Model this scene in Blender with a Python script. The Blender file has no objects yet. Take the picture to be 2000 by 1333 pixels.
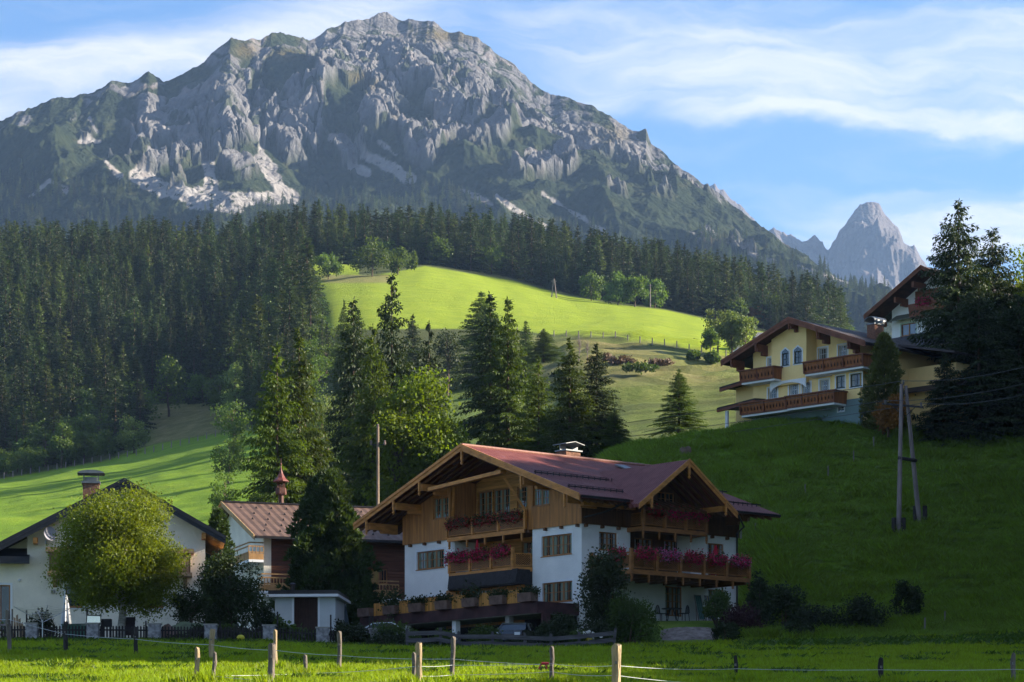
import bpy, math, random
import numpy as np
from mathutils import Vector, Matrix
SC = bpy.context.scene
C = SC.collection
R = math.radians
# ------------------------------------------------------------------ camera, sky, sun, exposure
F_PX, HOR = 5400.0, 1600.0            # focal length and eye level in pixels of the 2000 px wide picture
cam = bpy.data.cameras.new('camera'); cam_o = bpy.data.objects.new('camera', cam); C.objects.link(cam_o)
cam.sensor_width = 36.0; cam.lens = F_PX / 2000 * 36
cam.shift_y = (HOR - 666.5) / 2000
cam.clip_start = 1.0; cam.clip_end = 60000
cam_o.location = (0, 0, 0); cam_o.rotation_euler = (R(90), 0, 0)
SC.camera = cam_o
SUN_AZ, SUN_EL = R(86), R(21)         # azimuth from +Y towards +X
sun = bpy.data.lights.new('sun', 'SUN'); sun.energy = 4.3; sun.angle = R(0.5); sun.color = (1.0, 0.88, 0.70)
sun_o = bpy.data.objects.new('sun', sun); C.objects.link(sun_o)
sd = Vector((math.sin(SUN_AZ)*math.cos(SUN_EL), math.cos(SUN_AZ)*math.cos(SUN_EL), math.sin(SUN_EL)))
sun_o.rotation_euler = (-sd).to_track_quat('-Z', 'Y').to_euler(); sun_o.location = (300, 100, 300)
W = bpy.data.worlds.new('World'); SC.world = W; W.use_nodes = True
wn, wl = W.node_tree.nodes, W.node_tree.links
wn.clear()
def WN(t, **k):
    n = wn.new(t)
    for a, b in k.items(): setattr(n, a, b)
    return n
sky = WN('ShaderNodeTexSky', sky_type='NISHITA', sun_disc=False)
sky.sun_elevation = SUN_EL; sky.sun_rotation = SUN_AZ; sky.altitude = 900; sky.air_density = 1.0; sky.dust_density = 0.4; sky.ozone_density = 2.5
tc = WN('ShaderNodeTexCoord'); sep = WN('ShaderNodeSeparateXYZ'); wl.new(tc.outputs['Generated'], sep.inputs[0])
# cirrus: noise on a plane far above, stretched along the wind
mz = WN('ShaderNodeMath', operation='MAXIMUM'); wl.new(sep.outputs['Z'], mz.inputs[0]); mz.inputs[1].default_value = 0.02
dx = WN('ShaderNodeMath', operation='DIVIDE'); wl.new(sep.outputs['X'], dx.inputs[0]); wl.new(mz.outputs[0], dx.inputs[1])
dy = WN('ShaderNodeMath', operation='DIVIDE'); wl.new(sep.outputs['Y'], dy.inputs[0]); wl.new(mz.outputs[0], dy.inputs[1])
cmb = WN('ShaderNodeCombineXYZ'); wl.new(dx.outputs[0], cmb.inputs[0]); wl.new(dy.outputs[0], cmb.inputs[1])
def cloud(loc, rot, scale, detail, rough, dist):
    mp = WN('ShaderNodeMapping'); wl.new(cmb.outputs[0], mp.inputs[0])
    mp.inputs['Location'].default_value = loc; mp.inputs['Rotation'].default_value = (0, 0, rot); mp.inputs['Scale'].default_value = scale
    nz = WN('ShaderNodeTexNoise'); nz.inputs['Scale'].default_value = 1; nz.inputs['Detail'].default_value = detail
    nz.inputs['Roughness'].default_value = rough; nz.inputs['Distortion'].default_value = dist
    wl.new(mp.outputs[0], nz.inputs['Vector']); return nz.outputs['Fac']
def wmath(op, a, b):
    n = WN('ShaderNodeMath', operation=op)
    for i, v in enumerate((a, b)):
        if isinstance(v, (int, float)): n.inputs[i].default_value = v
        else: wl.new(v, n.inputs[i])
    return n.outputs[0]
def wsmooth(v, lo, hi, a=0.0, b=1.0):
    n = WN('ShaderNodeMapRange', interpolation_type='SMOOTHSTEP')
    wl.new(v, n.inputs[0]); n.inputs[1].default_value = lo; n.inputs[2].default_value = hi; n.inputs[3].default_value = a; n.inputs[4].default_value = b
    return n.outputs[0]
# directions: xn = X/Y, zn = Z/Y of the view ray; large cloud banks are laid out by elevation
yy = wmath('MAXIMUM', sep.outputs['Y'], 0.05)
xn = wmath('DIVIDE', sep.outputs['X'], yy); zn0 = wmath('DIVIDE', sep.outputs['Z'], yy)
v0 = WN('ShaderNodeCombineXYZ'); wl.new(xn, v0.inputs[0]); wl.new(zn0, v0.inputs[1])
mpv = WN('ShaderNodeMapping'); wl.new(v0.outputs[0], mpv.inputs[0]); mpv.inputs['Scale'].default_value = (16, 30, 1)
nv = WN('ShaderNodeTexNoise'); nv.inputs['Scale'].default_value = 1; nv.inputs['Detail'].default_value = 6; nv.inputs['Roughness'].default_value = .55; wl.new(mpv.outputs[0], nv.inputs['Vector'])
zn = wmath('ADD', zn0, wmath('MULTIPLY', wmath('SUBTRACT', nv.outputs['Fac'], 0.5), 0.030))
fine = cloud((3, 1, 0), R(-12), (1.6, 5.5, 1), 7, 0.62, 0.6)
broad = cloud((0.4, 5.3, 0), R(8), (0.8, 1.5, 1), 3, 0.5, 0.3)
v1 = WN('ShaderNodeCombineXYZ'); wl.new(xn, v1.inputs[0]); wl.new(zn, v1.inputs[1])
mpw = WN('ShaderNodeMapping'); wl.new(v1.outputs[0], mpw.inputs[0]); mpw.inputs['Rotation'].default_value = (0, 0, R(14)); mpw.inputs['Scale'].default_value = (13, 75, 1)
nw = WN('ShaderNodeTexNoise'); nw.inputs['Scale'].default_value = 1; nw.inputs['Detail'].default_value = 8; nw.inputs['Roughness'].default_value = 0.6; nw.inputs['Distortion'].default_value = 0.7
wl.new(mpw.outputs[0], nw.inputs['Vector']); wisp = nw.outputs['Fac']
def band(zc_expr, half, soft):
    # 1 inside |zn - zc| < half, falling off over soft
    d = wmath('ABSOLUTE', wmath('SUBTRACT', zn, zc_expr), 0)
    return wsmooth(d, half, half + soft, 1, 0)
def lin(k, c): return wmath('ADD', wmath('MULTIPLY', xn, k), c)
CLOUD = dict(
    right_main=(lin(-0.02, 0.276), 0.012, 0.017), right_low=(lin(-0.03, 0.2575), 0.002, 0.0075),
    left_low=(lin(0.17, 0.2955), 0.004, 0.020), horizon=(lin(0.03, 0.209), 0.004, 0.015))
def side(lo, hi, a=0, b=1): return wsmooth(xn, lo, hi, a, b)
m_right = wmath('MULTIPLY', band(*CLOUD['right_main']), side(-0.05, 0.05))
m_rlow = wmath('MULTIPLY', band(*CLOUD['right_low']), side(0.03, 0.07))
m_left = wmath('MULTIPLY', band(*CLOUD['left_low']), side(-0.06, 0.02, 1, 0))
m_hor = wmath('MULTIPLY', band(*CLOUD['horizon']), side(0.07, 0.15))
msk = wmath('MAXIMUM', wmath('MAXIMUM', wmath('MULTIPLY', m_right, 0.8), m_rlow), wmath('MAXIMUM', m_left, m_hor))
msk = wmath('MULTIPLY', msk, wsmooth(zn, 0.02, 0.10))
fill_clouds = wmath('MULTIPLY', wsmooth(wmath('ADD', wmath('MULTIPLY', fine, .5), wmath('MULTIPLY', broad, .5)), 0.38, 0.62), 0.52)
dens = wmath('MULTIPLY', msk, wsmooth(wmath('ADD', wisp, wmath('MULTIPLY', msk, 0.26)), 0.30, 0.92))
dens = wmath('MINIMUM', wmath('ADD', dens, wmath('MULTIPLY', wsmooth(wisp, 0.45, 0.8), 0.16)), 1.0)
outside = wsmooth(wmath('ABSOLUTE', xn, 0), 0.25, 0.6)  # out-of-view cloud cover, thickened to lift the light in the shade
dens = wmath('MAXIMUM', dens, wmath('MULTIPLY', outside, fill_clouds))
SKY_S = 0.043
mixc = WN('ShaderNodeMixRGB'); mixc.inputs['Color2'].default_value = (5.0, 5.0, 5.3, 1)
tint = WN('ShaderNodeMixRGB', blend_type='MULTIPLY'); tint.inputs[0].default_value = 1; tint.inputs['Color2'].default_value = (0.53, 0.82, 1.08, 1)
wl.new(sky.outputs[0], tint.inputs['Color1'])
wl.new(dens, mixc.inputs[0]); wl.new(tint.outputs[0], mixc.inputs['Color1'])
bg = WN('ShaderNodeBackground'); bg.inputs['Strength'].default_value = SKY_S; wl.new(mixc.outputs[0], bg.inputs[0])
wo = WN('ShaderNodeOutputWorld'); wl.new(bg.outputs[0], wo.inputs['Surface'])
SC.view_settings.view_transform = 'Standard'; SC.view_settings.look = 'None'; SC.view_settings.gamma = 1
SC.view_settings.exposure = 2.2
SC.render.engine = 'CYCLES'
try:
    SC.cycles.use_denoising = True; SC.cycles.denoiser = 'OPENIMAGEDENOISE'
except Exception: pass
SC.cycles.max_bounces = 7; SC.cycles.diffuse_bounces = 3; SC.cycles.transmission_bounces = 4; SC.cycles.transparent_max_bounces = 12
SC.cycles.volume_bounces = 0; SC.cycles.use_adaptive_sampling = True; SC.cycles.adaptive_threshold = 0.015
# ------------------------------------------------------------------ helpers
def tag(o, label=None, cat=None, group=None, kind=None):
    if label: o['label'] = label
    if cat: o['category'] = cat
    if group: o['group'] = group
    if kind: o['kind'] = kind
    return o
class MB:
    def __init__(s): s.v = []; s.f = []; s.mi = []; s.m = 0
    def add(s, vs, fs):
        b = len(s.v); s.v.extend([tuple(p) for p in vs]); s.f.extend([tuple(b+i for i in f) for f in fs]); s.mi.extend([s.m]*len(fs))
        return s
    def box(s, x0, x1, y0, y1, z0, z1):
        vs = [(x, y, z) for z in (z0, z1) for y in (y0, y1) for x in (x0, x1)]
        return s.add(vs, [(0,2,3,1),(4,5,7,6),(0,1,5,4),(2,6,7,3),(0,4,6,2),(1,3,7,5)])
    def bar(s, p, q, w, h, up=(0,0,1)):
        p, q = Vector(p), Vector(q); d = (q-p).normalized(); u = Vector(up)
        sx = d.cross(u)
        if sx.length < 1e-4: sx = d.cross(Vector((1,0,0)))
        sx.normalize(); uz = sx.cross(d).normalized()
        vs = []
        for c in (p, q):
            for a, b in ((-1,-1),(1,-1),(1,1),(-1,1)): vs.append(c + sx*(a*w/2) + uz*(b*h/2))
        return s.add(vs, [(0,1,2,3),(7,6,5,4),(0,4,5,1),(1,5,6,2),(2,6,7,3),(3,7,4,0)])
    def tube(s, pts, rad, n=8, cap=True):
        pts = [Vector(p) for p in pts]
        if not hasattr(rad, '__len__'): rad = [rad]*len(pts)
        b = len(s.v); rings = []
        for i, p in enumerate(pts):
            d = (pts[min(i+1, len(pts)-1)] - pts[max(i-1, 0)]).normalized()
            a = Vector((1,0,0)) if abs(d.x) < .9 else Vector((0,1,0))
            x = d.cross(a).normalized(); y = d.cross(x).normalized()
            rings.append([p + (x*math.cos(2*math.pi*k/n) + y*math.sin(2*math.pi*k/n))*rad[i] for k in range(n)])
        vs = [q for r in rings for q in r]; fs = []
        for i in range(len(pts)-1):
            for k in range(n):
                fs.append((i*n+k, i*n+(k+1) % n, (i+1)*n+(k+1) % n, (i+1)*n+k))
        if cap: fs += [tuple(range(n))[::-1], tuple((len(pts)-1)*n+k for k in range(n))]
        return s.add(vs, fs)
    def lathe(s, c, prof, n=12):
        vs = []; fs = []
        for r, z in prof:
            for k in range(n): vs.append((c[0]+r*math.cos(2*math.pi*k/n), c[1]+r*math.sin(2*math.pi*k/n), c[2]+z))
        for i in range(len(prof)-1):
            for k in range(n): fs.append((i*n+k, i*n+(k+1) % n, (i+1)*n+(k+1) % n, (i+1)*n+k))
        fs += [tuple(range(n))[::-1], tuple((len(prof)-1)*n+k for k in range(n))]
        return s.add(vs, fs)
    def prism(s, poly, off):
        # closed polygon (3-D points) extruded by the vector off
        n = len(poly); o = Vector(off); vs = [Vector(p) for p in poly]; vs += [p+o for p in vs]
        fs = [tuple(range(n))[::-1], tuple(range(n, 2*n))] + [(i, (i+1) % n, n+(i+1) % n, n+i) for i in range(n)]
        return s.add(vs, fs)
    def build(s, name, mat, parent=None, smooth=False):
        me = bpy.data.meshes.new(name); me.from_pydata([tuple(v) for v in s.v], [], s.f)
        mats = mat if isinstance(mat, (list, tuple)) else [mat]
        for m in mats: me.materials.append(m)
        if len(mats) > 1: me.polygons.foreach_set('material_index', s.mi)
        if smooth: me.polygons.foreach_set('use_smooth', [True]*len(me.polygons))
        me.update()
        o = bpy.data.objects.new(name, me); C.objects.link(o)
        if parent: o.parent = parent
        return o
def np_mesh(name, v, f, mats, mi=None, smooth=False, attrs=None):
    me = bpy.data.meshes.new(name); nv, nf, k = len(v), len(f), f.shape[1]
    me.vertices.add(nv); me.vertices.foreach_set('co', np.asarray(v, np.float32).ravel())
    me.loops.add(nf*k); me.loops.foreach_set('vertex_index', np.asarray(f, np.int32).ravel())
    me.polygons.add(nf); me.polygons.foreach_set('loop_start', np.arange(0, nf*k, k, dtype=np.int32))
    me.polygons.foreach_set('loop_total', np.full(nf, k, np.int32))
    for m in mats: me.materials.append(m)
    if mi is not None: me.polygons.foreach_set('material_index', np.asarray(mi, np.int32))
    me.polygons.foreach_set('use_smooth', np.full(nf, smooth))
    for n_, a in (attrs or {}).items():
        at = me.attributes.new(n_, 'FLOAT', 'POINT'); at.data.foreach_set('value', np.asarray(a, np.float32).ravel())
    me.update(calc_edges=True)
    return me
def link(name, me, parent=None):
    o = bpy.data.objects.new(name, me); C.objects.link(o)
    if parent: o.parent = parent
    return o
def empty(name, loc, rz=0.0):
    o = bpy.data.objects.new(name, None); C.objects.link(o); o.location = loc; o.rotation_euler = (0, 0, rz); o.empty_display_size = .5
    return o
def copy_tree(o, parent=None):
    c = o.copy(); C.objects.link(c)
    if parent is not None: c.parent = parent
    for ch in list(o.children): copy_tree(ch, c)
    return c
# smooth 2-D gradient noise
def _hash(ix, iy, seed):
    h = (ix.astype(np.int64)*374761393 + iy.astype(np.int64)*668265263 + seed*2147483647) & 0xffffffff
    h = ((h ^ (h >> 13)) * 1274126177) & 0xffffffff
    return ((h ^ (h >> 16)) & 0xffff) / 65535.0 * 2*np.pi
def pn(x, y, seed=0):
    ix, iy = np.floor(x), np.floor(y); fx, fy = x-ix, y-iy
    u, v = fx*fx*fx*(fx*(fx*6-15)+10), fy*fy*fy*(fy*(fy*6-15)+10)
    def g(a, b):
        t = _hash(ix+a, iy+b, seed); return np.cos(t)*(fx-a) + np.sin(t)*(fy-b)
    return ((g(0,0)*(1-u)+g(1,0)*u)*(1-v) + (g(0,1)*(1-u)+g(1,1)*u)*v) * 1.5
def fbm(x, y, oct=5, seed=0, gain=.5, lac=2.03):
    a, s, t = 1.0, 0, 0
    for i in range(oct): s = s + a*pn(x, y, seed+i*17); t += a; a *= gain; x = x*lac+13.1; y = y*lac+7.7
    return s/t
def ridged(x, y, oct=5, seed=0, gain=.5, lac=2.07, sharp=1.0):
    a, s, w, t = 1.0, 0, 1.0, 0
    for i in range(oct):
        n = 1-np.abs(pn(x, y, seed+i*31)); n = n**(2*sharp); s = s + a*n*w; t += a; w = np.clip(n*1.6, 0, 1); a *= gain; x = x*lac+5.3; y = y*lac+9.1
    return s/t
def worley(x, y, seed=0):
    # rounded domes with creases between them: 1 at a cell's middle, 0 at its rim; and a number for each cell
    ix, iy = np.floor(x), np.floor(y); f1 = np.full(x.shape, 9.0); f2 = f1.copy(); cid = np.zeros(x.shape)
    for a in (-1, 0, 1):
        for b in (-1, 0, 1):
            h1 = _hash(ix+a, iy+b, seed)/(2*np.pi); h2 = _hash(ix+a, iy+b, seed+77)/(2*np.pi)
            d = np.hypot(ix+a+.1+.8*h1-x, iy+b+.1+.8*h2-y); nw = d < f1
            f2 = np.where(nw, f1, np.minimum(f2, d)); cid = np.where(nw, h1*.5+h2*.5, cid); f1 = np.where(nw, d, f1)
    return f1, f2, cid
def sstep(x, a, b):
    t = np.clip((x-a)/(b-a), 0, 1); return t*t*(3-2*t)
# ------------------------------------------------------------------ materials
def M_(name, base, rough=.8, var=0.25, scale=1.0, bump=0.0, bscale=None, spec=.3, metal=0.0, transl=0.0, tcol=None, objvar=0.0, stretch=None, base2=None, detail=5, coat=0.0):
    m = bpy.data.materials.new(name); m.use_nodes = True; nt = m.node_tree; N, L = nt.nodes, nt.links
    b = N['Principled BSDF']; out = N['Material Output']
    b.inputs['Roughness'].default_value = rough; b.inputs['Specular IOR Level'].default_value = spec; b.inputs['Metallic'].default_value = metal
    b.inputs['Coat Weight'].default_value = coat
    t = N.new('ShaderNodeTexCoord'); mp = N.new('ShaderNodeMapping'); L.new(t.outputs['Object'], mp.inputs[0])
    if stretch: mp.inputs['Scale'].default_value = stretch
    nz = N.new('ShaderNodeTexNoise'); nz.inputs['Scale'].default_value = scale; nz.inputs['Detail'].default_value = detail; nz.inputs['Roughness'].default_value = .6
    L.new(mp.outputs[0], nz.inputs['Vector'])
    rp = N.new('ShaderNodeValToRGB'); L.new(nz.outputs['Fac'], rp.inputs[0])
    c2 = base2 if base2 else tuple(c*(1+var) for c in base)
    c1 = base if base2 else tuple(c*(1-var) for c in base)
    rp.color_ramp.elements[0].position = .35; rp.color_ramp.elements[1].position = .65
    rp.color_ramp.elements[0].color = (*c1, 1); rp.color_ramp.elements[1].color = (*c2, 1)
    col = rp.outputs[0]
    if objvar:
        oi = N.new('ShaderNodeObjectInfo'); hs = N.new('ShaderNodeHueSaturation')
        mr = N.new('ShaderNodeMapRange'); L.new(oi.outputs['Random'], mr.inputs[0]); mr.inputs[3].default_value = 1-objvar; mr.inputs[4].default_value = 1+objvar
        mh = N.new('ShaderNodeMapRange'); L.new(oi.outputs['Random'], mh.inputs[0]); mh.inputs[3].default_value = .5-objvar*.04; mh.inputs[4].default_value = .5+objvar*.04
        L.new(mr.outputs[0], hs.inputs['Value']); L.new(mh.outputs[0], hs.inputs['Hue']); L.new(col, hs.inputs['Color']); col = hs.outputs[0]
    L.new(col, b.inputs['Base Color'])
    if bump:
        n2 = N.new('ShaderNodeTexNoise'); n2.inputs['Scale'].default_value = bscale or scale*4; n2.inputs['Detail'].default_value = 4
        L.new(mp.outputs[0], n2.inputs['Vector']); bp = N.new('ShaderNodeBump'); bp.inputs['Strength'].default_value = min(1, bump); bp.inputs['Distance'].default_value = .05 if bump <= 1 else .05*bump
        L.new(n2.outputs['Fac'], bp.inputs['Height']); L.new(bp.outputs[0], b.inputs['Normal'])
    if transl:
        tr = N.new('ShaderNodeBsdfTranslucent'); mx = N.new('ShaderNodeMixShader'); mx.inputs[0].default_value = transl
        if tcol:
            mm = N.new('ShaderNodeMixRGB'); mm.blend_type = 'MULTIPLY'; mm.inputs[0].default_value = 1; mm.inputs['Color2'].default_value = (*tcol, 1); L.new(col, mm.inputs['Color1']); L.new(mm.outputs[0], tr.inputs[0])
        else: L.new(col, tr.inputs[0])
        L.new(b.outputs[0], mx.inputs[1]); L.new(tr.outputs[0], mx.inputs[2]); L.new(mx.outputs[0], out.inputs['Surface'])
    return m
def siding_mat(name, base, pitch, axis, rough=.6, groove=.35, var=.25):
    # planks: a groove every pitch metres along the axis, wood grain along the other way
    m = M_(name, base, rough, var, 1.2, stretch=(6, 6, .5) if axis != 'Z' else (.6, .6, 8))
    N, L = m.node_tree.nodes, m.node_tree.links; b = N['Principled BSDF']
    t = N.new('ShaderNodeTexCoord'); sp = N.new('ShaderNodeSeparateXYZ'); L.new(t.outputs['Object'], sp.inputs[0])
    if axis == 'XY':
        ad = N.new('ShaderNodeMath'); ad.operation = 'ADD'; L.new(sp.outputs['X'], ad.inputs[0]); L.new(sp.outputs['Y'], ad.inputs[1]); src = ad.outputs[0]
    else: src = sp.outputs[axis]
    dv = N.new('ShaderNodeMath'); dv.operation = 'DIVIDE'; L.new(src, dv.inputs[0]); dv.inputs[1].default_value = pitch
    fr = N.new('ShaderNodeMath'); fr.operation = 'FRACT'; L.new(dv.outputs[0], fr.inputs[0])
    pp = N.new('ShaderNodeMath'); pp.operation = 'PINGPONG'; L.new(fr.outputs[0], pp.inputs[0]); pp.inputs[1].default_value = .5
    mr = N.new('ShaderNodeMapRange'); mr.interpolation_type = 'SMOOTHSTEP'; L.new(pp.outputs[0], mr.inputs[0]); mr.inputs[1].default_value = .04; mr.inputs[2].default_value = .14
    bp = N.new('ShaderNodeBump'); bp.inputs['Strength'].default_value = .9; bp.inputs['Distance'].default_value = .03; L.new(mr.outputs[0], bp.inputs['Height']); L.new(bp.outputs[0], b.inputs['Normal'])
    # each plank its own tone
    fl = N.new('ShaderNodeMath'); fl.operation = 'FLOOR'; L.new(dv.outputs[0], fl.inputs[0]); wn_ = N.new('ShaderNodeTexWhiteNoise'); wn_.noise_dimensions = '1D'; L.new(fl.outputs[0], wn_.inputs['W'])
    hs = N.new('ShaderNodeHueSaturation'); m2 = N.new('ShaderNodeMapRange'); L.new(wn_.outputs[0], m2.inputs[0]); m2.inputs[3].default_value = .82; m2.inputs[4].default_value = 1.15
    L.new(m2.outputs[0], hs.inputs['Value']); L.new(b.inputs['Base Color'].links[0].from_socket, hs.inputs['Color']); L.new(hs.outputs[0], b.inputs['Base Color'])
    return m
# ------------------------------------------------------------------ terrain: height profiles along view azimuths
PL = lambda D: 1600 - 5400*(-1.6+.0743*D)/D
def P(*a): return [(20, PL(20)), (60, PL(60)), (110, PL(110))] + list(a)
far = lambda y: [(1500, y+35), (2000, y+120), (3000, y+260), (6000, 1150), (14000, 1350)]
COLS = [
 (-2500, P((150,1230),(200,1200),(300,1080),(400,1010),(640,930),(800,820),(1000,640),(1200,545),(1300,550)) + far(550)),
 (-300, P((150,1256),(200,1242),(250,1180),(300,1100),(400,1030),(520,975),(640,945),(700,915),(800,800),(900,700),(1000,610),(1100,560),(1200,540),(1300,548)) + far(550)),
 (0, P((150,1256),(200,1242),(250,1180),(300,1100),(400,1020),(520,965),(640,935),(700,900),(800,795),(900,695),(1000,610),(1100,560),(1200,538),(1300,546)) + far(548)),
 (200, P((150,1256),(200,1240),(250,1170),(300,1085),(400,1000),(520,932),(640,900),(690,880),(800,780),(900,690),(1000,615),(1100,560),(1200,535),(1300,545)) + far(547)),
 (330, P((150,1257),(200,1240),(250,1165),(300,1075),(400,985),(520,905),(640,868),(690,832),(740,815),(800,770),(900,690),(1000,612),(1100,558),(1200,533),(1300,543)) + far(545)),
 (450, P((150,1258),(200,1240),(250,1160),(300,1060),(400,965),(520,885),(640,842),(700,800),(750,792),(800,770),(900,690),(1000,612),(1100,560),(1200,530),(1300,540)) + far(542)),
 (560, P((150,1260),(200,1240),(250,1160),(300,1060),(400,955),(520,860),(600,800),(700,720),(800,650),(900,590),(1000,545),(1100,520),(1200,518),(1300,530)) + far(530)),
 (640, P((150,1264),(200,1240),(250,1160),(300,1050),(400,945),(520,840),(620,720),(660,680),(700,655),(800,600),(900,560),(980,545),(1000,540),(1060,515),(1140,505),(1200,512),(1300,525)) + far(527)),
 (760, P((150,1268),(175,1275),(192,1255),(220,1210),(300,1040),(400,920),(520,800),(620,690),(680,652),(700,644),(800,598),(900,558),(1000,530),(1080,520),(1140,516),(1200,518),(1300,528)) + far(530)),
 (860, P((150,1270),(175,1277),(192,1255),(220,1200),(300,1020),(400,900),(520,785),(620,690),(680,655),(700,645),(800,598),(900,556),(1000,530),(1060,519),(1120,516),(1200,520),(1300,529)) + far(530)),
 (1010, P((150,1270),(175,1277),(192,1240),(215,1160),(250,1040),(300,975),(400,880),(520,770),(620,690),(680,655),(720,645),(800,614),(900,584),(1000,560),(1080,545),(1150,530),(1220,526),(1300,534)) + far(536)),
 (1080, P((150,1270),(158,1258),(168,1236),(183,1240),(192,1200),(205,1110),(225,1010),(250,985),(300,955),(400,865),(520,765),(620,695),(680,659),(720,647),(800,618),(900,593),(1000,575),(1080,560),(1150,545),(1220,540),(1300,545)) + far(546)),
 (1180, P((150,1269),(157,1262),(161,1214),(164,1208),(175,1227),(184,1225),(192,1100),(205,940),(214,892),(224,884),(240,905),(265,935),(300,938),(400,850),(520,760),(620,692),(680,660),(720,648),(800,630),(900,607),(1000,590),(1100,575),(1200,568),(1300,573)) + far(574)),
 (1280, P((150,1266),(157,1258),(161,1213),(164,1207),(175,1227),(184,1225),(194,1060),(210,915),(220,872),(232,868),(250,895),(275,920),(310,915),(400,835),(520,757),(620,697),(680,664),(720,652),(800,640),(900,617),(1000,603),(1100,592),(1200,585),(1300,592)) + far(592)),
 (1400, P((150,1262),(157,1256),(161,1213),(164,1208),(175,1224),(184,1210),(195,1050),(210,930),(222,858),(234,846),(250,860),(275,890),(310,880),(400,830),(520,765),(620,715),(680,690),(760,665),(800,655),(900,638),(1000,625),(1060,612),(1150,606),(1200,605),(1300,612)) + far(612)),
 (1500, P((150,1258),(158,1250),(164,1232),(172,1195),(182,1140),(196,1030),(212,920),(225,842),(232,826),(260,840),(290,860),(320,860),(400,820),(520,760),(620,715),(680,700),(760,682),(850,668),(950,655),(1040,645),(1120,642),(1200,642),(1300,650)) + far(650)),
 (1620, P((150,1256),(158,1248),(165,1225),(173,1190),(182,1140),(196,1035),(212,925),(224,836),(232,815),(262,835),(290,850),(320,850),(400,820),(520,770),(640,730),(800,695),(950,676),(1100,668),(1200,668),(1300,675)) + far(675)),
 (1720, P((150,1254),(158,1246),(166,1216),(175,1180),(184,1130),(198,1030),(213,925),(225,840),(234,810),(262,815),(290,815),(320,820),(400,810),(520,780),(640,745),(800,715),(1000,700),(1200,698),(1300,703)) + far(703)),
 (1850, P((150,1250),(158,1240),(167,1208),(176,1170),(186,1115),(200,1015),(214,920),(228,855),(245,800),(270,760),(300,735),(350,720),(450,730),(600,740),(900,735),(1200,730),(1300,735)) + far(735)),
 (2000, P((150,1246),(158,1236),(168,1195),(177,1155),(188,1095),(202,990),(216,900),(230,838),(250,775),(280,715),(320,670),(380,650),(450,680),(600,720),(900,740),(1200,740),(1300,745)) + far(745)),
 (2300, [(20,1900),(60,PL(60)),(90,PL(90)),(110,1235),(130,1190),(150,1130),(170,1050),(190,960),(215,850),(240,770),(280,690),(330,640),(400,620),(600,690),(1200,740),(1300,745)] + far(745)),
 (2800, [(20,1900),(60,PL(60)),(80,1260),(100,1190),(120,1090),(140,990),(170,870),(200,780),(240,690),(300,600),(400,560),(600,640),(1200,740),(1300,745)] + far(745)),
 (4200, [(20,1900),(50,1370),(65,1260),(80,1160),(100,1040),(130,920),(170,800),(220,700),(300,620),(400,600),(600,660),(1200,740),(1300,745)] + far(745)),
 (7500, [(20,1800),(40,1380),(60,1220),(80,1120),(110,1000),(160,880),(220,800),(300,740),(400,720),(600,740),(1200,760),(1300,765)] + far(765)),
]
CS = 10; PXG = np.arange(-2600, 7601, CS); DG = np.exp(np.linspace(np.log(20), np.log(14000), 1600))
def _table():
    prof = np.array([np.interp(DG, [d for d, _ in c[1]], [(1600-y)/5400*d for d, y in c[1]]) for c in COLS])  # z over D
    kd = 5; k = np.exp(-.5*(np.arange(-12, 13)/kd)**2); k /= k.sum()
    prof = np.array([np.convolve(np.pad(r, 12, mode='edge'), k, 'valid') for r in prof])
    cx = np.array([c[0] for c in COLS]); out = np.empty((len(PXG), len(DG)))
    j = np.clip(np.searchsorted(cx, PXG)-1, 0, len(cx)-2); t = np.clip((PXG-cx[j])/(cx[j+1]-cx[j]), 0, 1)[:, None]
    out = prof[j]*(1-t)+prof[j+1]*t
    k2 = np.exp(-.5*(np.arange(-8, 9)/3.0)**2); k2 /= k2.sum()
    return np.apply_along_axis(lambda c: np.convolve(np.pad(c, 8, mode='edge'), k2, 'valid'), 0, out)
TZ = _table()
def ground_np(X, Y):
    px = 1000 + X/Y*5400
    a = np.clip((px-PXG[0])/CS, 0, len(PXG)-1.001); b = np.clip(np.interp(np.log(Y), np.log(DG), np.arange(len(DG))), 0, len(DG)-1.001)
    i, j = a.astype(int), b.astype(int); u, v = a-i, b-j
    z = (TZ[i,j]*(1-u)+TZ[i+1,j]*u)*(1-v)+(TZ[i,j+1]*(1-u)+TZ[i+1,j+1]*u)*v
    # natural unevenness: small hummocks on the field, larger ones on the far meadows and slopes
    amp = np.interp(Y, [20, 60, 150, 185, 215, 300, 700, 1200, 3000], [.03, .05, .06, .10, .30, .5, 1.1, 2.0, 6])
    amp = amp*np.where((px > 1450) & (Y > 165) & (Y < 230), 1.6, 1)
    wl = np.interp(Y, [60, 200, 700, 1200], [2.5, 3.5, 22, 40])
    n = fbm(X/wl, Y/wl*1.0, 3, 5)
    terr = np.interp(Y, [380, 450, 660, 700], [0, 1, 1, 0])*sstep(px, 1020, 1150)*sstep(-px, -1560, -1450)
    n2 = ridged(X/60+2, Y/16, 3, 9)*4.2*terr
    hl = sstep(Y, 166, 176)*sstep(-Y, -262, -236)*sstep(px, 1180, 1300)*((px > 1440)*1.0 + (px <= 1440)*sstep(Y, 188, 196))
    n3 = hl*((ridged(X/10+2, (Y+z*.8)/3.6, 3, 31)-.45)*.60 + fbm(X/2.2, Y/2.2, 2, 32)*.16)
    return z + n*amp + n2 + n3
def gz(X, Y): return float(ground_np(np.array([float(X)]), np.array([float(Y)]))[0])
def xz(px, py, D): return ((px-1000)/5400*D, D, (HOR-py)/5400*D)
def gp(px, D):
    x = (px-1000)/5400*D; return (x, D, gz(x, D))
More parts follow.
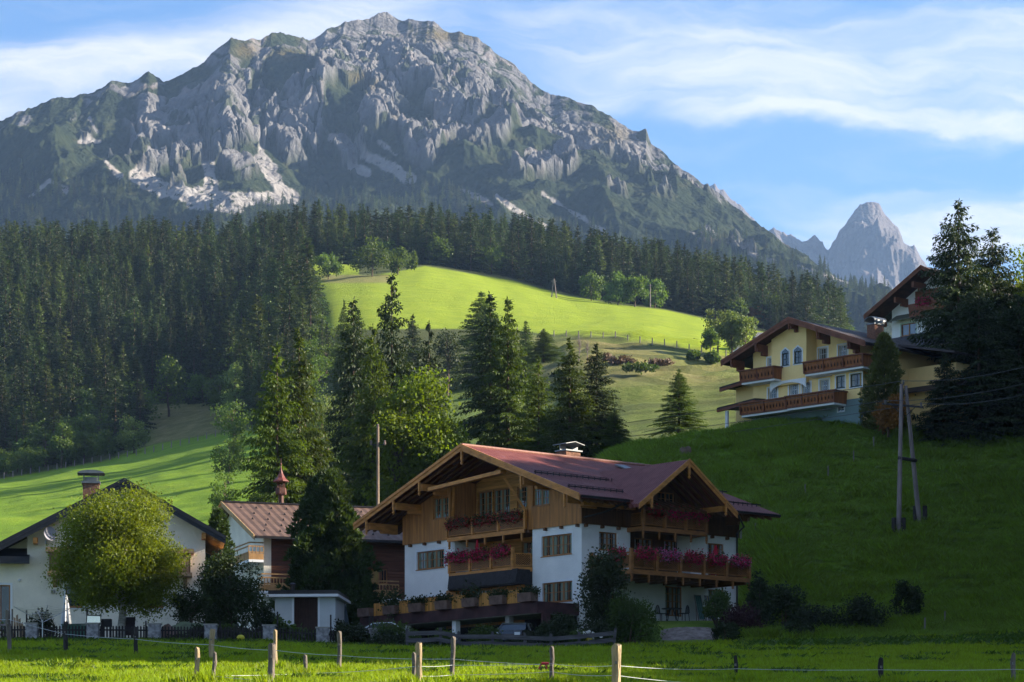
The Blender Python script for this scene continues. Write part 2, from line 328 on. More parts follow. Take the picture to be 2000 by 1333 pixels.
def D_at(px, py, lo=150, hi=1290):
    # distance at which the ground first shows at this height in the view
    Ds = np.exp(np.linspace(np.log(lo), np.log(hi), 500)); X = (px-1000)/5400*Ds
    y = 1600-5400*ground_np(X, Ds)/Ds; k = np.where(y <= py)[0]
    return float(Ds[k[0]]) if len(k) else float(Ds[np.argmin(y)])
def build_ground():
    rows = np.concatenate([np.arange(14, 60, 4), np.arange(60, 150, .9), np.arange(150, 262, .65), 262*np.exp(np.arange(0, np.log(1350/262), .0058)), 1350*np.exp(np.arange(.03, np.log(14000/1350), .06))])
    cols = np.concatenate([np.arange(-2600, -120, 40), np.arange(-120, 2121, 4.5), np.arange(2140, 7600, 30)])
    D, PX = np.meshgrid(rows, cols, indexing='ij'); X = (PX-1000)/5400*D
    Z = ground_np(X.ravel(), D.ravel()).reshape(X.shape)
    nr, nc = X.shape; v = np.stack([X, D, Z], -1).reshape(-1, 3)
    i, j = np.meshgrid(np.arange(nr-1), np.arange(nc-1), indexing='ij'); a = i*nc+j
    f = np.stack([a, a+1, a+nc+1, a+nc], -1).reshape(-1, 4)
    PY = 1600-5400*Z/D
    # dry: rough brown pasture; lush: mown bright meadow; floor: needle litter under the forest, plus the dark bank strips
    wob = fbm(X/30, D/60, 4, 3)*30
    up = np.interp(PX, [-200, 0, 200, 300, 450, 520], [935, 935, 900, 868, 842, 842])
    leftmead = sstep(PY, up-3+wob*.08, up+3+wob*.08)*sstep(-PX, -590-wob, -540-wob)*sstep(D, 225, 240)
    line = np.interp(PX, [600, 1000, 1060, 1200, 1300, 1480, 1560], [645, 648, 656, 660, 676, 705, 712])
    top = np.interp(PX, [560, 620, 640, 700, 830, 1000, 1100, 1200, 1300, 1400, 1500, 1560], [560, 552, 545, 545, 520, 548, 576, 594, 606, 628, 652, 668])
    cen = sstep(-PY, -(line+wob*.15), -(line+wob*.15)+4)*sstep(PY, top-3, top+2)*sstep(PX, 590+wob*.5, 625+wob*.5)*(D > 400)*sstep(-PX, -1620, -1560)
    cen2 = sstep(-PY, -541, -536)*(PX > 560)*(PX < 700)*(D > 950)*(D < 1150)
    lush = np.clip(leftmead+cen+cen2+(D < 152), 0, 1)
    terr = sstep(PX, 960, 1080)*(PX < 1560)*(D > 330)*sstep(PY, line-2, line+3)
    brown = terr*sstep(-PY, -810, -700)*np.clip(.62+.05*wob, .2, 1) + .22*terr; brown = np.clip(brown, 0, 1)
    brown = np.maximum(brown, sstep(PX, 270+wob, 310+wob)*sstep(-PX, -490, -450)*sstep(PY, 785, 795)*sstep(-PY, -up-1, -up+2)*.9*(D > 600))
    brown = np.maximum(brown, sstep(PX, 610, 640)*(PX < 760)*sstep(PY, 536, 539)*sstep(-PY, -556, -550)*(D > 700)*.9)
    strip = terr*sstep(ridged(X/75+3, D/12, 3, 15), .58, .74)  # dark scrub tone on the terrace banks, their shade put into the colour
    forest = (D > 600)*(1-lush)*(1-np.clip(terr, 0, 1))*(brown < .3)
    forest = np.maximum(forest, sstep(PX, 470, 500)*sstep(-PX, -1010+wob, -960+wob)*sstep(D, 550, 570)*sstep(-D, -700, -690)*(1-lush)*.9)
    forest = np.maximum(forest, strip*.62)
    gard = sstep(D, 150, 153)*(D < 200)*sstep(-PX, -1160, -1110)
    hillm = sstep(D, 150, 158)*(D < 300)*sstep(PX, 1050, 1120)
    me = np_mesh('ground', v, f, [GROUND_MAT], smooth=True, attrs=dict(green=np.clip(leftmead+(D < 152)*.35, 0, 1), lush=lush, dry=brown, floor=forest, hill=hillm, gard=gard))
    tag(link('ground', me), kind='structure')
def ground_mat():
    m = bpy.data.materials.new('ground'); m.use_nodes = True; nt = m.node_tree; N, L = nt.nodes, nt.links; b = N['Principled BSDF']
    b.inputs['Roughness'].default_value = .9; b.inputs['Specular IOR Level'].default_value = .1; b.inputs['Sheen Weight'].default_value = .08; b.inputs['Sheen Roughness'].default_value = .6; b.inputs['Sheen Tint'].default_value = (.7, .95, .25, 1)
    t = N.new('ShaderNodeTexCoord')
    def noise(s, d=6, st=None, ro=.6):
        mp = N.new('ShaderNodeMapping'); L.new(t.outputs['Object'], mp.inputs[0])
        if st: mp.inputs['Scale'].default_value = st
        n = N.new('ShaderNodeTexNoise'); n.inputs['Scale'].default_value = s; n.inputs['Detail'].default_value = d; n.inputs['Roughness'].default_value = ro; L.new(mp.outputs[0], n.inputs['Vector']); return n.outputs['Fac']
    def ramp(f, cs):
        r = N.new('ShaderNodeValToRGB'); L.new(f, r.inputs[0]); e = r.color_ramp.elements
        e[0].position, e[0].color = cs[0][0], (*cs[0][1], 1); e[1].position, e[1].color = cs[-1][0], (*cs[-1][1], 1)
        for p, c in cs[1:-1]: q = e.new(p); q.color = (*c, 1)
        return r.outputs[0]
    def mix(a, bb, f):
        x = N.new('ShaderNodeMixRGB'); L.new(a, x.inputs[1]); L.new(bb, x.inputs[2]); (L.new(f, x.inputs[0]) if not isinstance(f, float) else setattr(x.inputs[0], 'default_value', f)); return x.outputs[0]
    def att(n): a = N.new('ShaderNodeAttribute'); a.attribute_name = n; return a.outputs['Fac']
    base = ramp(noise(.9, 8), [(.3, (.062, .090, .020)), (.5, (.085, .125, .025)), (.7, (.125, .150, .035))])
    lushc = ramp(noise(.12, 9, None, .68), [(.3, (.15, .205, .010)), (.5, (.195, .255, .011)), (.7, (.245, .285, .016))])
    dryc = ramp(noise(.25, 9, (1, .5, 1), .7), [(.3, (.09, .085, .03)), (.5, (.17, .14, .055)), (.68, (.26, .205, .10))])
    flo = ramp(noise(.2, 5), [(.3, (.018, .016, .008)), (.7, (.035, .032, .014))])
    hil = ramp(noise(.33, 10, (1, 1, 2.4), .75), [(.33, (.055, .115, .016)), (.5, (.11, .19, .024)), (.66, (.22, .27, .05))])
    gar = ramp(noise(.8, 6), [(.35, (.03, .035, .015)), (.65, (.05, .075, .02))])
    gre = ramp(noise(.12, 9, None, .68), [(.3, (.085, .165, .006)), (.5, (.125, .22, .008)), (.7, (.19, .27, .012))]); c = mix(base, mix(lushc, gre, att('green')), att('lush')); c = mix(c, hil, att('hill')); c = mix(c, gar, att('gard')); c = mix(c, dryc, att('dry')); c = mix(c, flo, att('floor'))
    L.new(c, b.inputs['Base Color'])
    bn = N.new('ShaderNodeMath'); bn.operation = 'ADD'; L.new(noise(1.3, 8, (1, 1, 1), .75), bn.inputs[0]); L.new(noise(.15, 4), bn.inputs[1])
    bp = N.new('ShaderNodeBump'); bp.inputs['Strength'].default_value = .9; bp.inputs['Distance'].default_value = .45; L.new(bn.outputs[0], bp.inputs['Height']); L.new(bp.outputs[0], b.inputs['Normal'])
    return m
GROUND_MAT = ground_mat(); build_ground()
# ------------------------------------------------------------------ mountains
def rock_mat(name, rock1, rock2, veg=True):
    m = bpy.data.materials.new(name); m.use_nodes = True; N, L = m.node_tree.nodes, m.node_tree.links; b = N['Principled BSDF']
    b.inputs['Roughness'].default_value = 1; b.inputs['Specular IOR Level'].default_value = .02
    t = N.new('ShaderNodeTexCoord')
    def noise(s, d=7, st=None, ro=.65):
        mp = N.new('ShaderNodeMapping'); L.new(t.outputs['Object'], mp.inputs[0])
        if st: mp.inputs['Scale'].default_value = st
        n = N.new('ShaderNodeTexNoise'); n.inputs['Scale'].default_value = s; n.inputs['Detail'].default_value = d; n.inputs['Roughness'].default_value = ro; L.new(mp.outputs[0], n.inputs['Vector']); return n.outputs['Fac']
    def ramp(f, cs):
        r = N.new('ShaderNodeValToRGB'); L.new(f, r.inputs[0]); e = r.color_ramp.elements
        e[0].position, e[0].color = cs[0][0], (*cs[0][1], 1); e[1].position, e[1].color = cs[-1][0], (*cs[-1][1], 1)
        for p, c in cs[1:-1]: q = e.new(p); q.color = (*c, 1)
        return r.outputs[0]
    def mix(a, bb, f):
        x = N.new('ShaderNodeMixRGB'); L.new(a, x.inputs[1]); L.new(bb, x.inputs[2]); L.new(f, x.inputs[0]); return x.outputs[0]
    def att(n): a = N.new('ShaderNodeAttribute'); a.attribute_name = n; return a.outputs['Fac']
    c = ramp(noise(.012, 8, (1, 1, .35)), [(.3, rock1), (.55, rock2), (.72, (rock2[0]*1.2, rock2[1]*1.0, rock2[2]*.9))])
    if veg:
        vg = ramp(noise(.03, 8), [(.3, (.020, .029, .017)), (.55, (.032, .043, .022)), (.72, (.065, .068, .034))])
        sc_ = ramp(noise(.01, 7), [(.3, (.23, .215, .21)), (.55, (.30, .285, .275)), (.72, (.31, .23, .20))])
        c = mix(c, vg, att('veg')); c = mix(c, sc_, att('scree'))
        al = ramp(noise(.02, 7), [(.3, (.09, .075, .03)), (.7, (.17, .13, .06))]); c = mix(c, al, att('alp'))
    if veg:
        tn = N.new('ShaderNodeMapRange'); L.new(att('tone'), tn.inputs[0]); tn.inputs[3].default_value = .72; tn.inputs[4].default_value = 1.3
        hs = N.new('ShaderNodeHueSaturation'); L.new(c, hs.inputs['Color']); L.new(tn.outputs[0], hs.inputs['Value']); c = hs.outputs[0]
    L.new(c, b.inputs['Base Color'])
    vo = N.new('ShaderNodeTexVoronoi'); vo.feature = 'DISTANCE_TO_EDGE'; vo.inputs['Scale'].default_value = .07; mq = N.new('ShaderNodeMapping'); mq.inputs['Scale'].default_value = (1, .6, .5); L.new(t.outputs['Object'], mq.inputs[0]); L.new(mq.outputs[0], vo.inputs['Vector'])
    ad = N.new('ShaderNodeMath'); ad.operation = 'ADD'; L.new(noise(.06, 8, (1, 1, .6), .75), ad.inputs[0]); mn = N.new('ShaderNodeMath'); mn.operation = 'MINIMUM'; L.new(vo.outputs['Distance'], mn.inputs[0]); mn.inputs[1].default_value = .3; L.new(mn.outputs[0], ad.inputs[1])
    bp = N.new('ShaderNodeBump'); bp.inputs['Strength'].default_value = 1; bp.inputs['Distance'].default_value = 11; L.new(ad.outputs[0], bp.inputs['Height']); L.new(bp.outputs[0], b.inputs['Normal'])
    return m
CREST = [(-900,520),(-500,400),(-250,330),(-100,272),(0,237),(60,215),(100,196),(130,187),(160,188),(190,172),(215,163),(245,160),(265,157),(290,142),(320,162),(345,150),(380,133),(400,125),(412,108),(432,88),(450,75),(480,80),(510,84),(530,70),(548,66),(570,74),(605,86),(640,64),(662,50),(690,47),(720,40),(740,32),(757,30),(775,38),(790,43),(830,42),(850,50),(870,60),(930,75),(965,100),(1000,125),(1040,165),(1075,186),(1100,190),(1150,206),(1200,235),(1225,256),(1262,257),(1272,285),(1310,315),(1350,345),(1400,375),(1430,405),(1480,440),(1540,478),(1600,522),(1660,560),(1710,580),(1800,640),(2000,760),(2300,900)]
def mountain():
    cols = np.concatenate([np.arange(-900, -40, 12), np.arange(-40, 1780, 1.75), np.arange(1780, 2300, 12)])
    nt_ = 760; t = np.concatenate([np.linspace(0, .12, 40)[:-1], np.linspace(.12, 1, nt_-39), 1+np.linspace(.02, .6, 12)])
    T, PX = np.meshgrid(t, cols, indexing='ij')
    Dc = np.interp(PX, [-900, 0, 450, 755, 1000, 1262, 1500, 1710, 2300], [3600, 3800, 3950, 4300, 4150, 3900, 3500, 3200, 3000])
    D0 = 2300.0; D = D0 + (Dc-D0)*T
    py = np.interp(PX, [c[0] for c in CREST], [c[1] for c in CREST])
    pc = np.interp(cols, [c[0] for c in CREST], [c[1] for c in CREST]); kk = np.exp(-.5*(np.arange(-60, 61)/26.)**2); kk /= kk.sum()
    ps = np.convolve(np.pad(pc, 60, mode='edge'), kk, 'valid'); py = ps[None, :] + (pc-ps)[None, :]*sstep(T, .72, .98)
    zc = (1600-py)/5400*Dc; z0 = 380.0
    Tc = np.clip(T, 0, 1); g = .50*Tc+.50*Tc**1.9
    Z = z0 + (zc-z0)*g - np.clip(T-1, 0, 1)*1500
    X = (PX-1000)/5400*D
    # relief: spurs running down to the lower right, gullies between them, blocky buttresses on the steep part
    wx = fbm(X/420, D/420, 3, 41)*140; wy = fbm(X/420+9, D/420, 3, 43)*140
    steepzone = 0
    U = (X+wx) + .55*(D-3000); V = (D+wy) - .25*X
    spur = ridged(U/620, V/1500, 4, 7)              # long ribs
    # buttresses: rounded rock pillars standing out of the green slope, in groups
    w2x = fbm(X/60, D/120, 3, 47)*26; w2y = fbm(X/60+5, D/120, 3, 48)*55
    P1, P2 = X+w2x+.22*D, D+w2y-.3*X
    f1, f2, cid = worley(P1/40, P2/95, 3); g1, g2, cid2 = worley((P1+w2x*.3)/15, P2/34, 8)
    nz = fbm(X/170, D/260, 5, 61)*.55 + fbm(X/30, D/60, 4, 63)*.22
    score = nz*1.25 + (cid-.5)*.85 - .80
    for cx, cy, rx, ry, am in ((470,205,90,70,1.0),(590,235,55,45,1.0),(930,200,85,110,1.25),(800,110,130,75,1.2),(640,185,45,28,.9),(985,265,50,50,1.0),(300,235,45,35,.8),(700,90,90,60,1.0),(465,325,48,18,.9),(830,325,45,28,.8),(1250,285,40,45,.9),(1060,385,75,22,.9),(1120,250,90,60,.75),(1010,280,150,70,.35),(850,250,150,90,.45),(1200,330,120,50,.3),(330,280,120,60,.35),(740,230,60,60,.5),(1370,385,60,40,.75),(660,190,30,30,.6),(240,195,80,35,.75),(150,250,60,30,.5),(330,200,60,40,.6),(60,250,40,20,.4),(400,250,50,50,.5),(430,110,40,30,.5),(560,110,60,30,.45),(1010,150,60,60,.9),(1180,300,120,40,.55),(90,310,50,25,.35),(1500,490,60,25,.4),(900,420,0.1,.1,0)):
        score = score + am*np.exp(-(((PX-cx)/rx)**2+(((1600-5400*Z/D)-cy)/ry)**2)**1.3)
    score = score + .32*sstep(T, .45, .7) - .5*sstep(-T, -.40, -.22)
    rock = sstep(score, -.10, .10)
    att_ = (1-sstep(T, .86, .985)*.94)*sstep(T, .02, .2)
    dome = np.clip(1-f1**2*1.3, 0, 1)*sstep(f2-f1, 0, .16); dome2 = np.clip(1-g1**2, 0, 1)*sstep(g2-g1, 0, .2)
    fine = fbm(X/12, D/22, 4, 29); ribs = ridged(P1/13, P2/70, 4, 33)
    Z = Z + att_*((spur-.45)*105 + (ridged(X/150+3, D/330, 4, 19)-.4)*34)
    PY = 1600-5400*Z/D
    scree = np.zeros_like(Z)
    wv = fbm(PX/35, PY/22, 4, 71)*16
    def lane(pts, w0, w1, amt=1.0):
        nonlocal scree
        best = np.full(PX.shape, 1e9); 
        n = len(pts)-1
        for i in range(n):
            (x0, y0), (x1, y1) = pts[i], pts[i+1]; dx, dy = x1-x0, y1-y0
            s = np.clip(((PX-x0)*dx+(PY-y0)*dy)/(dx*dx+dy*dy), 0, 1); d = np.hypot(PX-x0-s*dx, PY-y0-s*dy) + wv*.5
            w = w0+(w1-w0)*((i+s)/n); best = np.minimum(best, d-w)
        scree = np.maximum(scree, amt*sstep(-best, -2.0, 1.5))
    lane([(270,345),(320,372),(400,385),(470,390),(570,385)], 16, 13); lane([(505,310),(530,345),(560,385)], 9, 13)
    lane([(372,235),(400,285),(415,370)], 2.5, 13); lane([(375,395),(430,405),(470,412)], 11, 8); lane([(515,250),(510,300),(530,330)], 3, 10)
    lane([(650,268),(700,300),(750,320),(800,350)], 8, 12); lane([(690,330),(715,335)], 10, 9); lane([(740,275),(770,300)],3,5)
    lane([(1060,380),(1110,410),(1180,452)], 2.5, 5); lane([(970,385),(1030,425),(1060,440)], 4, 7, .9); lane([(900,370),(960,400)], 3, 4, .8)
    lane([(1380,445),(1430,480),(1510,512)], 3, 5); lane([(1560,520),(1605,540),(1650,555)], 4, 7); lane([(1335,450),(1355,455)], 3, 3)
    lane([(175,232),(188,258)], 3, 4); lane([(155,278),(195,275)], 4, 3); lane([(60,385),(95,355),(130,370)], 3, 6); lane([(205,315),(235,345)], 3, 5, .9); lane([(300,290),(335,325)],3,5,.8)
    scree *= (fbm(PX/14, PY/7, 3, 73) < .33)
    Z = Z + att_*((1-.97*scree)*rock*(6 + dome*10 + dome2*5 + ribs*3 + ridged(P1/30, P2/44, 5, 36, .62)*9)) + fine*(1.6+2.2*rock)*(1-.8*scree)*np.clip(att_+.3, 0, 1)
    Z = Z + (1-rock)*fbm(X/7, D/9, 2, 35)*1.6
    # crest teeth
    Z = Z + sstep(T, .9, 1.0)*(T <= 1.001)*(ridged(X/40, D*0+3, 3, 51)-.5)*8
    PY = 1600-5400*Z/D
    veg = 1-rock*(1-.9*sstep(-(f2-f1), -.13, -.03)*sstep(nz, -.3, .1))*(1-.85*(cid2 > .70)*sstep(g1*0+nz, -.5, .0))
    veg = veg*(1-.0*T); sl = 1-rock
    alp = sstep(nz*1.3+.45*sstep(T, .86, 1.0)-.3*(PX < 380), .55, .95)*sstep(T, .7, .9)*.7*(.4+.6*sl)
    for cx, cy, rx, ry in ((870,70,60,14),(480,100,22,14),(730,165,18,12),(700,150,20,12),(1190,265,40,16),(1400,470,26,10),(560,110,30,12)):
        e = np.exp(-(((PX-cx)/rx)**2+((PY-cy)/ry)**2)); alp = np.maximum(alp, np.clip(e*1.1*(nz+.7), 0, .8))
    nr, nc = X.shape; v = np.stack([X, D, Z], -1).reshape(-1, 3)
    i, j = np.meshgrid(np.arange(nr-1), np.arange(nc-1), indexing='ij'); a = i*nc+j; f = np.stack([a, a+1, a+nc+1, a+nc], -1).reshape(-1, 4)
    # dwarf pine thicket stands a few metres proud of the rock and scree
    me = np_mesh('mountain', v, f, [rock_mat('mountain_rock', (.10, .10, .108), (.175, .172, .178))], smooth=False, attrs=dict(veg=veg, scree=scree, alp=alp, tone=np.clip(.5+(cid2-.5)*.8*rock+fbm(X/9, D/12, 3, 91)*.6, 0, 1)))
    tag(link('mountain', me), kind='structure')
    return X, D, Z, PX, PY, veg, scree
MT = mountain()
def far_peak():
    cr = [(1280,470),(1340,390),(1380,366),(1400,366),(1412,372),(1440,402),(1462,420),(1480,447),(1502,450),(1520,452),(1545,462),(1565,470),(1592,468),(1617,487),(1632,470),(1640,450),(1650,436),(1665,418),(1680,402),(1692,398),(1705,394),(1720,402),(1735,420),(1745,436),(1755,446),(1765,470),(1785,480),(1800,505),(1812,520),(1830,545),(1880,600),(2000,690),(2200,820)]
    cols = np.arange(1280, 2200, 1.7); t = np.concatenate([np.linspace(0, 1, 300), 1+np.linspace(.02, .4, 8)])
    T, PX = np.meshgrid(t, cols, indexing='ij'); Dc = 8200.0; D0 = 6200.0; D = D0+(Dc-D0)*T
    py = np.interp(PX, [c[0] for c in cr], [c[1] for c in cr]); zc = (1600-py)/5400*Dc; z0 = 900.0; Tc = np.clip(T, 0, 1)
    Z = z0+(zc-z0)*(.35*Tc+.65*Tc**2.2) - np.clip(T-1, 0, 1)*4000
    X = (PX-1000)/5400*D; att_ = (1-sstep(T, .86, 1)*.95)*sstep(T, .02, .2)
    Z = Z + att_*((ridged((X+.4*D)/420, D/1300, 5, 90)-.4)*230 + (ridged(X/110, D/260, 6, 94, .6)-.4)*85) + fbm(X/30, D/60, 3, 95)*14*np.clip(att_+.2, 0, 1)
    Z = Z + sstep(T, .9, 1.0)*(T <= 1.001)*(ridged(X/60, D*0+3, 4, 51, .6)-.5)*22
    nr, nc = X.shape; v = np.stack([X, D, Z], -1).reshape(-1, 3)
    i, j = np.meshgrid(np.arange(nr-1), np.arange(nc-1), indexing='ij'); a = i*nc+j; f = np.stack([a, a+1, a+nc+1, a+nc], -1).reshape(-1, 4)
    tag(link('rocky_mountain', np_mesh('rocky_mountain', v, f, [rock_mat('peak_rock', (.065, .06, .065), (.13, .12, .125), False)], smooth=True)), kind='structure')
far_peak()
# ------------------------------------------------------------------ trees
BARK = M_('bark', (.085, .060, .042), .95, .4, 3, 1.0, stretch=(1, 1, .3)); BARK_PALE = M_('birch_bark', (.30, .28, .25), .8, .45, 2.5, .6, stretch=(.6, .6, 2.5))
def leafm(n, c, t=.35, tc=(1.5, 1.35, .5), v=.35, ov=.18, rough=.55): return M_(n, c, rough, v, .45, 0, spec=.25, transl=t, tcol=tc, objvar=ov)
NEEDLE = leafm('spruce_needles', (.050, .082, .014), .33, (1.9, 1.7, .35))
NEEDLE_FAR = leafm('forest_needles', (.034, .054, .022), .3, (1.6, 1.5, .45), .3, .45)
LARCH_FAR = leafm('forest_larch_needles', (.065, .09, .024), .3, (1.5, 1.4, .5), .3, .25)
NEEDLE_DARK = leafm('dark_needles', (.030, .050, .016), .22, (1.5, 1.4, .5))
PINE = leafm('stone_pine_needles', (.040, .072, .020), .25, (1.6, 1.5, .4)); LARCH = leafm('larch_needles', (.085, .10, .03), .4, (1.6, 1.3, .5))
LEAF = leafm('maple_leaves', (.085, .125, .014), .5, (1.9, 1.75, .35)); LEAF_FAR = leafm('far_leaves', (.075, .125, .026), .45, (1.5, 1.4, .5), .3, .25)
LEAF_PALE = leafm('pale_leaves', (.13, .18, .055), .45, (1.3, 1.25, .6)); LEAF_DARK = leafm('dark_leaves', (.030, .046, .014), .28, (1.6, 1.5, .4)); LEAF_AUT = leafm('autumn_leaves', (.24, .12, .03), .45, (1.3, 1.1, .5))
LEAF_BIRCH = leafm('garden_birch_leaves', (.11, .155, .016), .45, (2.0, 1.75, .35), .45)
def kites(base, tip, side, w, mid=.45):
    # leaf or spray shaped quads: base, two shoulders, tip
    m = base + (tip-base)*mid
    v = np.stack([base, m-side*w[:, None], tip, m+side*w[:, None]], 1).reshape(-1, 3)
    return v, np.arange(len(base)*4).reshape(-1, 4)
def unit(a): return a/np.maximum(np.linalg.norm(a, axis=1, keepdims=True), 1e-6)
def spruce_mesh(name, H, Rr, seed, dens=1.0, mat=None, droop=.35, bare=.04, ksize=1.0, shape=.85, gap=.0, trunk=False, tmat=None):
    rg = np.random.default_rng(seed); V, Fc = [], []; nb = 0
    lv = max(14, int(H/.36*dens)); hs = bare + (1-bare)*(np.linspace(0, .985, lv)**.96)
    B, T_, S, Wd = [], [], [], []
    for h in hs:
        n = rg.integers(6, 9) if (h < .9 and ksize < 2) else (rg.integers(4, 7) if h < .9 else 4)
        if h > .90: n = 4
        for _ in range(n):
            if rg.random() < gap: continue
            L = Rr*((1-h)**shape)*(.72+.46*rg.random()) + (.22 if h < .9 else .10)
            if rg.random() < .12: L *= .6
            az = rg.random()*6.283; z0 = H*h + rg.normal()*.12; up = .30*h+.05*rg.normal()
            nt = max(3, int((L/.27)*min(dens*1.2, 1))); tt = np.linspace(.14, 1, nt)
            px_ = L*tt; pz = z0 + L*(up*tt*1.3 - droop*(1-.55*h)*tt**1.6*1.25 + .12*tt**3)
            d = np.array([math.cos(az), math.sin(az), 0]); sd_ = np.array([-d[1], d[0], 0])
            bend = rg.normal()*.12
            P0 = d[None]*px_[:, None] + sd_[None]*(bend*L*tt**2)[:, None]; P0[:, 2] = pz
            for sgn in (-1, 1):
                l = (.42*L*(1-.72*tt)*ksize**.3+(.16 if h < .9 else .05))*(.8+.4*rg.random(nt)); l = np.minimum(l, .85*ksize**.5)
                a = 1.05-.45*tt
                dr = d[None]*np.cos(a)[:, None] + sd_[None]*(sgn*np.sin(a))[:, None]; dr[:, 2] -= .32+.25*rg.random(nt)
                tp = P0 + dr*l[:, None]
                B.append(P0); T_.append(tp); S.append(unit(np.cross(dr, [0, 0, 1.0])+rg.normal(size=(nt, 3))*.35)); Wd.append(np.full(nt, .055*ksize)+.035*l)
                # hanging secondary sprays
                for q in ((.35, .62, .9) if ksize < 2 else (.45, .85)):
                    bb = P0 + dr*(l*q)[:, None]; hang = np.stack([rg.normal(size=nt)*.3+d[0]*.25, rg.normal(size=nt)*.3+d[1]*.25, -np.ones(nt)*(.6+.5*rg.random(nt))], 1)*(.20*ksize**.5+.10*l)[:, None]
                    B.append(bb); T_.append(bb+hang); S.append(unit(rg.normal(size=(nt, 3))*[1, 1, .2])); Wd.append(np.full(nt, .06*ksize))
            B.append(P0[-1:]); T_.append(P0[-1:]+d[None]*.35*ksize+[0, 0, .05]); S.append(sd_[None]); Wd.append(np.array([.08*ksize]))
            # the top side of the bough
            B.append(P0[:-1]); T_.append(P0[1:]); S.append(unit(sd_[None]+rg.normal(size=(nt-1, 3))*.4)); Wd.append(np.full(nt-1, .09*ksize))
    # leader
    k = 8; zz = H*(.955+.04*np.linspace(0, 1, k)); bb = np.stack([np.zeros(k), np.zeros(k), zz], 1); dd = unit(rg.normal(size=(k, 3))*[.35, .35, .2]+[0, 0, 1.])
    B.append(bb); T_.append(bb+dd*.3*ksize**.5); S.append(unit(rg.normal(size=(k, 3)))); Wd.append(np.full(k, .05*ksize))
    v, f = kites(np.concatenate(B), np.concatenate(T_), np.concatenate(S), np.concatenate(Wd)); mi = np.zeros(len(f), int); mats = [mat]
    if trunk:
        tv, tf = trunk_np(H, H*.011+.04); f = np.concatenate([f, tf+len(v)]); v = np.concatenate([v, tv]); mi = np.concatenate([mi, np.ones(len(tf), int)]); mats.append(tmat or BARK)
    return np_mesh(name, v, f, mats, mi)
def trunk_np(H, r, n=7, lean=0.0, seed=0):
    rg = np.random.default_rng(seed); zz = np.linspace(-.6, H*.985, 9); rr = r*(1-zz/H*.93); rr[0] *= 1.25
    ox = np.cumsum(rg.normal(size=9))*lean; oy = np.cumsum(rg.normal(size=9))*lean
    a = np.arange(n)*2*np.pi/n; v = np.stack([(ox[:, None]+rr[:, None]*np.cos(a)), (oy[:, None]+rr[:, None]*np.sin(a)), np.repeat(zz[:, None], n, 1)], -1).reshape(-1, 3)
    f = [(i*n+k, i*n+(k+1) % n, (i+1)*n+(k+1) % n, (i+1)*n+k) for i in range(8) for k in range(n)]
    return v, np.array(f)
def broad_mesh(name, H, Wd_, seed, leaf, nl, mat, clumps=26, base=.18, shape='round', trunk=False, tmat=None, loose=1.0, low=.0):
    # crown of leaf clumps at the ends of limbs; returns (crown mesh, clump centres)
    rg = np.random.default_rng(seed); cs = []
    for i in range(clumps):
        for _ in range(40):
            u = rg.uniform(-1, 1, 3); r = np.linalg.norm(u)
            if r < 1 and r > .25: break
        t = (u[2]+1)/2; z = H*(base + (1-base)*(.06+.86*t))
        if shape == 'round': wz = math.sqrt(max(0, 1-(2*t-.95)**2))
        elif shape == 'cone': wz = (1-t)**.8*1.1+.1
        elif shape == 'dome': wz = math.sqrt(max(0.02, 1-t*t))*1.02
        elif shape == 'oval': wz = math.sqrt(max(0, 1-(2*t-1)**2))**.7
        elif shape == 'egg': wz = math.sqrt(max(0, 1-(t*1.25-.32)**2*1.02)) if t > .25 else .62+t*1.5
        hr = np.linalg.norm(u[:2])/max(math.sqrt(max(1-u[2]**2, 0.05)), .05)
        a = math.atan2(u[1], u[0]); R_ = Wd_/2*wz*(.35+.65*hr)*.86
        cs.append((R_*math.cos(a), R_*math.sin(a), z, (Wd_*.14+H*.045)*(.7+.7*rg.random())))
    cs = np.array(cs); per = rg.multinomial(nl, (cs[:, 3]**2)/np.sum(cs[:, 3]**2)); Pn = []
    for c, n in zip(cs, per):
        d = unit(rg.normal(size=(n, 3))); r = c[3]*(rg.random(n)**.45)*loose*(1+.35*rg.random(n)**4); p = c[:3]+d*r[:, None]*[1, 1, .78]; Pn.append(p)
    # thin twigs of leaves strung past the outline
    P_ = np.concatenate(Pn); n = len(P_); ax = unit(rg.normal(size=(n, 3))+[0, 0, -.35]); l = leaf*(.7+.7*rg.random(n)); sd_ = unit(np.cross(ax, rg.normal(size=(n, 3))))
    v, f = kites(P_, P_+ax*l[:, None], sd_, l*.36); mi = np.zeros(len(f), int); mats = [mat]
    if trunk:
        tv, tf = limbs_np(H, cs, rg, H*.018+.05, base); f = np.concatenate([f, tf+len(v)]); v = np.concatenate([v, tv]); mi = np.concatenate([mi, np.ones(len(tf), int)]); mats.append(tmat or BARK)
    return np_mesh(name, v, f, mats, mi), cs
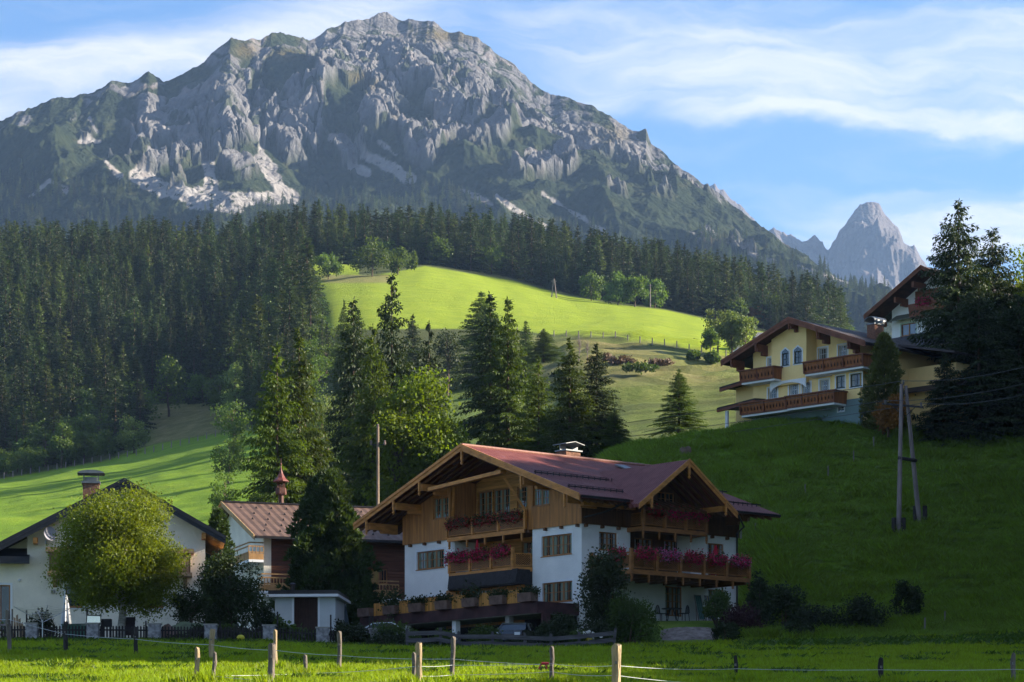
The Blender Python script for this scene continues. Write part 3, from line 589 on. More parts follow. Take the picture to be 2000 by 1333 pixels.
def limbs_np(H, cs, rg, r, base, n=6, every=1):
    V, Fc, o = [], [], 0
    def tub(pts, rad):
        nonlocal o
        a = np.arange(n)*2*np.pi/n
        for p, q in zip(pts, rad): V.append(np.stack([p[0]+q*np.cos(a), p[1]+q*np.sin(a), np.full(n, p[2])], 1))
        for i in range(len(pts)-1):
            for k in range(n): Fc.append((o+i*n+k, o+i*n+(k+1) % n, o+(i+1)*n+(k+1) % n, o+(i+1)*n+k))
        o += len(pts)*n
    top = H*.78; zz = np.linspace(-.5, top, 8); w = np.cumsum(rg.normal(size=(8, 2))*.04*H*.2, 0); w[:2] = 0
    tr = np.stack([w[:, 0], w[:, 1], zz], 1); tub(tr, r*(1-.85*np.clip(zz, 0, None)/top))
    for c in cs[::every]:
        z0 = max(H*base*.7, min(c[2]*.72, top*.95)); b = np.array([np.interp(z0, zz, w[:, 0]), np.interp(z0, zz, w[:, 1]), z0]); e = c[:3]
        m = (b+e)/2 + [0, 0, .04*H]; tub([b, (b+m)/2+[0, 0, .01*H], m, e], [r*.38, r*.3, r*.22, r*.06])
    return np.concatenate(V), np.array(Fc)
# heights and places: trees are planted on the terrain; a crown top seen at py sets the real height
def tree(name, crown_me, trunk_me, loc, sc=(1, 1, 1), rz=0.0, label=None, cat='tree', group=None, tilt=0.0):
    e = empty(name, loc, rz); e.scale = sc; e.rotation_euler = (tilt, tilt*.5, rz)
    link('trunk', trunk_me, e); link('crown', crown_me, e); tag(e, label, cat, group); return e
def trunk_mesh(H, r, lean=.02, seed=0, mat=None):
    v, f = trunk_np(H, r, 8, lean, seed); return np_mesh('trunk', v, f, [mat or BARK], smooth=True)
# spruce kinds (20 m tall before scaling)
SPR = [spruce_mesh('spruce_crown', 20, 4.2, 11, 1.0, NEEDLE, .42, shape=1.02), spruce_mesh('spruce_crown', 20, 4.2, 12, 1.0, NEEDLE, .5, gap=.03, shape=1.1), spruce_mesh('spruce_crown', 20, 4.2, 13, 1.05, NEEDLE_DARK, .55, gap=.02, shape=1.0), spruce_mesh('spruce_crown', 20, 4.4, 14, .9, NEEDLE_DARK, .3, gap=.16, shape=.95), spruce_mesh('spruce_crown', 20, 4.2, 15, 1.1, NEEDLE_DARK, .4, gap=.02, shape=.72), spruce_mesh('spruce_crown', 20, 4.2, 16, 1.0, leafm('sunlit_tint_needles', (.060, .098, .014), .42, (1.8, 1.6, .35)), .45, gap=.02, shape=.95)]  # last kind: yellower, brighter needles with sunlight put into their colour
SPT = trunk_mesh(20, .24, 0.0)
def spruce(px, top, D, k, w, label, group=None, rz=None, base=None, scz=None):
    x, y, z = gp(px, D) if base is None else xz(px, base, D)
    H = (HOR-top)/5400*D - z; s = H/20
    rz = rz if rz is not None else (px*7.3) % 6.28
    ww = w*(1.08 if group else 1.05)/(8.4*s) ; return tree('spruce_tree', SPR[k], SPT, (x, y, z), (s*ww, s*ww, s*1.01), rz, label, 'tree', group)
G1 = 'tall spruces behind the chalets'
spruce(541, 676, 216, 5, 9.0, 'tall spruce behind the turret of the brown roofed house, left one of the close pair', G1)
spruce(584, 648, 219, 1, 10.5, 'taller right spruce of the close pair behind the brown roofed house', G1)
spruce(690, 588, 238, 2, 9.2, 'tall dark spruce on the left edge of the dense group behind the pole', G1)
spruce(728, 640, 232, 5, 8.6, 'sunlit green spruce in the middle of the dense group behind the wooden pole', G1)
spruce(765, 538, 242, 3, 9.0, 'tallest spruce with a thin ragged spire above the bright meadow', G1)
spruce(838, 632, 246, 3, 6.6, 'slim dark spruce with ragged boughs behind the bright maple', G1)
spruce(957, 576, 252, 2, 9.6, 'tall dark spruce with bare left boughs behind the main chalet roof', G1)
spruce(992, 586, 250, 0, 9.0, 'tall full spruce just right of the dark one behind the chalet ridge', G1)
spruce(1052, 700, 243, 5, 6.4, 'shorter yellow green spruce between the two spruce pairs behind the chalet', G1)
spruce(1113, 664, 238, 1, 8.0, 'spruce behind the metal capped chimney of the main chalet', G1)
spruce(1165, 672, 240, 2, 6.6, 'dark spruce right of the chimney at the foot of the green hill', G1)
spruce(1200, 800, 236, 0, 4.2, 'small spruce at the right end of the row where the hill begins', G1)
spruce(1326, 722, 318, 0, 6.2, 'young spruce standing alone on the rough green slope beside the yellow house', base=842)
spruce(940, 572, 540, 0, 16.0, 'broad blue green spruce in the hollow below the bright meadow', rz=1)
spruce(806, 616, 500, 2, 9.0, 'hazy spruce in the hollow left of the round pine')
spruce(1027, 628, 520, 0, 8.5, 'hazy spruce behind the tall pair at the meadow foot')
spruce(1062, 643, 500, 0, 7.5, 'small dark spruce alone on the rough pasture below the bright meadow', base=706)
spruce(672, 590, 520, 1, 9.0, 'hazy spruce behind the dark group at the left end of the bright meadow')
spruce(700, 606, 515, 0, 10.0, 'hazy spruce peeping between the two tallest spruces')
spruce(1872, 396, 232, 4, 9.6, 'huge dark spruce in front of the white gabled house on the hill', base=880)
spruce(1938, 450, 238, 4, 9.5, 'second huge dark spruce with a thin bare tip on the hill top', base=868)
spruce(1990, 580, 228, 4, 9.5, 'dense dark spruce cut by the right edge of the picture', base=880)
spruce(1912, 560, 226, 4, 8.6, 'dense dark spruce filling the middle of the clump on the hill', base=884)
spruce(1845, 690, 224, 2, 5.6, 'low broad spruce at the foot of the dark clump on the hill', base=885)
# stone pines: dense rounded cones of tufts
def pine_mesh(name, H, Wd_, seed, n, mat, tuft=.32, shape='cone'):
    rg = np.random.default_rng(seed); B, T_, S, Wq = [], [], [], []
    for i in range(n):
        t = rg.random()**1.15; prof = {'cone': (1-t)**.52*.98+.03, 'dome': math.sqrt(max(0, 1-t**2.2))}[shape]
        a = rg.random()*6.283; lump = .80+.20*math.sin(3*a+9*t+seed)+.20*math.sin(5*a-19*t)+.10*math.sin(11*a+31*t)
        r = Wd_/2*prof*lump*(.45+.55*rg.random()**.35); c = np.array([r*math.cos(a), r*math.sin(a), H*(.05+.93*t)-.10*r])
        out = np.array([math.cos(a)*.55, math.sin(a)*.55, .9]); k = 9
        dd = unit(out[None]+rg.normal(size=(k, 3))*.55); B.append(np.repeat(c[None], k, 0)); T_.append(c+dd*tuft*(.7+.6*rg.random((k, 1)))); S.append(unit(np.cross(dd, rg.normal(size=(k, 3))))); Wq.append(np.full(k, tuft*.17))
    v, f = kites(np.concatenate(B), np.concatenate(T_), np.concatenate(S), np.concatenate(Wq)); return np_mesh(name, v, f, [mat])
def planted(name, me, H, px, base_or_D, label, cat='tree', group=None, tr=None, usebase=None, rz=0.0, tmat=None, sink=0.0, trr=None):
    D = base_or_D; x, y, z = gp(px, D) if usebase is None else xz(px, usebase, D)
    e = empty(name, (x, y, z-sink), rz); link('trunk', tr or trunk_mesh(H, trr or H*.014+.05, .03, int(px), tmat), e); link('crown', me, e); tag(e, label, cat, group); return e
def Hof(px, top, D, base=None):
    z = gz((px-1000)/5400*D, D) if base is None else (HOR-base)/5400*D
    return (HOR-top)/5400*D - z
h = Hof(640, 920, 182); planted('stone_pine', pine_mesh('pine_crown', h, 7.4, 5, 5200, PINE, .40), h, 641, 182, 'dense dark stone pine between the brown house and the main chalet', rz=.4)
h = Hof(425, 993, 176); planted('stone_pine', pine_mesh('pine_crown', h, 3.2, 6, 1500, PINE, .28), h, 425, 176, 'small stone pine with upright tufts between the left house and the brown house')
h = Hof(1727, 652, 222, 842); planted('stone_pine', pine_mesh('pine_crown', h, 4.0, 8, 1500, LARCH, .34), h, 1727, 222, 'slender pine with golden tufts beside the right corner of the yellow house', usebase=842)
# broad-leaved trees
def broad(px, top, D, width, leaf, nl, mat, label, seed, base=None, name='broadleaf_tree', clumps=26, shape='round', bs=.18, group=None, cat='tree', tmat=None, loose=1.0, every=1):
    h = Hof(px, top, D, base); wm = width/5400*D
    me, cs = broad_mesh('leaf_crown', h, wm, seed, leaf, nl, mat, clumps, bs*.55 if D > 300 else bs, shape, loose=loose)
    rg = np.random.default_rng(seed+1); tv, tf = limbs_np(h, cs, rg, h*.016+.05, bs, every=every); tr = np_mesh('trunk', tv, tf, [tmat or BARK], smooth=True)
    return planted(name, me, h, px, D, label, cat, group, tr=tr, usebase=base)
broad(838, 694, 229, 104, .27, 26000, LEAF, 'bright green sunlit maple glowing in the middle of the dark spruces', 31, clumps=50, shape='oval', bs=.05)
broad(776, 722, 228, 84, .28, 13000, LEAF, 'narrower bright leafy tree squeezed against the sunlit spruce', 32, clumps=40, shape='oval', bs=.1)
# garden birch in front of the left house
h = Hof(243, 932, 150.5); me, cs = broad_mesh('leaf_crown', h, 6.5, 44, .12, 80000, LEAF_BIRCH, 110, .17, 'egg', loose=.84)
rg_ = np.random.default_rng(3); tv, tf = limbs_np(h, cs, rg_, .25, .24, n=9, every=2)
planted('birch_tree', me, h, 236, 150.5, 'round sunlit birch with a white trunk in front of the left house', tr=np_mesh('trunk', tv, tf, [BARK_PALE], smooth=True))
broad(450, 1066, 157, 122, .13, 15000, LEAF_DARK, 'dark rowan with red berries left of the white shed', 51, name='rowan_tree', clumps=60, shape='egg', bs=.10)
broad(372, 1140, 154, 74, .12, 4200, LEAF_DARK, 'small leafy tree hiding the right corner of the left house', 52, clumps=26, shape='oval', bs=.3)
broad(1180, 1068, 156, 100, .15, 5200, LEAF_DARK, 'small garden tree with open boughs before the chalet balcony', 53, clumps=30, shape='cone', bs=.25, loose=1.15)
broad(1995, 478, 250, 90, .26, 9000, LEAF, 'yellow green broadleaf tree behind the huge spruces at the right edge', 54, base=800, clumps=50, shape='oval', bs=.1)
broad(2030, 520, 244, 110, .28, 7000, LEAF_BIRCH, 'yellow leafed tree peeping out at the far right edge', 55, base=800, clumps=40, shape='oval', bs=.1)
broad(1842, 678, 236, 90, .22, 3500, LEAF_AUT, 'golden autumn tree glowing behind the dark spruce boughs', 56, base=790, clumps=26, shape='round', bs=.1)
broad(1735, 765, 220, 70, .2, 2600, LEAF_AUT, 'reddish autumn bush under the slender pine on the hill', 57, base=842, clumps=22, shape='round', bs=.05)
G2 = 'broadleaf trees along the upper edge of the bright meadow'
for i, (px, top, base, w, mt, lab, shp) in enumerate([
  (641, 494, 547, 46, LEAF_FAR, 'round bright tree at the far left end of the bright meadow', 'round'), (727, 468, 541, 70, LEAF_FAR, 'widest dark round tree on the upper meadow edge', 'dome'),
  (777, 482, 537, 36, LEAF_FAR, 'upright leafy tree just right of the widest meadow tree', 'oval'), (803, 490, 529, 24, LEAF_FAR, 'smallest light tree at the bend of the upper meadow edge', 'oval'),
  (856, 458, 520, 50, LEAF_FAR, 'large leafy tree before the forest above the shaded meadow', 'round'), (893, 470, 518, 40, LEAF_FAR, 'thin leafy tree with a pale trunk above the shaded meadow', 'round'),
  (1155, 534, 588, 46, LEAF_FAR, 'leafy tree at the forest edge just right of the twin leg pole', 'round'), (1207, 534, 597, 44, LEAF_FAR, 'dark leafy tree left of the pair by the leaning pole', 'dome'),
  (1240, 529, 600, 40, LEAF_FAR, 'tall middle leafy tree on the right meadow edge', 'oval'), (1279, 541, 602, 44, LEAF_FAR, 'sunlit leafy tree beside the thin pole at the meadow edge', 'round'),
  (1437, 580, 632, 40, LEAF_FAR, 'dark leafy tree behind the light poplars', 'dome'), (1478, 598, 640, 40, LEAF_AUT, 'orange brown bush at the forest edge above the poplars', 'round'),
  (1545, 584, 640, 72, LEAF_FAR, 'wide dome shaped tree above the ridge of the yellow house', 'dome'), (1607, 570, 640, 40, LEAF_FAR, 'tall oval sunlit tree above the right slope of the yellow house roof', 'oval'),
  (1578, 600, 640, 36, LEAF_FAR, 'low leafy tree between the dome shaped and the oval tree', 'round'), (1402, 596, 690, 46, LEAF_PALE, 'tallest light poplar left of the yellow house', 'oval'),
  (1430, 610, 692, 34, LEAF_PALE, 'middle light poplar left of the yellow house', 'oval'), (1456, 612, 692, 46, LEAF_PALE, 'right light poplar near the small grey roof', 'oval'),
  (1388, 640, 694, 30, LEAF_FAR, 'low light tree at the left foot of the poplars', 'round'), (1393, 684, 712, 26, LEAF_FAR, 'small bush below the poplars on the rough pasture', 'round'), (1355, 684, 708, 22, LEAF_FAR, 'small bush on the terraced pasture left of the poplars', 'round')]):
    D = D_at(px, base, 400); broad(px, top, D, w*1.12, .62*D/900, 2600, mt, lab, 100+i, clumps=22, shape=shp, bs=.12 if w < 60 else .08, group=G2)
G3 = 'trees and bushes along the foot of the forest above the left meadow'
for i, (px, top, D, w, mt, lab, shp) in enumerate([
  (525, 578, 705, 60, LEAF_PALE, 'pale weeping birch before the dark forest', 'round'), (566, 582, 700, 44, LEAF_FAR, 'rounded green tree right of the pale birch', 'oval'),
  (330, 682, 815, 66, LEAF_FAR, 'large sunlit leafy tree low in the dark forest', 'cone'), (262, 812, 886, 66, LEAF_PALE, 'single round tree with forked trunk at the meadow top', 'round'),
  (490, 668, 800, 50, LEAF_FAR, 'light green leafy tree left of the tall spruce pair', 'oval'), (462, 700, 822, 50, LEAF_PALE, 'pale feathery tree below the weeping birch', 'cone'),
  (430, 724, 815, 54, LEAF_FAR, 'round bush above the brown slope', 'round'), (455, 775, 880, 70, LEAF_FAR, 'leafy tree at the right end of the left meadow', 'round'),
  (446, 850, 945, 60, LEAF_FAR, 'leafy tree beside the spruce pair above the meadow', 'oval'), (440, 920, 1010, 60, LEAF_FAR, 'hazy leafy tree down beside the spruce pair', 'oval'),
  (600, 690, 860, 60, LEAF_FAR, 'light leafy tree between the two spruce groups', 'oval'), (640, 745, 880, 60, LEAF_PALE, 'pale round tree in the gap between the spruce groups', 'round'),
  (625, 800, 920, 70, LEAF_FAR, 'leafy tree low in the gap between the spruce groups', 'round'), (874, 628, 775, 46, LEAF_DARK, 'flat topped dark pine in the hollow below the bright meadow', 'dome'),
  (120, 812, 915, 44, LEAF_FAR, 'round bush at the forest foot far left', 'round'), (165, 832, 905, 50, LEAF_FAR, 'wide bush at the forest foot left of the lone round tree', 'round'),
  (215, 838, 898, 50, LEAF_FAR, 'bush just left of the lone round tree', 'round'), (60, 870, 925, 56, LEAF_FAR, 'bush in the shade at the forest foot near the left edge', 'round'),
  (20, 880, 932, 50, LEAF_FAR, 'bush at the very left end of the forest foot', 'round'), (140, 880, 910, 40, LEAF_FAR, 'low bush at the meadow fence line on the left', 'round')]):
    D = D_at(px, D, 250, 1100); broad(px, top, D, w*1.1, .55*D/800, 2600, mt, lab, 140+i, clumps=22, shape=shp, bs=.12, group=G3)
# ---------------- the forest
FK = [spruce_mesh('forest_spruce', 22, 3.9, 70+i, .46, NEEDLE_FAR if i < 3 else LARCH_FAR, .4, ksize=2.6, shape=1.0, gap=.03, trunk=True) for i in range(4)]
_bm = broad_mesh('forest_broadleaf', 14, 9.5, 88, .62, 1500, LEAF_FAR, 20, .08, 'round', trunk=True)[0]
FK.append(_bm)
def forest():
    rg = np.random.default_rng(77); pts = []
    for _ in range(40000):
        px = rg.uniform(-620, 1790); D = math.exp(rg.uniform(math.log(560), math.log(1290))); x = (px-1000)/5400*D
        pts.append((px, D, x))
    a = np.array(pts); z = ground_np(a[:, 2], a[:, 1]); py = 1600-5400*z/a[:, 1]; px, D = a[:, 0], a[:, 1]
    up = np.interp(px, [-200, 0, 200, 300, 450, 520], [930, 930, 893, 860, 812, 790])
    left = (px < 596+ (py > 700)*30) & (py < up) & (D > 640) & ~((px > 275) & (px < 480) & (py > 788))
    topm = np.interp(px, [560, 600, 640, 700, 830, 950, 1000, 1100, 1200, 1300, 1400, 1500, 1600, 1800], [506, 505, 503, 505, 513, 530, 543, 572, 590, 602, 624, 646, 670, 700])
    above = ((px >= 575) & (py < topm) & (D > 950)) | ((px > 610) & (px < 980) & (D > 1112)) | ((px > 660) & (px < 980) & (D > 1090))
    hollow = (px > 480) & (px < 640) & (D > 600) & (D < 860) & (py > 690)
    edge = (px > 585) & (px < 612) & (py > 600) & (py < 700) & (D > 640)
    cen = (px > 618) & (py > 500) & (D > 600)
    ok = (left | above | hollow | edge) & ~((px > 622+fbm(D/60, D*0, 2, 5)*18) & (py < 660) & (py > topm) & (D < 1085)) 
    idx = np.where(ok)[0]; rg.shuffle(idx); keep = []; cell = {}
    for i in idx:
        s = 6.2 if D[i] < 800 else 6.8; k = (int(a[i, 2]//s), int(D[i]//s))
        if k in cell: continue
        if any((k[0]+u, k[1]+w) in cell and (cell[(k[0]+u, k[1]+w)][0]-a[i, 2])**2+(cell[(k[0]+u, k[1]+w)][1]-D[i])**2 < (s*.72)**2 for u in (-1, 0, 1) for w in (-1, 0, 1)): continue
        cell[k] = (a[i, 2], D[i]); keep.append(i)
    keep = np.array(keep); print('forest trees', len(keep))
    Hs = (9.5+17*rg.random(len(keep))**.9)*np.interp(D[keep], [640, 700, 900, 1100, 1300], [.68, .95, .98, 1.0, 1.0])
    # the 300 that show largest: nearest ones with little in front
    show = []
    order = np.argsort(D[keep]); sky_ = np.full(2200, 3000.0)
    vis = np.zeros(len(keep))
    for j in order:
        i = keep[j]; top = py[i]-Hs[j]*5400/D[i]; w = max(2, int(2.6*5400/D[i])); lo, hi = int(max(0, px[i]-w+100)), int(min(2199, px[i]+w+100))
        if hi <= lo: continue
        vis[j] = max(0, float(np.mean(np.minimum(sky_[lo:hi], py[i]))-top))*(hi-lo)*(1 if -20 < px[i] < 1700 else 0); sky_[lo:hi] = np.minimum(sky_[lo:hi], top+(py[i]-top)*.25)
    big = set(np.argsort(-vis)[:285].tolist()); P, S_, R_, K_ = [], [], [], []
    GF = 'trees of the dense forest on the hillside'
    for j in range(len(keep)):
        i = keep[j]; k = 4 if rg.random() < (.10+.25*(D[i] < 720)) else 3 if rg.random() < .14 else int(rg.integers(0, 3)); s = Hs[j]/22*(.9 if k == 4 else 1); rz = rg.random()*6.28; loc = (a[i, 2], D[i], z[i]-.3); wd = s*(1.0+.5*rg.random())
        if j in big:
            o = link('forest_broadleaf' if k == 4 else 'forest_spruce', FK[k]); o.location = loc; o.scale = (wd, wd, s); o.rotation_euler = (0, 0, rz); tag(o, ('round crowned broadleaf tree' if k == 4 else 'light green larch' if k == 3 else 'dark green spruce')+(' against the mountain on the ridge above the bright meadow' if px[i] > 620 and py[i] < 560 else ' in the forest belt right of the bright meadow' if px[i] > 620 else ' at the foot of the forest just above the left meadow' if D[i] < 720 else ' on the skyline of the forest at the left' if D[i] > 1080 else ' in the middle of the forested slope at the left' if px[i] < 330 else ' in the forest between the left slope and the bright meadow'), 'tree', GF)
            o['_k'] = k
        elif -620 < px[i] < 1760:
            P.append(loc); S_.append((wd, wd, s)); R_.append(rz); K_.append(k)
    return P, S_, R_, K_
def scatter(name, P, S_, R_, K_, kinds, label=None, cat=None):
    # one object: instances of the given objects' meshes on its own points
    me = bpy.data.meshes.new(name); me.from_pydata([tuple(p) for p in P], [], []); 
    for n_, dt, arr, key in (('scl', 'FLOAT_VECTOR', S_, 'vector'), ('rot', 'FLOAT', R_, 'value'), ('knd', 'INT', K_, 'value')):
        at = me.attributes.new(n_, dt, 'POINT'); at.data.foreach_set(key, np.asarray(arr, np.int32 if dt == 'INT' else np.float32).ravel())
    o = bpy.data.objects.new(name, me); C.objects.link(o); tag(o, label, cat, kind='stuff')
    ng = bpy.data.node_groups.new(name, 'GeometryNodeTree'); ng.interface.new_socket('Geometry', in_out='INPUT', socket_type='NodeSocketGeometry'); ng.interface.new_socket('Geometry', in_out='OUTPUT', socket_type='NodeSocketGeometry')
    N, L = ng.nodes, ng.links; gi = N.new('NodeGroupInput'); go = N.new('NodeGroupOutput'); iop = N.new('GeometryNodeInstanceOnPoints'); j = N.new('GeometryNodeJoinGeometry')
    for k in reversed(kinds):
        oi = N.new('GeometryNodeObjectInfo'); oi.transform_space = 'ORIGINAL'; oi.inputs['As Instance'].default_value = True; oi.inputs['Object'].default_value = k
        L.new(oi.outputs['Geometry'], j.inputs[0])
    L.new(gi.outputs[0], iop.inputs['Points']); L.new(j.outputs[0], iop.inputs['Instance']); iop.inputs['Pick Instance'].default_value = True
    def att(n_, dt):
        q = N.new('GeometryNodeInputNamedAttribute'); q.data_type = dt; q.inputs['Name'].default_value = n_; return q.outputs['Attribute']
    L.new(att('knd', 'INT'), iop.inputs['Instance Index']); L.new(att('scl', 'FLOAT_VECTOR'), iop.inputs['Scale'])
    cx = N.new('ShaderNodeCombineXYZ'); L.new(att('rot', 'FLOAT'), cx.inputs[2]); L.new(cx.outputs[0], iop.inputs['Rotation']); L.new(iop.outputs[0], go.inputs[0])
    md = o.modifiers.new('scatter', 'NODES'); md.node_group = ng; return o
_f = forest()
KIND_OBJ = []
for k in range(5): KIND_OBJ.append(next(o for o in C.objects if o.name.startswith('forest_') and o.get('_k') == k))
for o in C.objects:
    if '_k' in o: del o['_k']
scatter('forest', *_f, KIND_OBJ, 'dense dark spruce forest covering the hill below the mountain', 'forest')
def mountain_forest():
    X, D, Z, PX, PY, veg, scree = MT; rg = np.random.default_rng(5); P, S_, R_, K_ = [], [], [], []
    n = 0
    line = lambda px: np.interp(px, [0, 130, 280, 330, 480, 520, 600, 700, 800, 900, 980, 1050, 1100, 1150, 1250, 1350, 1450, 1600, 1720], [330, 345, 385, 410, 410, 395, 385, 365, 352, 375, 408, 430, 440, 452, 455, 445, 470, 530, 575])
    a = rg.integers(2, X.shape[0]-14, 90000); b = rg.integers(2, X.shape[1]-2, 90000)
    cl = fbm(X[a, b]/90, D[a, b]/140, 3, 88)
    for q in range(len(a)):
        i, j = a[q], b[q]; px, py = PX[i, j], PY[i, j]
        if not (-20 < px < 1740) or scree[i, j] > .3: continue
        dy = py-line(px)
        if dy < -8 or py > 640: continue
        if dy < 35 and rg.random() > .3+dy/40+cl[q]*1.2: continue
        if n > 5200: break
        s = (10+9*rg.random())/22; P.append((X[i, j], D[i, j], Z[i, j]-.5)); S_.append((s*1.1, s*1.1, s)); R_.append(rg.random()*6.28); K_.append(int(rg.integers(0, 4))); n += 1
    print('mountain trees', n)
    scatter('mountain_woods', P, S_, R_, K_, KIND_OBJ, 'pale hazy conifer woods on the lower slopes of the mountain', 'forest')
mountain_forest()

def shade_woods():
    # unseen woods added past the right edge, tops shaped to shade houses and hill
    rg = np.random.default_rng(21); P, S_, R_, K_ = [], [], [], []
    for _ in range(3000):
        X = rg.uniform(43, 120); Y = rg.uniform(56, 330)
        if X/Y < .205: continue
        z = gz(X, Y)
        base_top = np.interp(Y-(X-45)*.07, [56, 84, 88, 93, 100, 190, 215, 260, 330], [20.5, 21.5, 26, 33, 38.5, 39.5, 45, 48, 50])
        top = base_top + (X-45)*.40 - 3.2*rg.random(); H = top - z
        if H < 6: continue
        if H > 27: H = 27
        s = H/22; w = max(s, .62)*(1.05+.25*rg.random()); P.append((X, Y, z-.3)); S_.append((w, w, s)); R_.append(rg.random()*6.28); K_.append(int(rg.integers(0, 4)))
    scatter('shade_woods', P, S_, R_, K_, KIND_OBJ, 'unseen spruce woods added past the right edge to shade the houses', 'forest')
shade_woods()
# ------------------------------------------------------------------ building helpers
PLASTER = M_('white_plaster', (.74, .74, .73), .9, .10, .35, .5, bscale=14); CREAM = M_('cream_plaster', (.76, .71, .60), .9, .10, .6, .5, bscale=14)
YELLOW = M_('yellow_plaster', (.88, .64, .28), .9, .06, .5, .5, bscale=14); TEAL = M_('grey_teal_plaster', (.14, .21, .22), .9, .08, .8)
TRIMW = M_('white_trim', (.70, .72, .74), .7, .04, 2)
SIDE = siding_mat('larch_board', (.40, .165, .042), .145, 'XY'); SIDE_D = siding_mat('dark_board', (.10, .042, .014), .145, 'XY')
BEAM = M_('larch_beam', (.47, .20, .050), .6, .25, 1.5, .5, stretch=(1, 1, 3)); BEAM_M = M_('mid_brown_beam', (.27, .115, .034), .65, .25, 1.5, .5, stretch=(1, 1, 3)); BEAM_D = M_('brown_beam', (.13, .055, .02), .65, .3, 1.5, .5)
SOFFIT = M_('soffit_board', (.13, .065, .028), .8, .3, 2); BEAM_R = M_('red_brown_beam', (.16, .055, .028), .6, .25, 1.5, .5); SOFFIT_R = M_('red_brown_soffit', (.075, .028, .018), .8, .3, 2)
FRAME = M_('window_wood', (.30, .13, .04), .5, .2, 2); FRAME_W = M_('white_window_wood', (.55, .58, .60), .5, .05, 2); FRAME_G = M_('dark_green_frame', (.02, .045, .05), .5, .1, 2)
def glass_mat():
    m = M_('window_glass', (.014, .018, .020), .06, .3, .8, spec=.9); return m
GLASS = glass_mat(); CURT = M_('curtain', (.20, .23, .17), .95, .3, 6, .8, stretch=(9, 9, .2)); CURT_W = M_('white_curtain', (.35, .37, .38), .95, .25, 6, .8, stretch=(9, 9, .2))
METAL_D = M_('dark_sheet_metal', (.035, .032, .034), .45, .2, 2, metal=.6); METAL = M_('zinc_sheet', (.17, .18, .19), .5, .2, 2, metal=.5); BRICK = M_('chimney_brick', (.20, .10, .065), .9, .35, 8, .8); STONE = M_('chimney_render', (.30, .24, .20), .95, .3, 3, .8)
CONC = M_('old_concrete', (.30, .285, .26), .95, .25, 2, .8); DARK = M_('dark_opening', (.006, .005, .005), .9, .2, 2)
def tile_mat(name, c1, c2, row, rib):
    # roof covering: courses up the slope, ribs down it
    m = M_(name, c1, .62, .25, 1.6, base2=c2, spec=.25, stretch=(1, 1, 1)); N, L = m.node_tree.nodes, m.node_tree.links; b = N['Principled BSDF']; t = N.new('ShaderNodeUVMap'); sp = N.new('ShaderNodeSeparateXYZ'); L.new(t.outputs[0], sp.inputs[0])
    def saw(o, k, tri):
        d = N.new('ShaderNodeMath'); d.operation = 'DIVIDE'; L.new(o, d.inputs[0]); d.inputs[1].default_value = k; f = N.new('ShaderNodeMath'); f.operation = 'FRACT'; L.new(d.outputs[0], f.inputs[0])
        if not tri: return f.outputs[0]
        s = N.new('ShaderNodeMath'); s.operation = 'PINGPONG'; L.new(f.outputs[0], s.inputs[0]); s.inputs[1].default_value = .5; return s.outputs[0]
    a = N.new('ShaderNodeMath'); a.operation = 'ADD'; L.new(saw(sp.outputs['X'], rib, True), a.inputs[0]); L.new(saw(sp.outputs['Y'], row, False), a.inputs[1])
    bp = N.new('ShaderNodeBump'); bp.inputs['Strength'].default_value = 1; bp.inputs['Distance'].default_value = .09; L.new(a.outputs[0], bp.inputs['Height']); L.new(bp.outputs[0], b.inputs['Normal']); return m
TILE = tile_mat('red_brown_metal_tile', (.125, .030, .026), (.18, .058, .048), .38, .21); SLATE_B = tile_mat('brown_sheet_roof', (.105, .066, .050), (.145, .09, .07), 2.4, .62); TILE_D = tile_mat('dark_roof_tile', (.035, .028, .028), (.06, .05, .048), .34, .25); TILE_G = tile_mat('grey_roof', (.15, .15, .155), (.21, .20, .20), .5, .4); ROOF_BE = tile_mat('beige_sheet_roof', (.24, .18, .14), (.30, .23, .18), 1.2, .6)
class House:
    def __init__(s, name, px, D, zb, ang, label, cat='house', group=None):
        x = (px-1000)/5400*D; s.o = Vector((x, D, zb)); s.c, s.s = math.cos(ang), math.sin(ang); s.zb = zb
        s.root = empty(name, (x, D, zb), ang); tag(s.root, label, cat, group)
    def w(s, x, y, z=0): return Vector((s.o.x+x*s.c-y*s.s, s.o.y+x*s.s+y*s.c, s.o.z+z))
    def f1(s, px, py, x0=0.0):      # a point of the plane x = x0 seen at (px, py): its (y, z)
        p = (px-1000)/5400; X0, Y0 = s.o.x+x0*s.c, s.o.y+x0*s.s
        y = (X0-p*Y0)/(s.s+p*s.c); Y = Y0+y*s.c; return y, (HOR-py)/5400*Y-s.zb
    def f2(s, px, py, y0=0.0):      # the plane y = y0: its (x, z)
        p = (px-1000)/5400; X0, Y0 = s.o.x-y0*s.s, s.o.y+y0*s.c
        x = (p*Y0-X0)/(s.c-p*s.s); Y = Y0+x*s.s; return x, (HOR-py)/5400*Y-s.zb
def hb(mb, pl, c, u0, u1, z0, z1, o0, o1):
    # box on a facade: u along it, o outwards from it
    if pl == 'x': mb.box(c-o1, c-o0, min(u0,u1), max(u0,u1), z0, z1)
    else: mb.box(min(u0,u1), max(u0,u1), c-o1, c-o0, z0, z1)
def pt(pl, c, u, z, o=0.0): return (c-o, u, z) if pl == 'x' else (u, c-o, z)
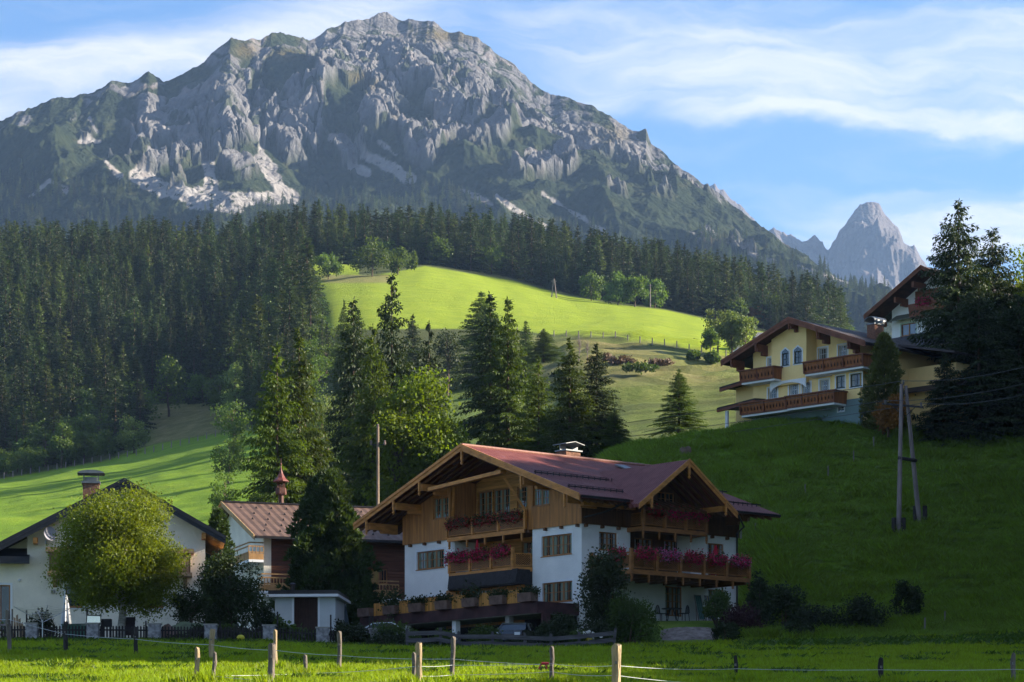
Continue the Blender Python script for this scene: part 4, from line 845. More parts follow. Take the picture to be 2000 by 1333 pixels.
def wall(mb, pl, c, u0, u1, z0, ztop, holes=(), reveal=.16, extra=()):
    # a facade with real openings; ztop is a height or a function of u
    zf = ztop if callable(ztop) else (lambda u: ztop)
    if callable(ztop): extra = list(extra)+list(np.arange(u0, u1, .2))
    us = sorted(set([u0, u1]+[h[0] for h in holes]+[h[1] for h in holes]+list(extra))); us = [u for u in us if u0-1e-6 <= u <= u1+1e-6]
    zm = max(zf(u) for u in us); zs = sorted(set([z0, zm]+[h[2] for h in holes]+[h[3] for h in holes]))
    for i in range(len(us)-1):
        for j in range(len(zs)-1):
            a, b, lo, hi = us[i], us[i+1], zs[j], zs[j+1]; mu, mz = (a+b)/2, (lo+hi)/2
            if any(h[0] < mu < h[1] and h[2] < mz < h[3] for h in holes): continue
            ta, tb = min(hi, zf(a+1e-5)), min(hi, zf(b-1e-5))
            if ta <= lo and tb <= lo: continue
            mb.add([pt(pl, c, a, lo), pt(pl, c, b, lo), pt(pl, c, b, max(tb, lo)), pt(pl, c, a, max(ta, lo))], [(0, 1, 2, 3)])
    for h in holes:
        a, b, lo, hi = h[:4]; r = -reveal
        for q in ([(a, lo), (b, lo)], [(a, hi), (b, hi)], [(a, lo), (a, hi)], [(b, lo), (b, hi)]):
            mb.add([pt(pl, c, *q[0]), pt(pl, c, *q[1]), pt(pl, c, *q[1], r), pt(pl, c, *q[0], r)], [(0, 1, 2, 3)])
def window(H, pl, c, u0, u1, z0, z1, cols=2, rows=2, fm=None, inset=.10, curt=CURT, outer=None, sill=True, parent=None, name='window', muntin=2, surround=None, topcut=None, glass=None):
    fm = fm or FRAME; m = MB(); fw = .07; d0, d1 = -inset-.06, -inset
    hb(m, pl, c, u0, u0+fw, z0, z1, d0, d1); hb(m, pl, c, u1-fw, u1, z0, z1, d0, d1); hb(m, pl, c, u0+fw, u1-fw, z0, z0+fw, d0, d1-.002); hb(m, pl, c, u0+fw, u1-fw, z1-fw, z1, d0, d1-.002)
    for i in range(1, cols): x = u0+(u1-u0)*i/cols; hb(m, pl, c, x-.055, x+.055, z0+fw, z1-fw, d0, d1-.004)
    w = (u1-u0)/cols
    for i in range(cols):
        for k in range(1, muntin): x = u0+w*(i+k/muntin); hb(m, pl, c, x-.016, x+.016, z0+fw, z1-fw, d0, d1-.014)
    for k in range(1, rows+1-0):
        if k == rows: break
        z = z0+(z1-z0)*k/rows; hb(m, pl, c, u0+fw, u1-fw, z-.016, z+.016, d0, d1-.012)
    if sill: hb(m, pl, c, u0-.05, u1+.05, z0-.05, z0-.002, -inset, .06)
    f = m.build(name, fm, parent or H.root)
    g = MB(); hb(g, pl, c, u0+.02, u1-.02, z0+.02, z1-.02, -inset-.075, -inset-.045); g.build('pane', glass or GLASS, f)
    if curt:
        q = MB()
        for i in range(cols):
            a, b = u0+w*i+.06, u0+w*(i+1)-.06
            for (p0, p1) in ((a, a+(b-a)*.30), (b-(b-a)*.30, b)): hb(q, pl, c, p0, p1, z0+.08, z1-.08, -inset-.043, -inset-.040)
        q.build('curtain', curt, f)
    if surround:
        s_ = MB(); k = .13
        for (a, b, lo, hi) in ((u0-k, u0, z0-k, z1+k), (u1, u1+k, z0-k, z1+k), (u0, u1, z1, z1+k), (u0, u1, z0-k, z0-.052)): hb(s_, pl, c, a, b, lo, hi, .002, .018)
        s_.build('surround', surround, f)
    return f
def slab(mb, quad, th):
    # a roof plane of 4 points with thickness below it
    q = [Vector(p) for p in quad]; n = (q[1]-q[0]).cross(q[3]-q[0]).normalized()
    if n.z < 0: n = -n
    mb.prism([p for p in q], -n*th)
def with_uv(o, along):
    # roof UVs in metres: u along the eave, v up the slope
    me = o.data; uv = me.uv_layers.new(name='UVMap'); al = Vector(along).normalized()
    for p in me.polygons:
        n = p.normal; up = n.cross(al)
        if up.length < .1: up = Vector((0, 0, 1))
        for li in p.loop_indices:
            co = me.vertices[me.loops[li].vertex_index].co; uv.data[li].uv = (co.dot(al), co.dot(up))
    return o
def pendant(mb, x, y, z, h=.75, w=.12):
    mb.bar((x, y, z), (x, y, z-h*.72), w, w); mb.bar((x, y, z-h*.72), (x, y, z-h*.80), w*.5, w*.5); mb.bar((x, y, z-h*.80), (x, y, z-h*.92), w*1.0, w*1.0); mb.bar((x, y, z-h*.92), (x, y, z-h), w*.4, w*.4)
def purlin(mb, p, q, w, h):
    # projecting beam with a stepped under side at its root
    p, q = Vector(p), Vector(q); mb.bar(p, q, w, h); mb.bar(p+Vector((0, 0, -h*.72)), p+(q-p)*.55+Vector((0, 0, -h*.72)), w*.98, h*.46)
def balcony_panel(parent, a, b, z0, z1, mat=BEAM, step=.13, rev=False):
    # framed panel of slats laid in chevrons between two plan points
    a, b = Vector((a[0], a[1], 0)), Vector((b[0], b[1], 0)); d = (b-a); L_ = d.length; d.normalize(); m = MB(); Z = lambda v, z: Vector((v.x, v.y, z))
    m.bar(Z(a, z0+.03), Z(b, z0+.03), .06, .06); m.bar(Z(a, z1-.03), Z(b, z1-.03), .06, .06); m.bar(Z(a+d*.03, z0+.06), Z(a+d*.03, z1-.06), .06, .06, up=d); m.bar(Z(b-d*.03, z0+.06), Z(b-d*.03, z1-.06), .06, .06, up=d)
    h = z1-z0-.12; u0, u1 = .06, L_-.06; mid = (u0+u1)/2
    for s in (-1, 1):
        k = -h
        while k < (u1-u0)/2:
            # slat from (mid + s*k, bottom) rising outwards at 45 degrees
            p0, p1 = k, k+h
            if rev: p0, p1 = k+h, k
            pts = []
            lo, hi = max(0, min(p0, p1)), min((u1-u0)/2, max(p0, p1))
            if hi-lo > .05:
                f = lambda p: z0+.06+(p-p0)/(p1-p0)*h
                m.bar(Z(a+d*(mid+s*lo), f(lo)), Z(a+d*(mid+s*hi), f(hi)), .02, step*.62, up=(-d.y, d.x, 0))
            k += step
    bk = MB(); n_ = Vector((-d.y, d.x, 0)); 
    m.m = 0
    q = m.build('balcony_panel', mat, parent)
    bk.prism([Z(a+d*.05, z0+.05)+n_*.025, Z(b-d*.05, z0+.05)+n_*.025, Z(b-d*.05, z1-.05)+n_*.025, Z(a+d*.05, z1-.05)+n_*.025], n_*.01); bk.build('backing_board', SIDE_D, q)
    return q
def post(parent, x, y, z0, z1, w=.16, mat=BEAM):
    m = MB(); m.bar((x, y, z0), (x, y, z1-.10), w, w); m.bar((x, y, z1-.10), (x, y, z1-.04), w*.8, w*.8); m.bar((x, y, z1-.04), (x, y, z1+.06), w*1.1, w*1.1); return m.build('balcony_post', mat, parent)
# flower boxes
PETAL = M_('magenta_petals', (.66, .015, .14), .6, .3, 9, transl=.35); PETAL_R = M_('crimson_petals', (.38, .010, .030), .6, .35, 9, transl=.3); PETAL_P = M_('pink_petals', (.55, .16, .36), .6, .3, 9, transl=.3); GERAN = M_('geranium_leaves', (.03, .06, .018), .7, .3, 9, transl=.2); PETAL_W = M_('white_petals', (.75, .75, .72), .6, .1, 9, transl=.2); PETAL_Y = M_('yellow_petals', (.62, .50, .03), .6, .1, 9, transl=.3)
def petals_np(rg, n, wx, wy, wz, sz, up=0):
    P_ = rg.normal(size=(n, 3))*[wx/2.6, wy/2.6, wz/2.6]; P_[:, 0] = rg.uniform(-wx/2, wx/2, n); ax = unit(rg.normal(size=(n, 3))+[0, 0, up]); l = sz*(.6+.8*rg.random(n)); return kites(P_, P_+ax*l[:, None], unit(np.cross(ax, rg.normal(size=(n, 3)))), l*.45, .5)
def flower_box(H, a, b, z, out, mats, label, group, seed, full=1.0, hang=.18):
    a, b = Vector((a[0], a[1], 0)), Vector((b[0], b[1], 0)); L_ = (b-a).length; c = (a+b)/2; wpos = H.w(c.x, c.y, z); ang = math.atan2((b-a).y, (b-a).x)+math.atan2(H.s, H.c)
    e = empty('flower_box', wpos, ang); tag(e, label, 'flower box', group); m = MB(); m.box(-L_/2, L_/2, -.10, .10, -.18, .0); m.build('planter', BEAM_D, e)
    rg = np.random.default_rng(seed); v1, f1 = petals_np(rg, int(520*L_*full), L_*1.02, .42, .46, .085); v1 += [0, 0, -.02]; v2, f2 = petals_np(rg, int(260*L_*full), L_, .38, .42, .10, .4); v2 += [0, 0, .02]
    mi = np.zeros(len(f1), int); mi[rg.random(len(f1)) < .3] = 1
    link('flowers', np_mesh('flowers', v1, f1, mats, mi), e); link('leaves', np_mesh('leaves', v2, f2, [GERAN]), e); return e
# ------------------------------------------------------------------ the main chalet
CH = House('wooden_chalet', 1136, 163.0, 9.4, R(40.28), 'large chalet with white walls, carved larch balconies and a red brown gabled roof', 'house'); Hc = CH; zb = 9.4; rt = CH.root
Z = lambda z: z-zb
ZS = Z(17.46); TLEN, SLEN = 16.9, 12.9; RID, EAV, TM = Z(22.71), Z(18.76), 8.45; SL = (RID-EAV)/10.8
roofz = lambda t: RID-.30-abs(t-TM)*SL
tL, tR = CH.f1(888, 1000)[0], CH.f1(1040, 1000)[0]
tLu, tRu = CH.f1(882, 1000)[0], CH.f1(1032, 1000)[0]
def r1(x0, x1, y0, y1, s=0.0):
    (a, za), (b, zb_) = CH.f1(x1, (y0), s), CH.f1(x0, (y0), s); m_ = CH.f1((x0+x1)/2, y0, s)[1]; n_ = CH.f1((x0+x1)/2, y1, s)[1]; return (a, b, n_, m_)
def r2(x0, x1, y0, y1, t=0.0):
    a, b = CH.f2(x0, y0, t)[0], CH.f2(x1, y0, t)[0]; return (a, b, CH.f2((x0+x1)/2, y1, t)[1], CH.f2((x0+x1)/2, y0, t)[1])
wF_l, wF_r = r1(814, 868, 1076, 1111), r1(1058, 1117, 1045, 1085); wG_l, wG_r = r1(815, 868, 1166, 1203), r1(1059, 1118, 1137, 1176)
wU_r = r1(1043, 1075, 944, 988); w2a = r2(1170, 1206, 1040, 1075); w2b = r2(1382, 1414, 1062, 1094); d2a = r2(1299, 1333, 1146, 1204); d2b = r2(1383, 1414, 1152, 1205); d2c = r2(1175, 1200, 1134, 1200)
s1, s2 = CH.f2(1231, 1100)[0], CH.f2(1349, 1100)[0]; REC = 2.0; REC2 = 1.2
m = MB()
wall(m, 'x', 0, tL, TLEN, 0, ZS, [wF_l, wG_l]); wall(m, 'x', 0, 0, tR, 0, ZS, [wF_r, wG_r])
for t in (tL, tR): m.add([(0, t, 0), (REC, t, 0), (REC, t, ZS), (0, t, ZS)], [(0, 1, 2, 3)])
wall(m, 'y', 0, 0, s1, 0, ZS, [w2a, d2c]); wall(m, 'y', 0, s1, s2, 0, Z(14.5), [d2a]); wall(m, 'y', 0, s2, SLEN, 0, ZS, [w2b, d2b])
for s in (s1, s2): m.add([(s, 0, Z(14.5)), (s, REC2, Z(14.5)), (s, REC2, ZS), (s, 0, ZS)], [(0, 1, 2, 3)])
m.add([(0, TLEN, 0), (SLEN, TLEN, 0), (SLEN, TLEN, ZS), (0, TLEN, ZS)], [(0, 1, 2, 3)]); m.add([(SLEN, 0, 0), (SLEN, TLEN, 0), (SLEN, TLEN, ZS), (SLEN, 0, ZS)], [(0, 1, 2, 3)])
m.build('plaster_wall', PLASTER, rt)
m = MB(); ov = .10    # timber storey: boards standing proud of the plaster
wall(m, 'x', -ov, tLu, TLEN+ov, ZS-.05, roofz, [r1(846, 876, 972, 1013, -ov)], extra=(TM,)); wall(m, 'x', -ov, -ov, tRu, ZS-.05, roofz, [wU_r])
for t in (tLu, tRu): m.add([(-ov, t, ZS-.05), (REC, t, ZS-.05), (REC, t, roofz(t)), (-ov, t, roofz(t))], [(0, 1, 2, 3)])
m.add([(0, tRu, ZS-.05), (0, tRu, ZS-.04), (0, tLu, ZS-.04), (0, tLu, ZS-.05)], [(0, 1, 2, 3)])
m.build('larch_cladding', SIDE, rt)
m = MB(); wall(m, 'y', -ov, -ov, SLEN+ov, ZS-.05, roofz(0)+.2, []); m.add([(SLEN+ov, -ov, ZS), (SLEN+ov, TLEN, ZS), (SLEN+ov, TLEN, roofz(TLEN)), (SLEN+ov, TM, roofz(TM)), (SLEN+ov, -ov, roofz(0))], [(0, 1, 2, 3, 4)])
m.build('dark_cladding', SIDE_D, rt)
m = MB()              # recessed timber wall of the loggias
lg = [r1(933, 961, 960, 1010, REC), r1(963, 996, 955, 1012, REC), r1(1010, 1031, 950, 992, REC)]; l1 = [r1(970, 991, 1062, 1090, REC), r1(1019, 1041, 1058, 1086, REC)]
wall(m, 'x', REC, tR, tLu, 0, roofz, [tuple(q) for q in lg+l1], extra=(TM,)); m.build('loggia_wall', siding_mat('orange_board', (.50, .235, .06), .18, 'Z'), rt)
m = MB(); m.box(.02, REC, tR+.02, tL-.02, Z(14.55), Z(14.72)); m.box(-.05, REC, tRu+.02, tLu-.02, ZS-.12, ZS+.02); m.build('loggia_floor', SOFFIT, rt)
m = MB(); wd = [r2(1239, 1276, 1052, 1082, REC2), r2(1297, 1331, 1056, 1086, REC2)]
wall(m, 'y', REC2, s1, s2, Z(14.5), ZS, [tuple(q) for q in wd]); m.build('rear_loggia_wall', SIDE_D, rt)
for q, n_, r_ in ((wF_l, 3, 2), (wF_r, 3, 2), (wG_l, 3, 2), (wG_r, 3, 2)): window(CH, 'x', 0, *q, cols=n_, rows=r_, surround=TRIMW)
window(CH, 'x', -ov, *wU_r, cols=2, rows=3); window(CH, 'x', -ov, *r1(846, 876, 972, 1013, -ov), cols=2, rows=3)
for q in lg: window(CH, 'x', REC, *q, cols=2 if q[1]-q[0] > 1.3 else 1, rows=4, sill=False)
for q in l1: window(CH, 'x', REC, *q, cols=1, rows=2)
for q in (w2a, w2b): window(CH, 'y', 0, *q, cols=2, rows=3, curt=CURT_W)
for q in (d2a, d2b, d2c): window(CH, 'y', 0, *q, cols=2, rows=4, sill=False, name='glass_door', curt=CURT_W)
for q in wd: window(CH, 'y', REC2, *q, cols=2, rows=3, curt=CURT_W)
# main roof
x0, x1, ye0, ye1 = -2.2, 14.3, -2.35, 19.25; TH = .22
m = MB(); m.prism([(x0, ye0, EAV), (2.045, ye0, EAV), (5.65, ye0+(Z(21.35)-EAV)/SL, Z(21.35)), (9.255, ye0, EAV), (x1, ye0, EAV), (x1, TM, RID), (x0, TM, RID)], (0, 0, -TH)); slab(m, [(x0, ye1, EAV), (x1, ye1, EAV), (x1, TM, RID), (x0, TM, RID)], TH)
roof = with_uv(m.build('roof', TILE, rt), (1, 0, 0))
def chz(t): return RID-abs(t-TM)*SL
m = MB(); m.tube([(x0-.02, TM, RID+.02), (x1, TM, RID+.02)], .11, 8); m.build('ridge_cap', M_('ridge_tile', (.24, .11, .08), .6, .2, 3), roof)
for tt in (1.2, 4.2): 
    xe_ = 2.6 if tt < 2 else 4.2
    m = MB(); m.bar((x0+.4, tt-2.0, chz(tt-2.0)+.10), (xe_, tt-2.0, chz(tt-2.0)+.10), .04, .07); m.bar((x0+.4, tt-2.0, chz(tt-2.0)+.20), (xe_, tt-2.0, chz(tt-2.0)+.20), .03, .03)
    for i in range(10 if tt < 2 else 14): x = x0+.5+i*.47; m.bar((x, tt-2.0, chz(tt-2.0)), (x, tt-2.0, chz(tt-2.0)+.22), .03, .05)
    for i in range(10 if tt < 2 else 6):
        x = (10.6 if tt < 2 else 12.2)+i*.4
        if x < x1-.2: m.bar((x, tt-2.0, chz(tt-2.0)), (x, tt-2.0, chz(tt-2.0)+.22), .03, .05); m.bar((x, tt-2.0, chz(tt-2.0)+.15), (x+.38, tt-2.0, chz(tt-2.0)+.15), .03, .08)
    m.build('snow_guard', METAL_D, roof)
def barge(parent, x, ya, za, yb, zb__, mat, h=.34, th=.06, off=.03):
    # fascia boards along a rake in the plane x
    for k, (hh, o_, dz) in enumerate(((h, 0, -.02), (h*.55, .055, .06))):
        m = MB(); n = 1; A, B = Vector((x-off-o_, ya, za+dz)), Vector((x-off-o_, yb, zb__+dz)); m.prism([A, B, B-Vector((0, 0, hh)), A-Vector((0, 0, hh))], (-th, 0, 0)); m.build('barge_board', mat, parent)
barge(roof, x0, ye0-.02, EAV+.03, TM, RID+.03, BEAM); barge(roof, x0, ye1+.02, EAV+.03, TM, RID+.03, BEAM)
m = MB(); m.box(x0+.05, 1.58, ye0-.14, ye0-.01, EAV-.16, EAV-.02); m.box(9.72, x1-.05, ye0-.14, ye0-.01, EAV-.16, EAV-.02); m.build('gutter', METAL_D, roof)
m = MB()              # rafters under the front overhang
for k in range(1, 14):
    for sg in (-1, 1):
        pass
for sg, ye in ((-1, ye0), (1, ye1)):
    for k in range(5):
        xx = x0+.35+k*.52; m.bar((xx, ye-sg*.15, chz(ye-sg*.15)-.38), (xx, TM, RID-.38), .12, .16)
    for k in range(22):
        xx = .6+k*.62
        if xx < x1: m.bar((xx, ye-sg*.1, chz(ye-sg*.1)-.36), (xx, ye-sg*2.4, chz(ye-sg*2.4)-.36), .12, .16)
m.build('rafters', BEAM_D, roof)
m = MB(); pn_ = MB(); zz0 = lambda t: roofz(t)-.34
for t in (-1.0, 2.9, 12.6, 15.2, 18.0): purlin(m, (.2, t, zz0(t)), (x0+.12, t, zz0(t)), .24, .42); pendant(pn_, x0-.03, t, zz0(t)+.45, 1.0)
m.build('purlins', BEAM, roof)
pendant(pn_, x0-.03, TM, RID-.25, .95); pn_.build('pendants', BEAM, roof)
m = MB(); t5, t6 = 5.6, 11.2; m.bar((x0+.35, 5.0, roofz(5.0)-.35), (x0+.35, 12.0, roofz(12.0)-.75), .22, .40, up=(1, 0, 0)); m.build('tie_beam', BEAM, roof)
m = MB(); m.bar((-.12, tLu-.15, ZS+.2), (-1.2, tLu-1.7, Z(20.45)), .13, .13); m.bar((-.12, tRu+.1, ZS+1.1), (-1.2, tRu+.9, Z(20.6)), .13, .13); m.build('brace', BEAM, rt)
m = MB()
for k in range(12):
    t = .25+k*1.45
    if not (tRu-.2 < t < tLu+.1): m.bar((.1, t, ZS-.14), (-.22, t, ZS-.14), .15, .17)
for k in range(10):
    s = .25+k*1.3
    if not (s1-.1 < s < s2+.1): m.bar((s, .1, ZS-.14), (s, -.22, ZS-.14), .15, .17)
m.build('corbels', BEAM_D, rt)
m = MB(); m.bar((-1.1, -1.3, roofz(-1.3)-.35), (3.0, -1.3, roofz(-1.3)-.35), .26, .36); m.build('eave_beam', BEAM, rt)
# cross gable on the right side
Tg, sA, sB = -3.2, 1.60, 9.70; sM = (sA+sB)/2; zE, zA = Z(18.44), Z(21.35); slg = (zA-zE)/(sM-sA)
def meet(z): return ye0+(z-EAV)/SL     # y where the main slope reaches z
m = MB(); zm = zE
m.prism([(sA, Tg, zE), (sM, Tg, zA), (sM, meet(zA), zA), (2.045, ye0, EAV), (sA, ye0, zE)], (0, 0, -.2)); m.prism([(sB, Tg, zE), (sM, Tg, zA), (sM, meet(zA), zA), (9.255, ye0, EAV), (sB, ye0, zE)], (0, 0, -.2))
cr = with_uv(m.build('cross_roof', TILE, rt), (0, 1, 0))
m = MB()
for (a, b) in ((sA, sM), (sB, sM)):
    for o_, hh, dz in ((0, .30, -.02), (.05, .16, .05)):
        A, B = Vector((a, Tg-.02-o_, zE+dz)), Vector((b, Tg-.02-o_, zA+dz)); m.prism([A, B, B-Vector((0, 0, hh)), A-Vector((0, 0, hh))], (0, -.05, 0))
m.build('barge_board', BEAM, cr)
m = MB()
for k in range(5):
    for (a, b) in ((sA, sM), (sB, sM)): yy_ = Tg+.3+k*.55; m.bar((a+(b-a)*.05, yy_, zE-.28+slg*.05*abs(b-a)), (b, yy_, zA-.34), .11, .14)
m.build('rafters', BEAM_D, cr)
m = MB(); q = MB()
for s in (sA+1.0, sB-1.0): purlin(m, (s, .1, zE+slg*.9-.42), (s, Tg+.12, zE+slg*.9-.42), .22, .32); pendant(q, s, Tg-.06, zE+slg*1.0-.1, .85); q.build('pendant', BEAM, cr); q = MB()
pendant(q, sM, Tg-.06, zA-.28, .9); m.build('purlins', BEAM, cr); q.build('pendant', BEAM, cr)
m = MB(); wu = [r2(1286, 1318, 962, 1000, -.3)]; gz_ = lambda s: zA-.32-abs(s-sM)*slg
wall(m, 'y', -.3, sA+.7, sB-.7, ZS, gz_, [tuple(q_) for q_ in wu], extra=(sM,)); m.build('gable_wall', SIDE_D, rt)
for q_ in wu: window(CH, 'y', -.3, *q_, cols=2, rows=3, sill=False, curt=None)
m = MB(); m.bar((s1-2.5, -.25, ZS+1.1), (s1-2.5, -2.4, EAV-.35), .09, .09); m.tube([(10.5, ye0-.1, EAV-.2), (11.6, -1.9, EAV-.9), (12.7, -.2, ZS+.2), (12.75, -.15, Z(12.4))], .06, 8); m.tube([(1.3, ye0-.1, EAV-.2), (.7, -1.4, EAV-.7), (-.0, -.2, ZS+.3)], .05, 8); m.build('downpipe', METAL_D, rt)
m = MB(); purlin(m, (11.9, -.1, EAV-.35), (11.9, -2.0, EAV-.35), .22, .34); m.build('side_beam', BEAM_D, rt)
# front balconies
def balcony(pts, zf, hr, posts_at, mat=BEAM, pend=True, panel_h=.72, deck=True, deck_poly=None, name='balcony', rail=True, gap0=.12):
    e = empty(name, (0, 0, 0)); e.parent = rt
    if deck:
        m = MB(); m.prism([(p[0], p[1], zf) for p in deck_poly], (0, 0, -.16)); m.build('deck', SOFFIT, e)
        m = MB()
        for a, b in zip(pts[:-1], pts[1:]): m.bar((a[0], a[1], zf-.10), (b[0], b[1], zf-.10), .12, .26)
        m.build('edge_beam', mat, e)
    if pend:
        m = MB()
        for p in posts_at: pendant(m, p[0], p[1], zf-.20, .50, .11)
        m.build('pendants', mat, e)
    return e
rt_b = rt
xb = -.30; zf = ZS
bt = [tRu-.05+(tLu-tRu+.1)*k/3 for k in range(4)]
b1 = balcony([(xb, tRu), (xb, tLu)], zf, 1.0, [(xb, t) for t in np.linspace(tRu+.25, tLu-.15, 5)], deck_poly=[(xb, tRu), (xb, tLu), (REC, tLu), (REC, tRu)], name='upper_balcony')
for k in range(4): post(b1, xb, bt[k], zf+.0, zf+1.12)
for k in range(3): balcony_panel(b1, (xb, bt[k]+.12), (xb, bt[k+1]-.12), zf+.10, zf+.86)
m = MB(); m.bar((xb, tRu, zf+.98), (xb, tLu, zf+.98), .14, .07); m.build('handrail', BEAM, b1)
zf2 = Z(15.12); tE = CH.f1(878, 1100, -1.1)[0]; xb2 = -1.1; P0, P1, P2 = (xb2, tR+.55), (xb2, tE), (0.0, tE+.8)
b2 = balcony([(0, tR+.02), P0, P1, P2], zf2, 1.0, [], pend=False, deck_poly=[(0, tR+.02), P0, P1, P2, (REC, tE), (REC, tR+.02)], name='first_floor_balcony')
ts = [P0[1], P0[1]+(P1[1]-P0[1])/3, P0[1]+2*(P1[1]-P0[1])/3, P1[1]]
for k in range(4): post(b2, xb2, ts[k], zf2+.02, zf2+1.14)
for k in range(3): balcony_panel(b2, (xb2, ts[k]+.12), (xb2, ts[k+1]-.12), zf2+.10, zf2+.86, rev=(k % 2 == 0))
balcony_panel(b2, (xb2+.1, P0[1]-.08), (-.02, tR+.1), zf2+.10, zf2+.86); balcony_panel(b2, (xb2+.1, tE+.1), (-.05, tE+.75), zf2+.10, zf2+.86)
m = MB(); m.bar((xb2, P0[1], zf2+.98), (xb2, tE, zf2+.98), .14, .07); m.build('handrail', BEAM, b2)
m = MB()              # dark shingled skirt roof over the ground floor bay
lo = [(-1.35, tR+.02), (-1.35, tE-.1), (-.05, tE+1.1)]; hi = [(-1.15, tR+.02), (-1.15, tE), (-.02, tE+.85)]
for a, b, c_, d_ in ((lo[0], lo[1], hi[1], hi[0]), (lo[1], lo[2], hi[2], hi[1])): m.prism([(a[0], a[1], zf2-.95), (b[0], b[1], zf2-.95), (c_[0], c_[1], zf2-.1), (d_[0], d_[1], zf2-.1)], (.06, 0, 0))
m.prism([(-1.33, tR+.03, zf2-.94), (0, tR+.03, zf2-.94), (0, tR+.03, zf2-.12), (-1.13, tR+.03, zf2-.12)], (0, .05, 0))
m.prism([(-1.3, tR+.02, zf2-.95), (-1.3, tE-.1, zf2-.95), (-.05, tE+1.0, zf2-.95), (0, tR, zf2-.95)], (0, 0, -.08)); m.build('bay_skirt_roof', M_('black_shingle', (.020, .018, .020), .7, .4, 3, 1), rt)
m = MB(); bays = [r1(x, y, 1152, 1176, -.6) for x, y in ((896, 918), (928, 956), (986, 1009), (1013, 1036))]; wall(m, 'x', -.6, tR+.02, tL+.1, Z(11.8), zf2-.95, [tuple(q) for q in bays]); m.add([(-.6, tL+.1, Z(11.8)), (0, tL+.1, Z(11.8)), (0, tL+.1, zf2-.95), (-.6, tL+.1, zf2-.95)], [(0, 1, 2, 3)]); m.build('bay_wall', SIDE, rt)
for q_ in bays: window(CH, 'x', -.6, *q_, cols=2, rows=1, curt=CURT_W)
# right balconies
zf3 = Z(14.50); yb = -3.6; sa, sb = .70, CH.f2(1463, 1120, yb)[0]; sp_ = [CH.f2(p, 1100, yb)[0] for p in (1233, 1281.5, 1328, 1374, 1418, 1463)]; sa = sp_[0]
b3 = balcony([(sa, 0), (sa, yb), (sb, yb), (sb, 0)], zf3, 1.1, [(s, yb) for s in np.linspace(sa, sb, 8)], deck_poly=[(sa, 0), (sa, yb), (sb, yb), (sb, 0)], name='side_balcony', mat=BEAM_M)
for s in sp_: post(b3, s, yb, zf3-.05, zf3+1.18, .18, BEAM_M)
post(b3, sa, -.15, zf3-.05, zf3+1.18, .18, BEAM_M)
for a, b in zip(sp_[:-1], sp_[1:]): balcony_panel(b3, (a+.12, yb), (b-.12, yb), zf3+.12, zf3+.88, BEAM_M)
for k in range(2): balcony_panel(b3, (sa, -.15-k*1.72-.12), (sa, -.15-(k+1)*1.72+.1), zf3+.12, zf3+.88, BEAM_M, rev=True)
balcony_panel(b3, (sb, yb+.15), (sb, -.1), zf3+.12, zf3+.88, BEAM_M)
m = MB(); m.bar((sa, yb, zf3+1.0), (sb, yb, zf3+1.0), .14, .07); m.bar((sa, yb, zf3+1.0), (sa, 0, zf3+1.0), .14, .07); m.build('handrail', BEAM_M, b3)
m = MB()
for s in np.linspace(sa+.2, sb-.2, 9): m.bar((s, 0, zf3-.28), (s, yb+.1, zf3-.28), .14, .2)
m.build('joists', BEAM_D, b3)
zf4 = Z(17.38); yb4 = -1.35; sc, sd2 = CH.f2(1256, 1000, yb4)[0], CH.f2(1380, 1000, yb4)[0]; sp4 = list(np.linspace(sc, sd2, 4))
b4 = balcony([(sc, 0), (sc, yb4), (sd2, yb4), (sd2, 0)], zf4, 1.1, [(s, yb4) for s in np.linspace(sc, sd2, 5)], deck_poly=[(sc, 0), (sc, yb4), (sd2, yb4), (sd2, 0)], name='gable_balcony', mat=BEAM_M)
for s in sp4: post(b4, s, yb4, zf4-.05, zf4+1.15, .16, BEAM_M)
for a, b in zip(sp4[:-1], sp4[1:]): balcony_panel(b4, (a+.1, yb4), (b-.1, yb4), zf4+.12, zf4+.86, BEAM_M)
balcony_panel(b4, (sc, yb4+.12), (sc, -.1), zf4+.12, zf4+.86, BEAM_M, rev=True)
m = MB(); m.bar((sc, yb4, zf4+.98), (sd2, yb4, zf4+.98), .14, .07); m.build('handrail', BEAM_M, b4)
# flowers on the balconies
GFL = 'flower boxes on the balconies of the main chalet'
for k, lb in enumerate(('crimson flower box nearest the board wall on the top left facade balcony', 'crimson flower box in the middle of the top left facade balcony', 'crimson flower box at the brace end of the top left facade balcony')):
    flower_box(CH, (xb-.16, bt[k]+.15), (xb-.16, bt[k+1]-.15), zf+.86, 0, [PETAL_R, GERAN], lb, GFL, 200+k, .8)
for k, lb in enumerate(('magenta flower box nearest the white corner on the first floor loggia balcony', 'magenta flower box in the middle of the first floor loggia balcony', 'magenta flower box at the outer end of the first floor loggia balcony')):
    flower_box(CH, (xb2-.16, ts[k]+.12), (xb2-.16, ts[k+1]-.25), zf2+.98, 0, [PETAL, PETAL_R], lb, GFL, 210+k)
flower_box(CH, (xb2+.0, tE+.16), (-.2, tE+.8), zf2+.95, 0, [PETAL, PETAL_R], 'short magenta flower box around the corner of the loggia balcony', GFL, 214)
for k, (lb, mt) in enumerate((('bushy magenta flower box first from the left on the long side balcony', [PETAL, PETAL_R]), ('flower box with pale pink blossom on the long side balcony', [PETAL_P, PETAL]), ('magenta flower box third from the left on the long side balcony', [PETAL, PETAL_R]), ('magenta flower box below the red parasol on the long side balcony', [PETAL, PETAL_R]), ('magenta flower box on the far right end of the long side balcony', [PETAL, PETAL_P]))):
    a, b = sp_[k], sp_[k+1]; flower_box(CH, (a+.28, yb-.17), (b-.22, yb-.17), zf3+1.0, 0, mt, lb, GFL, 220+k, 1.1)
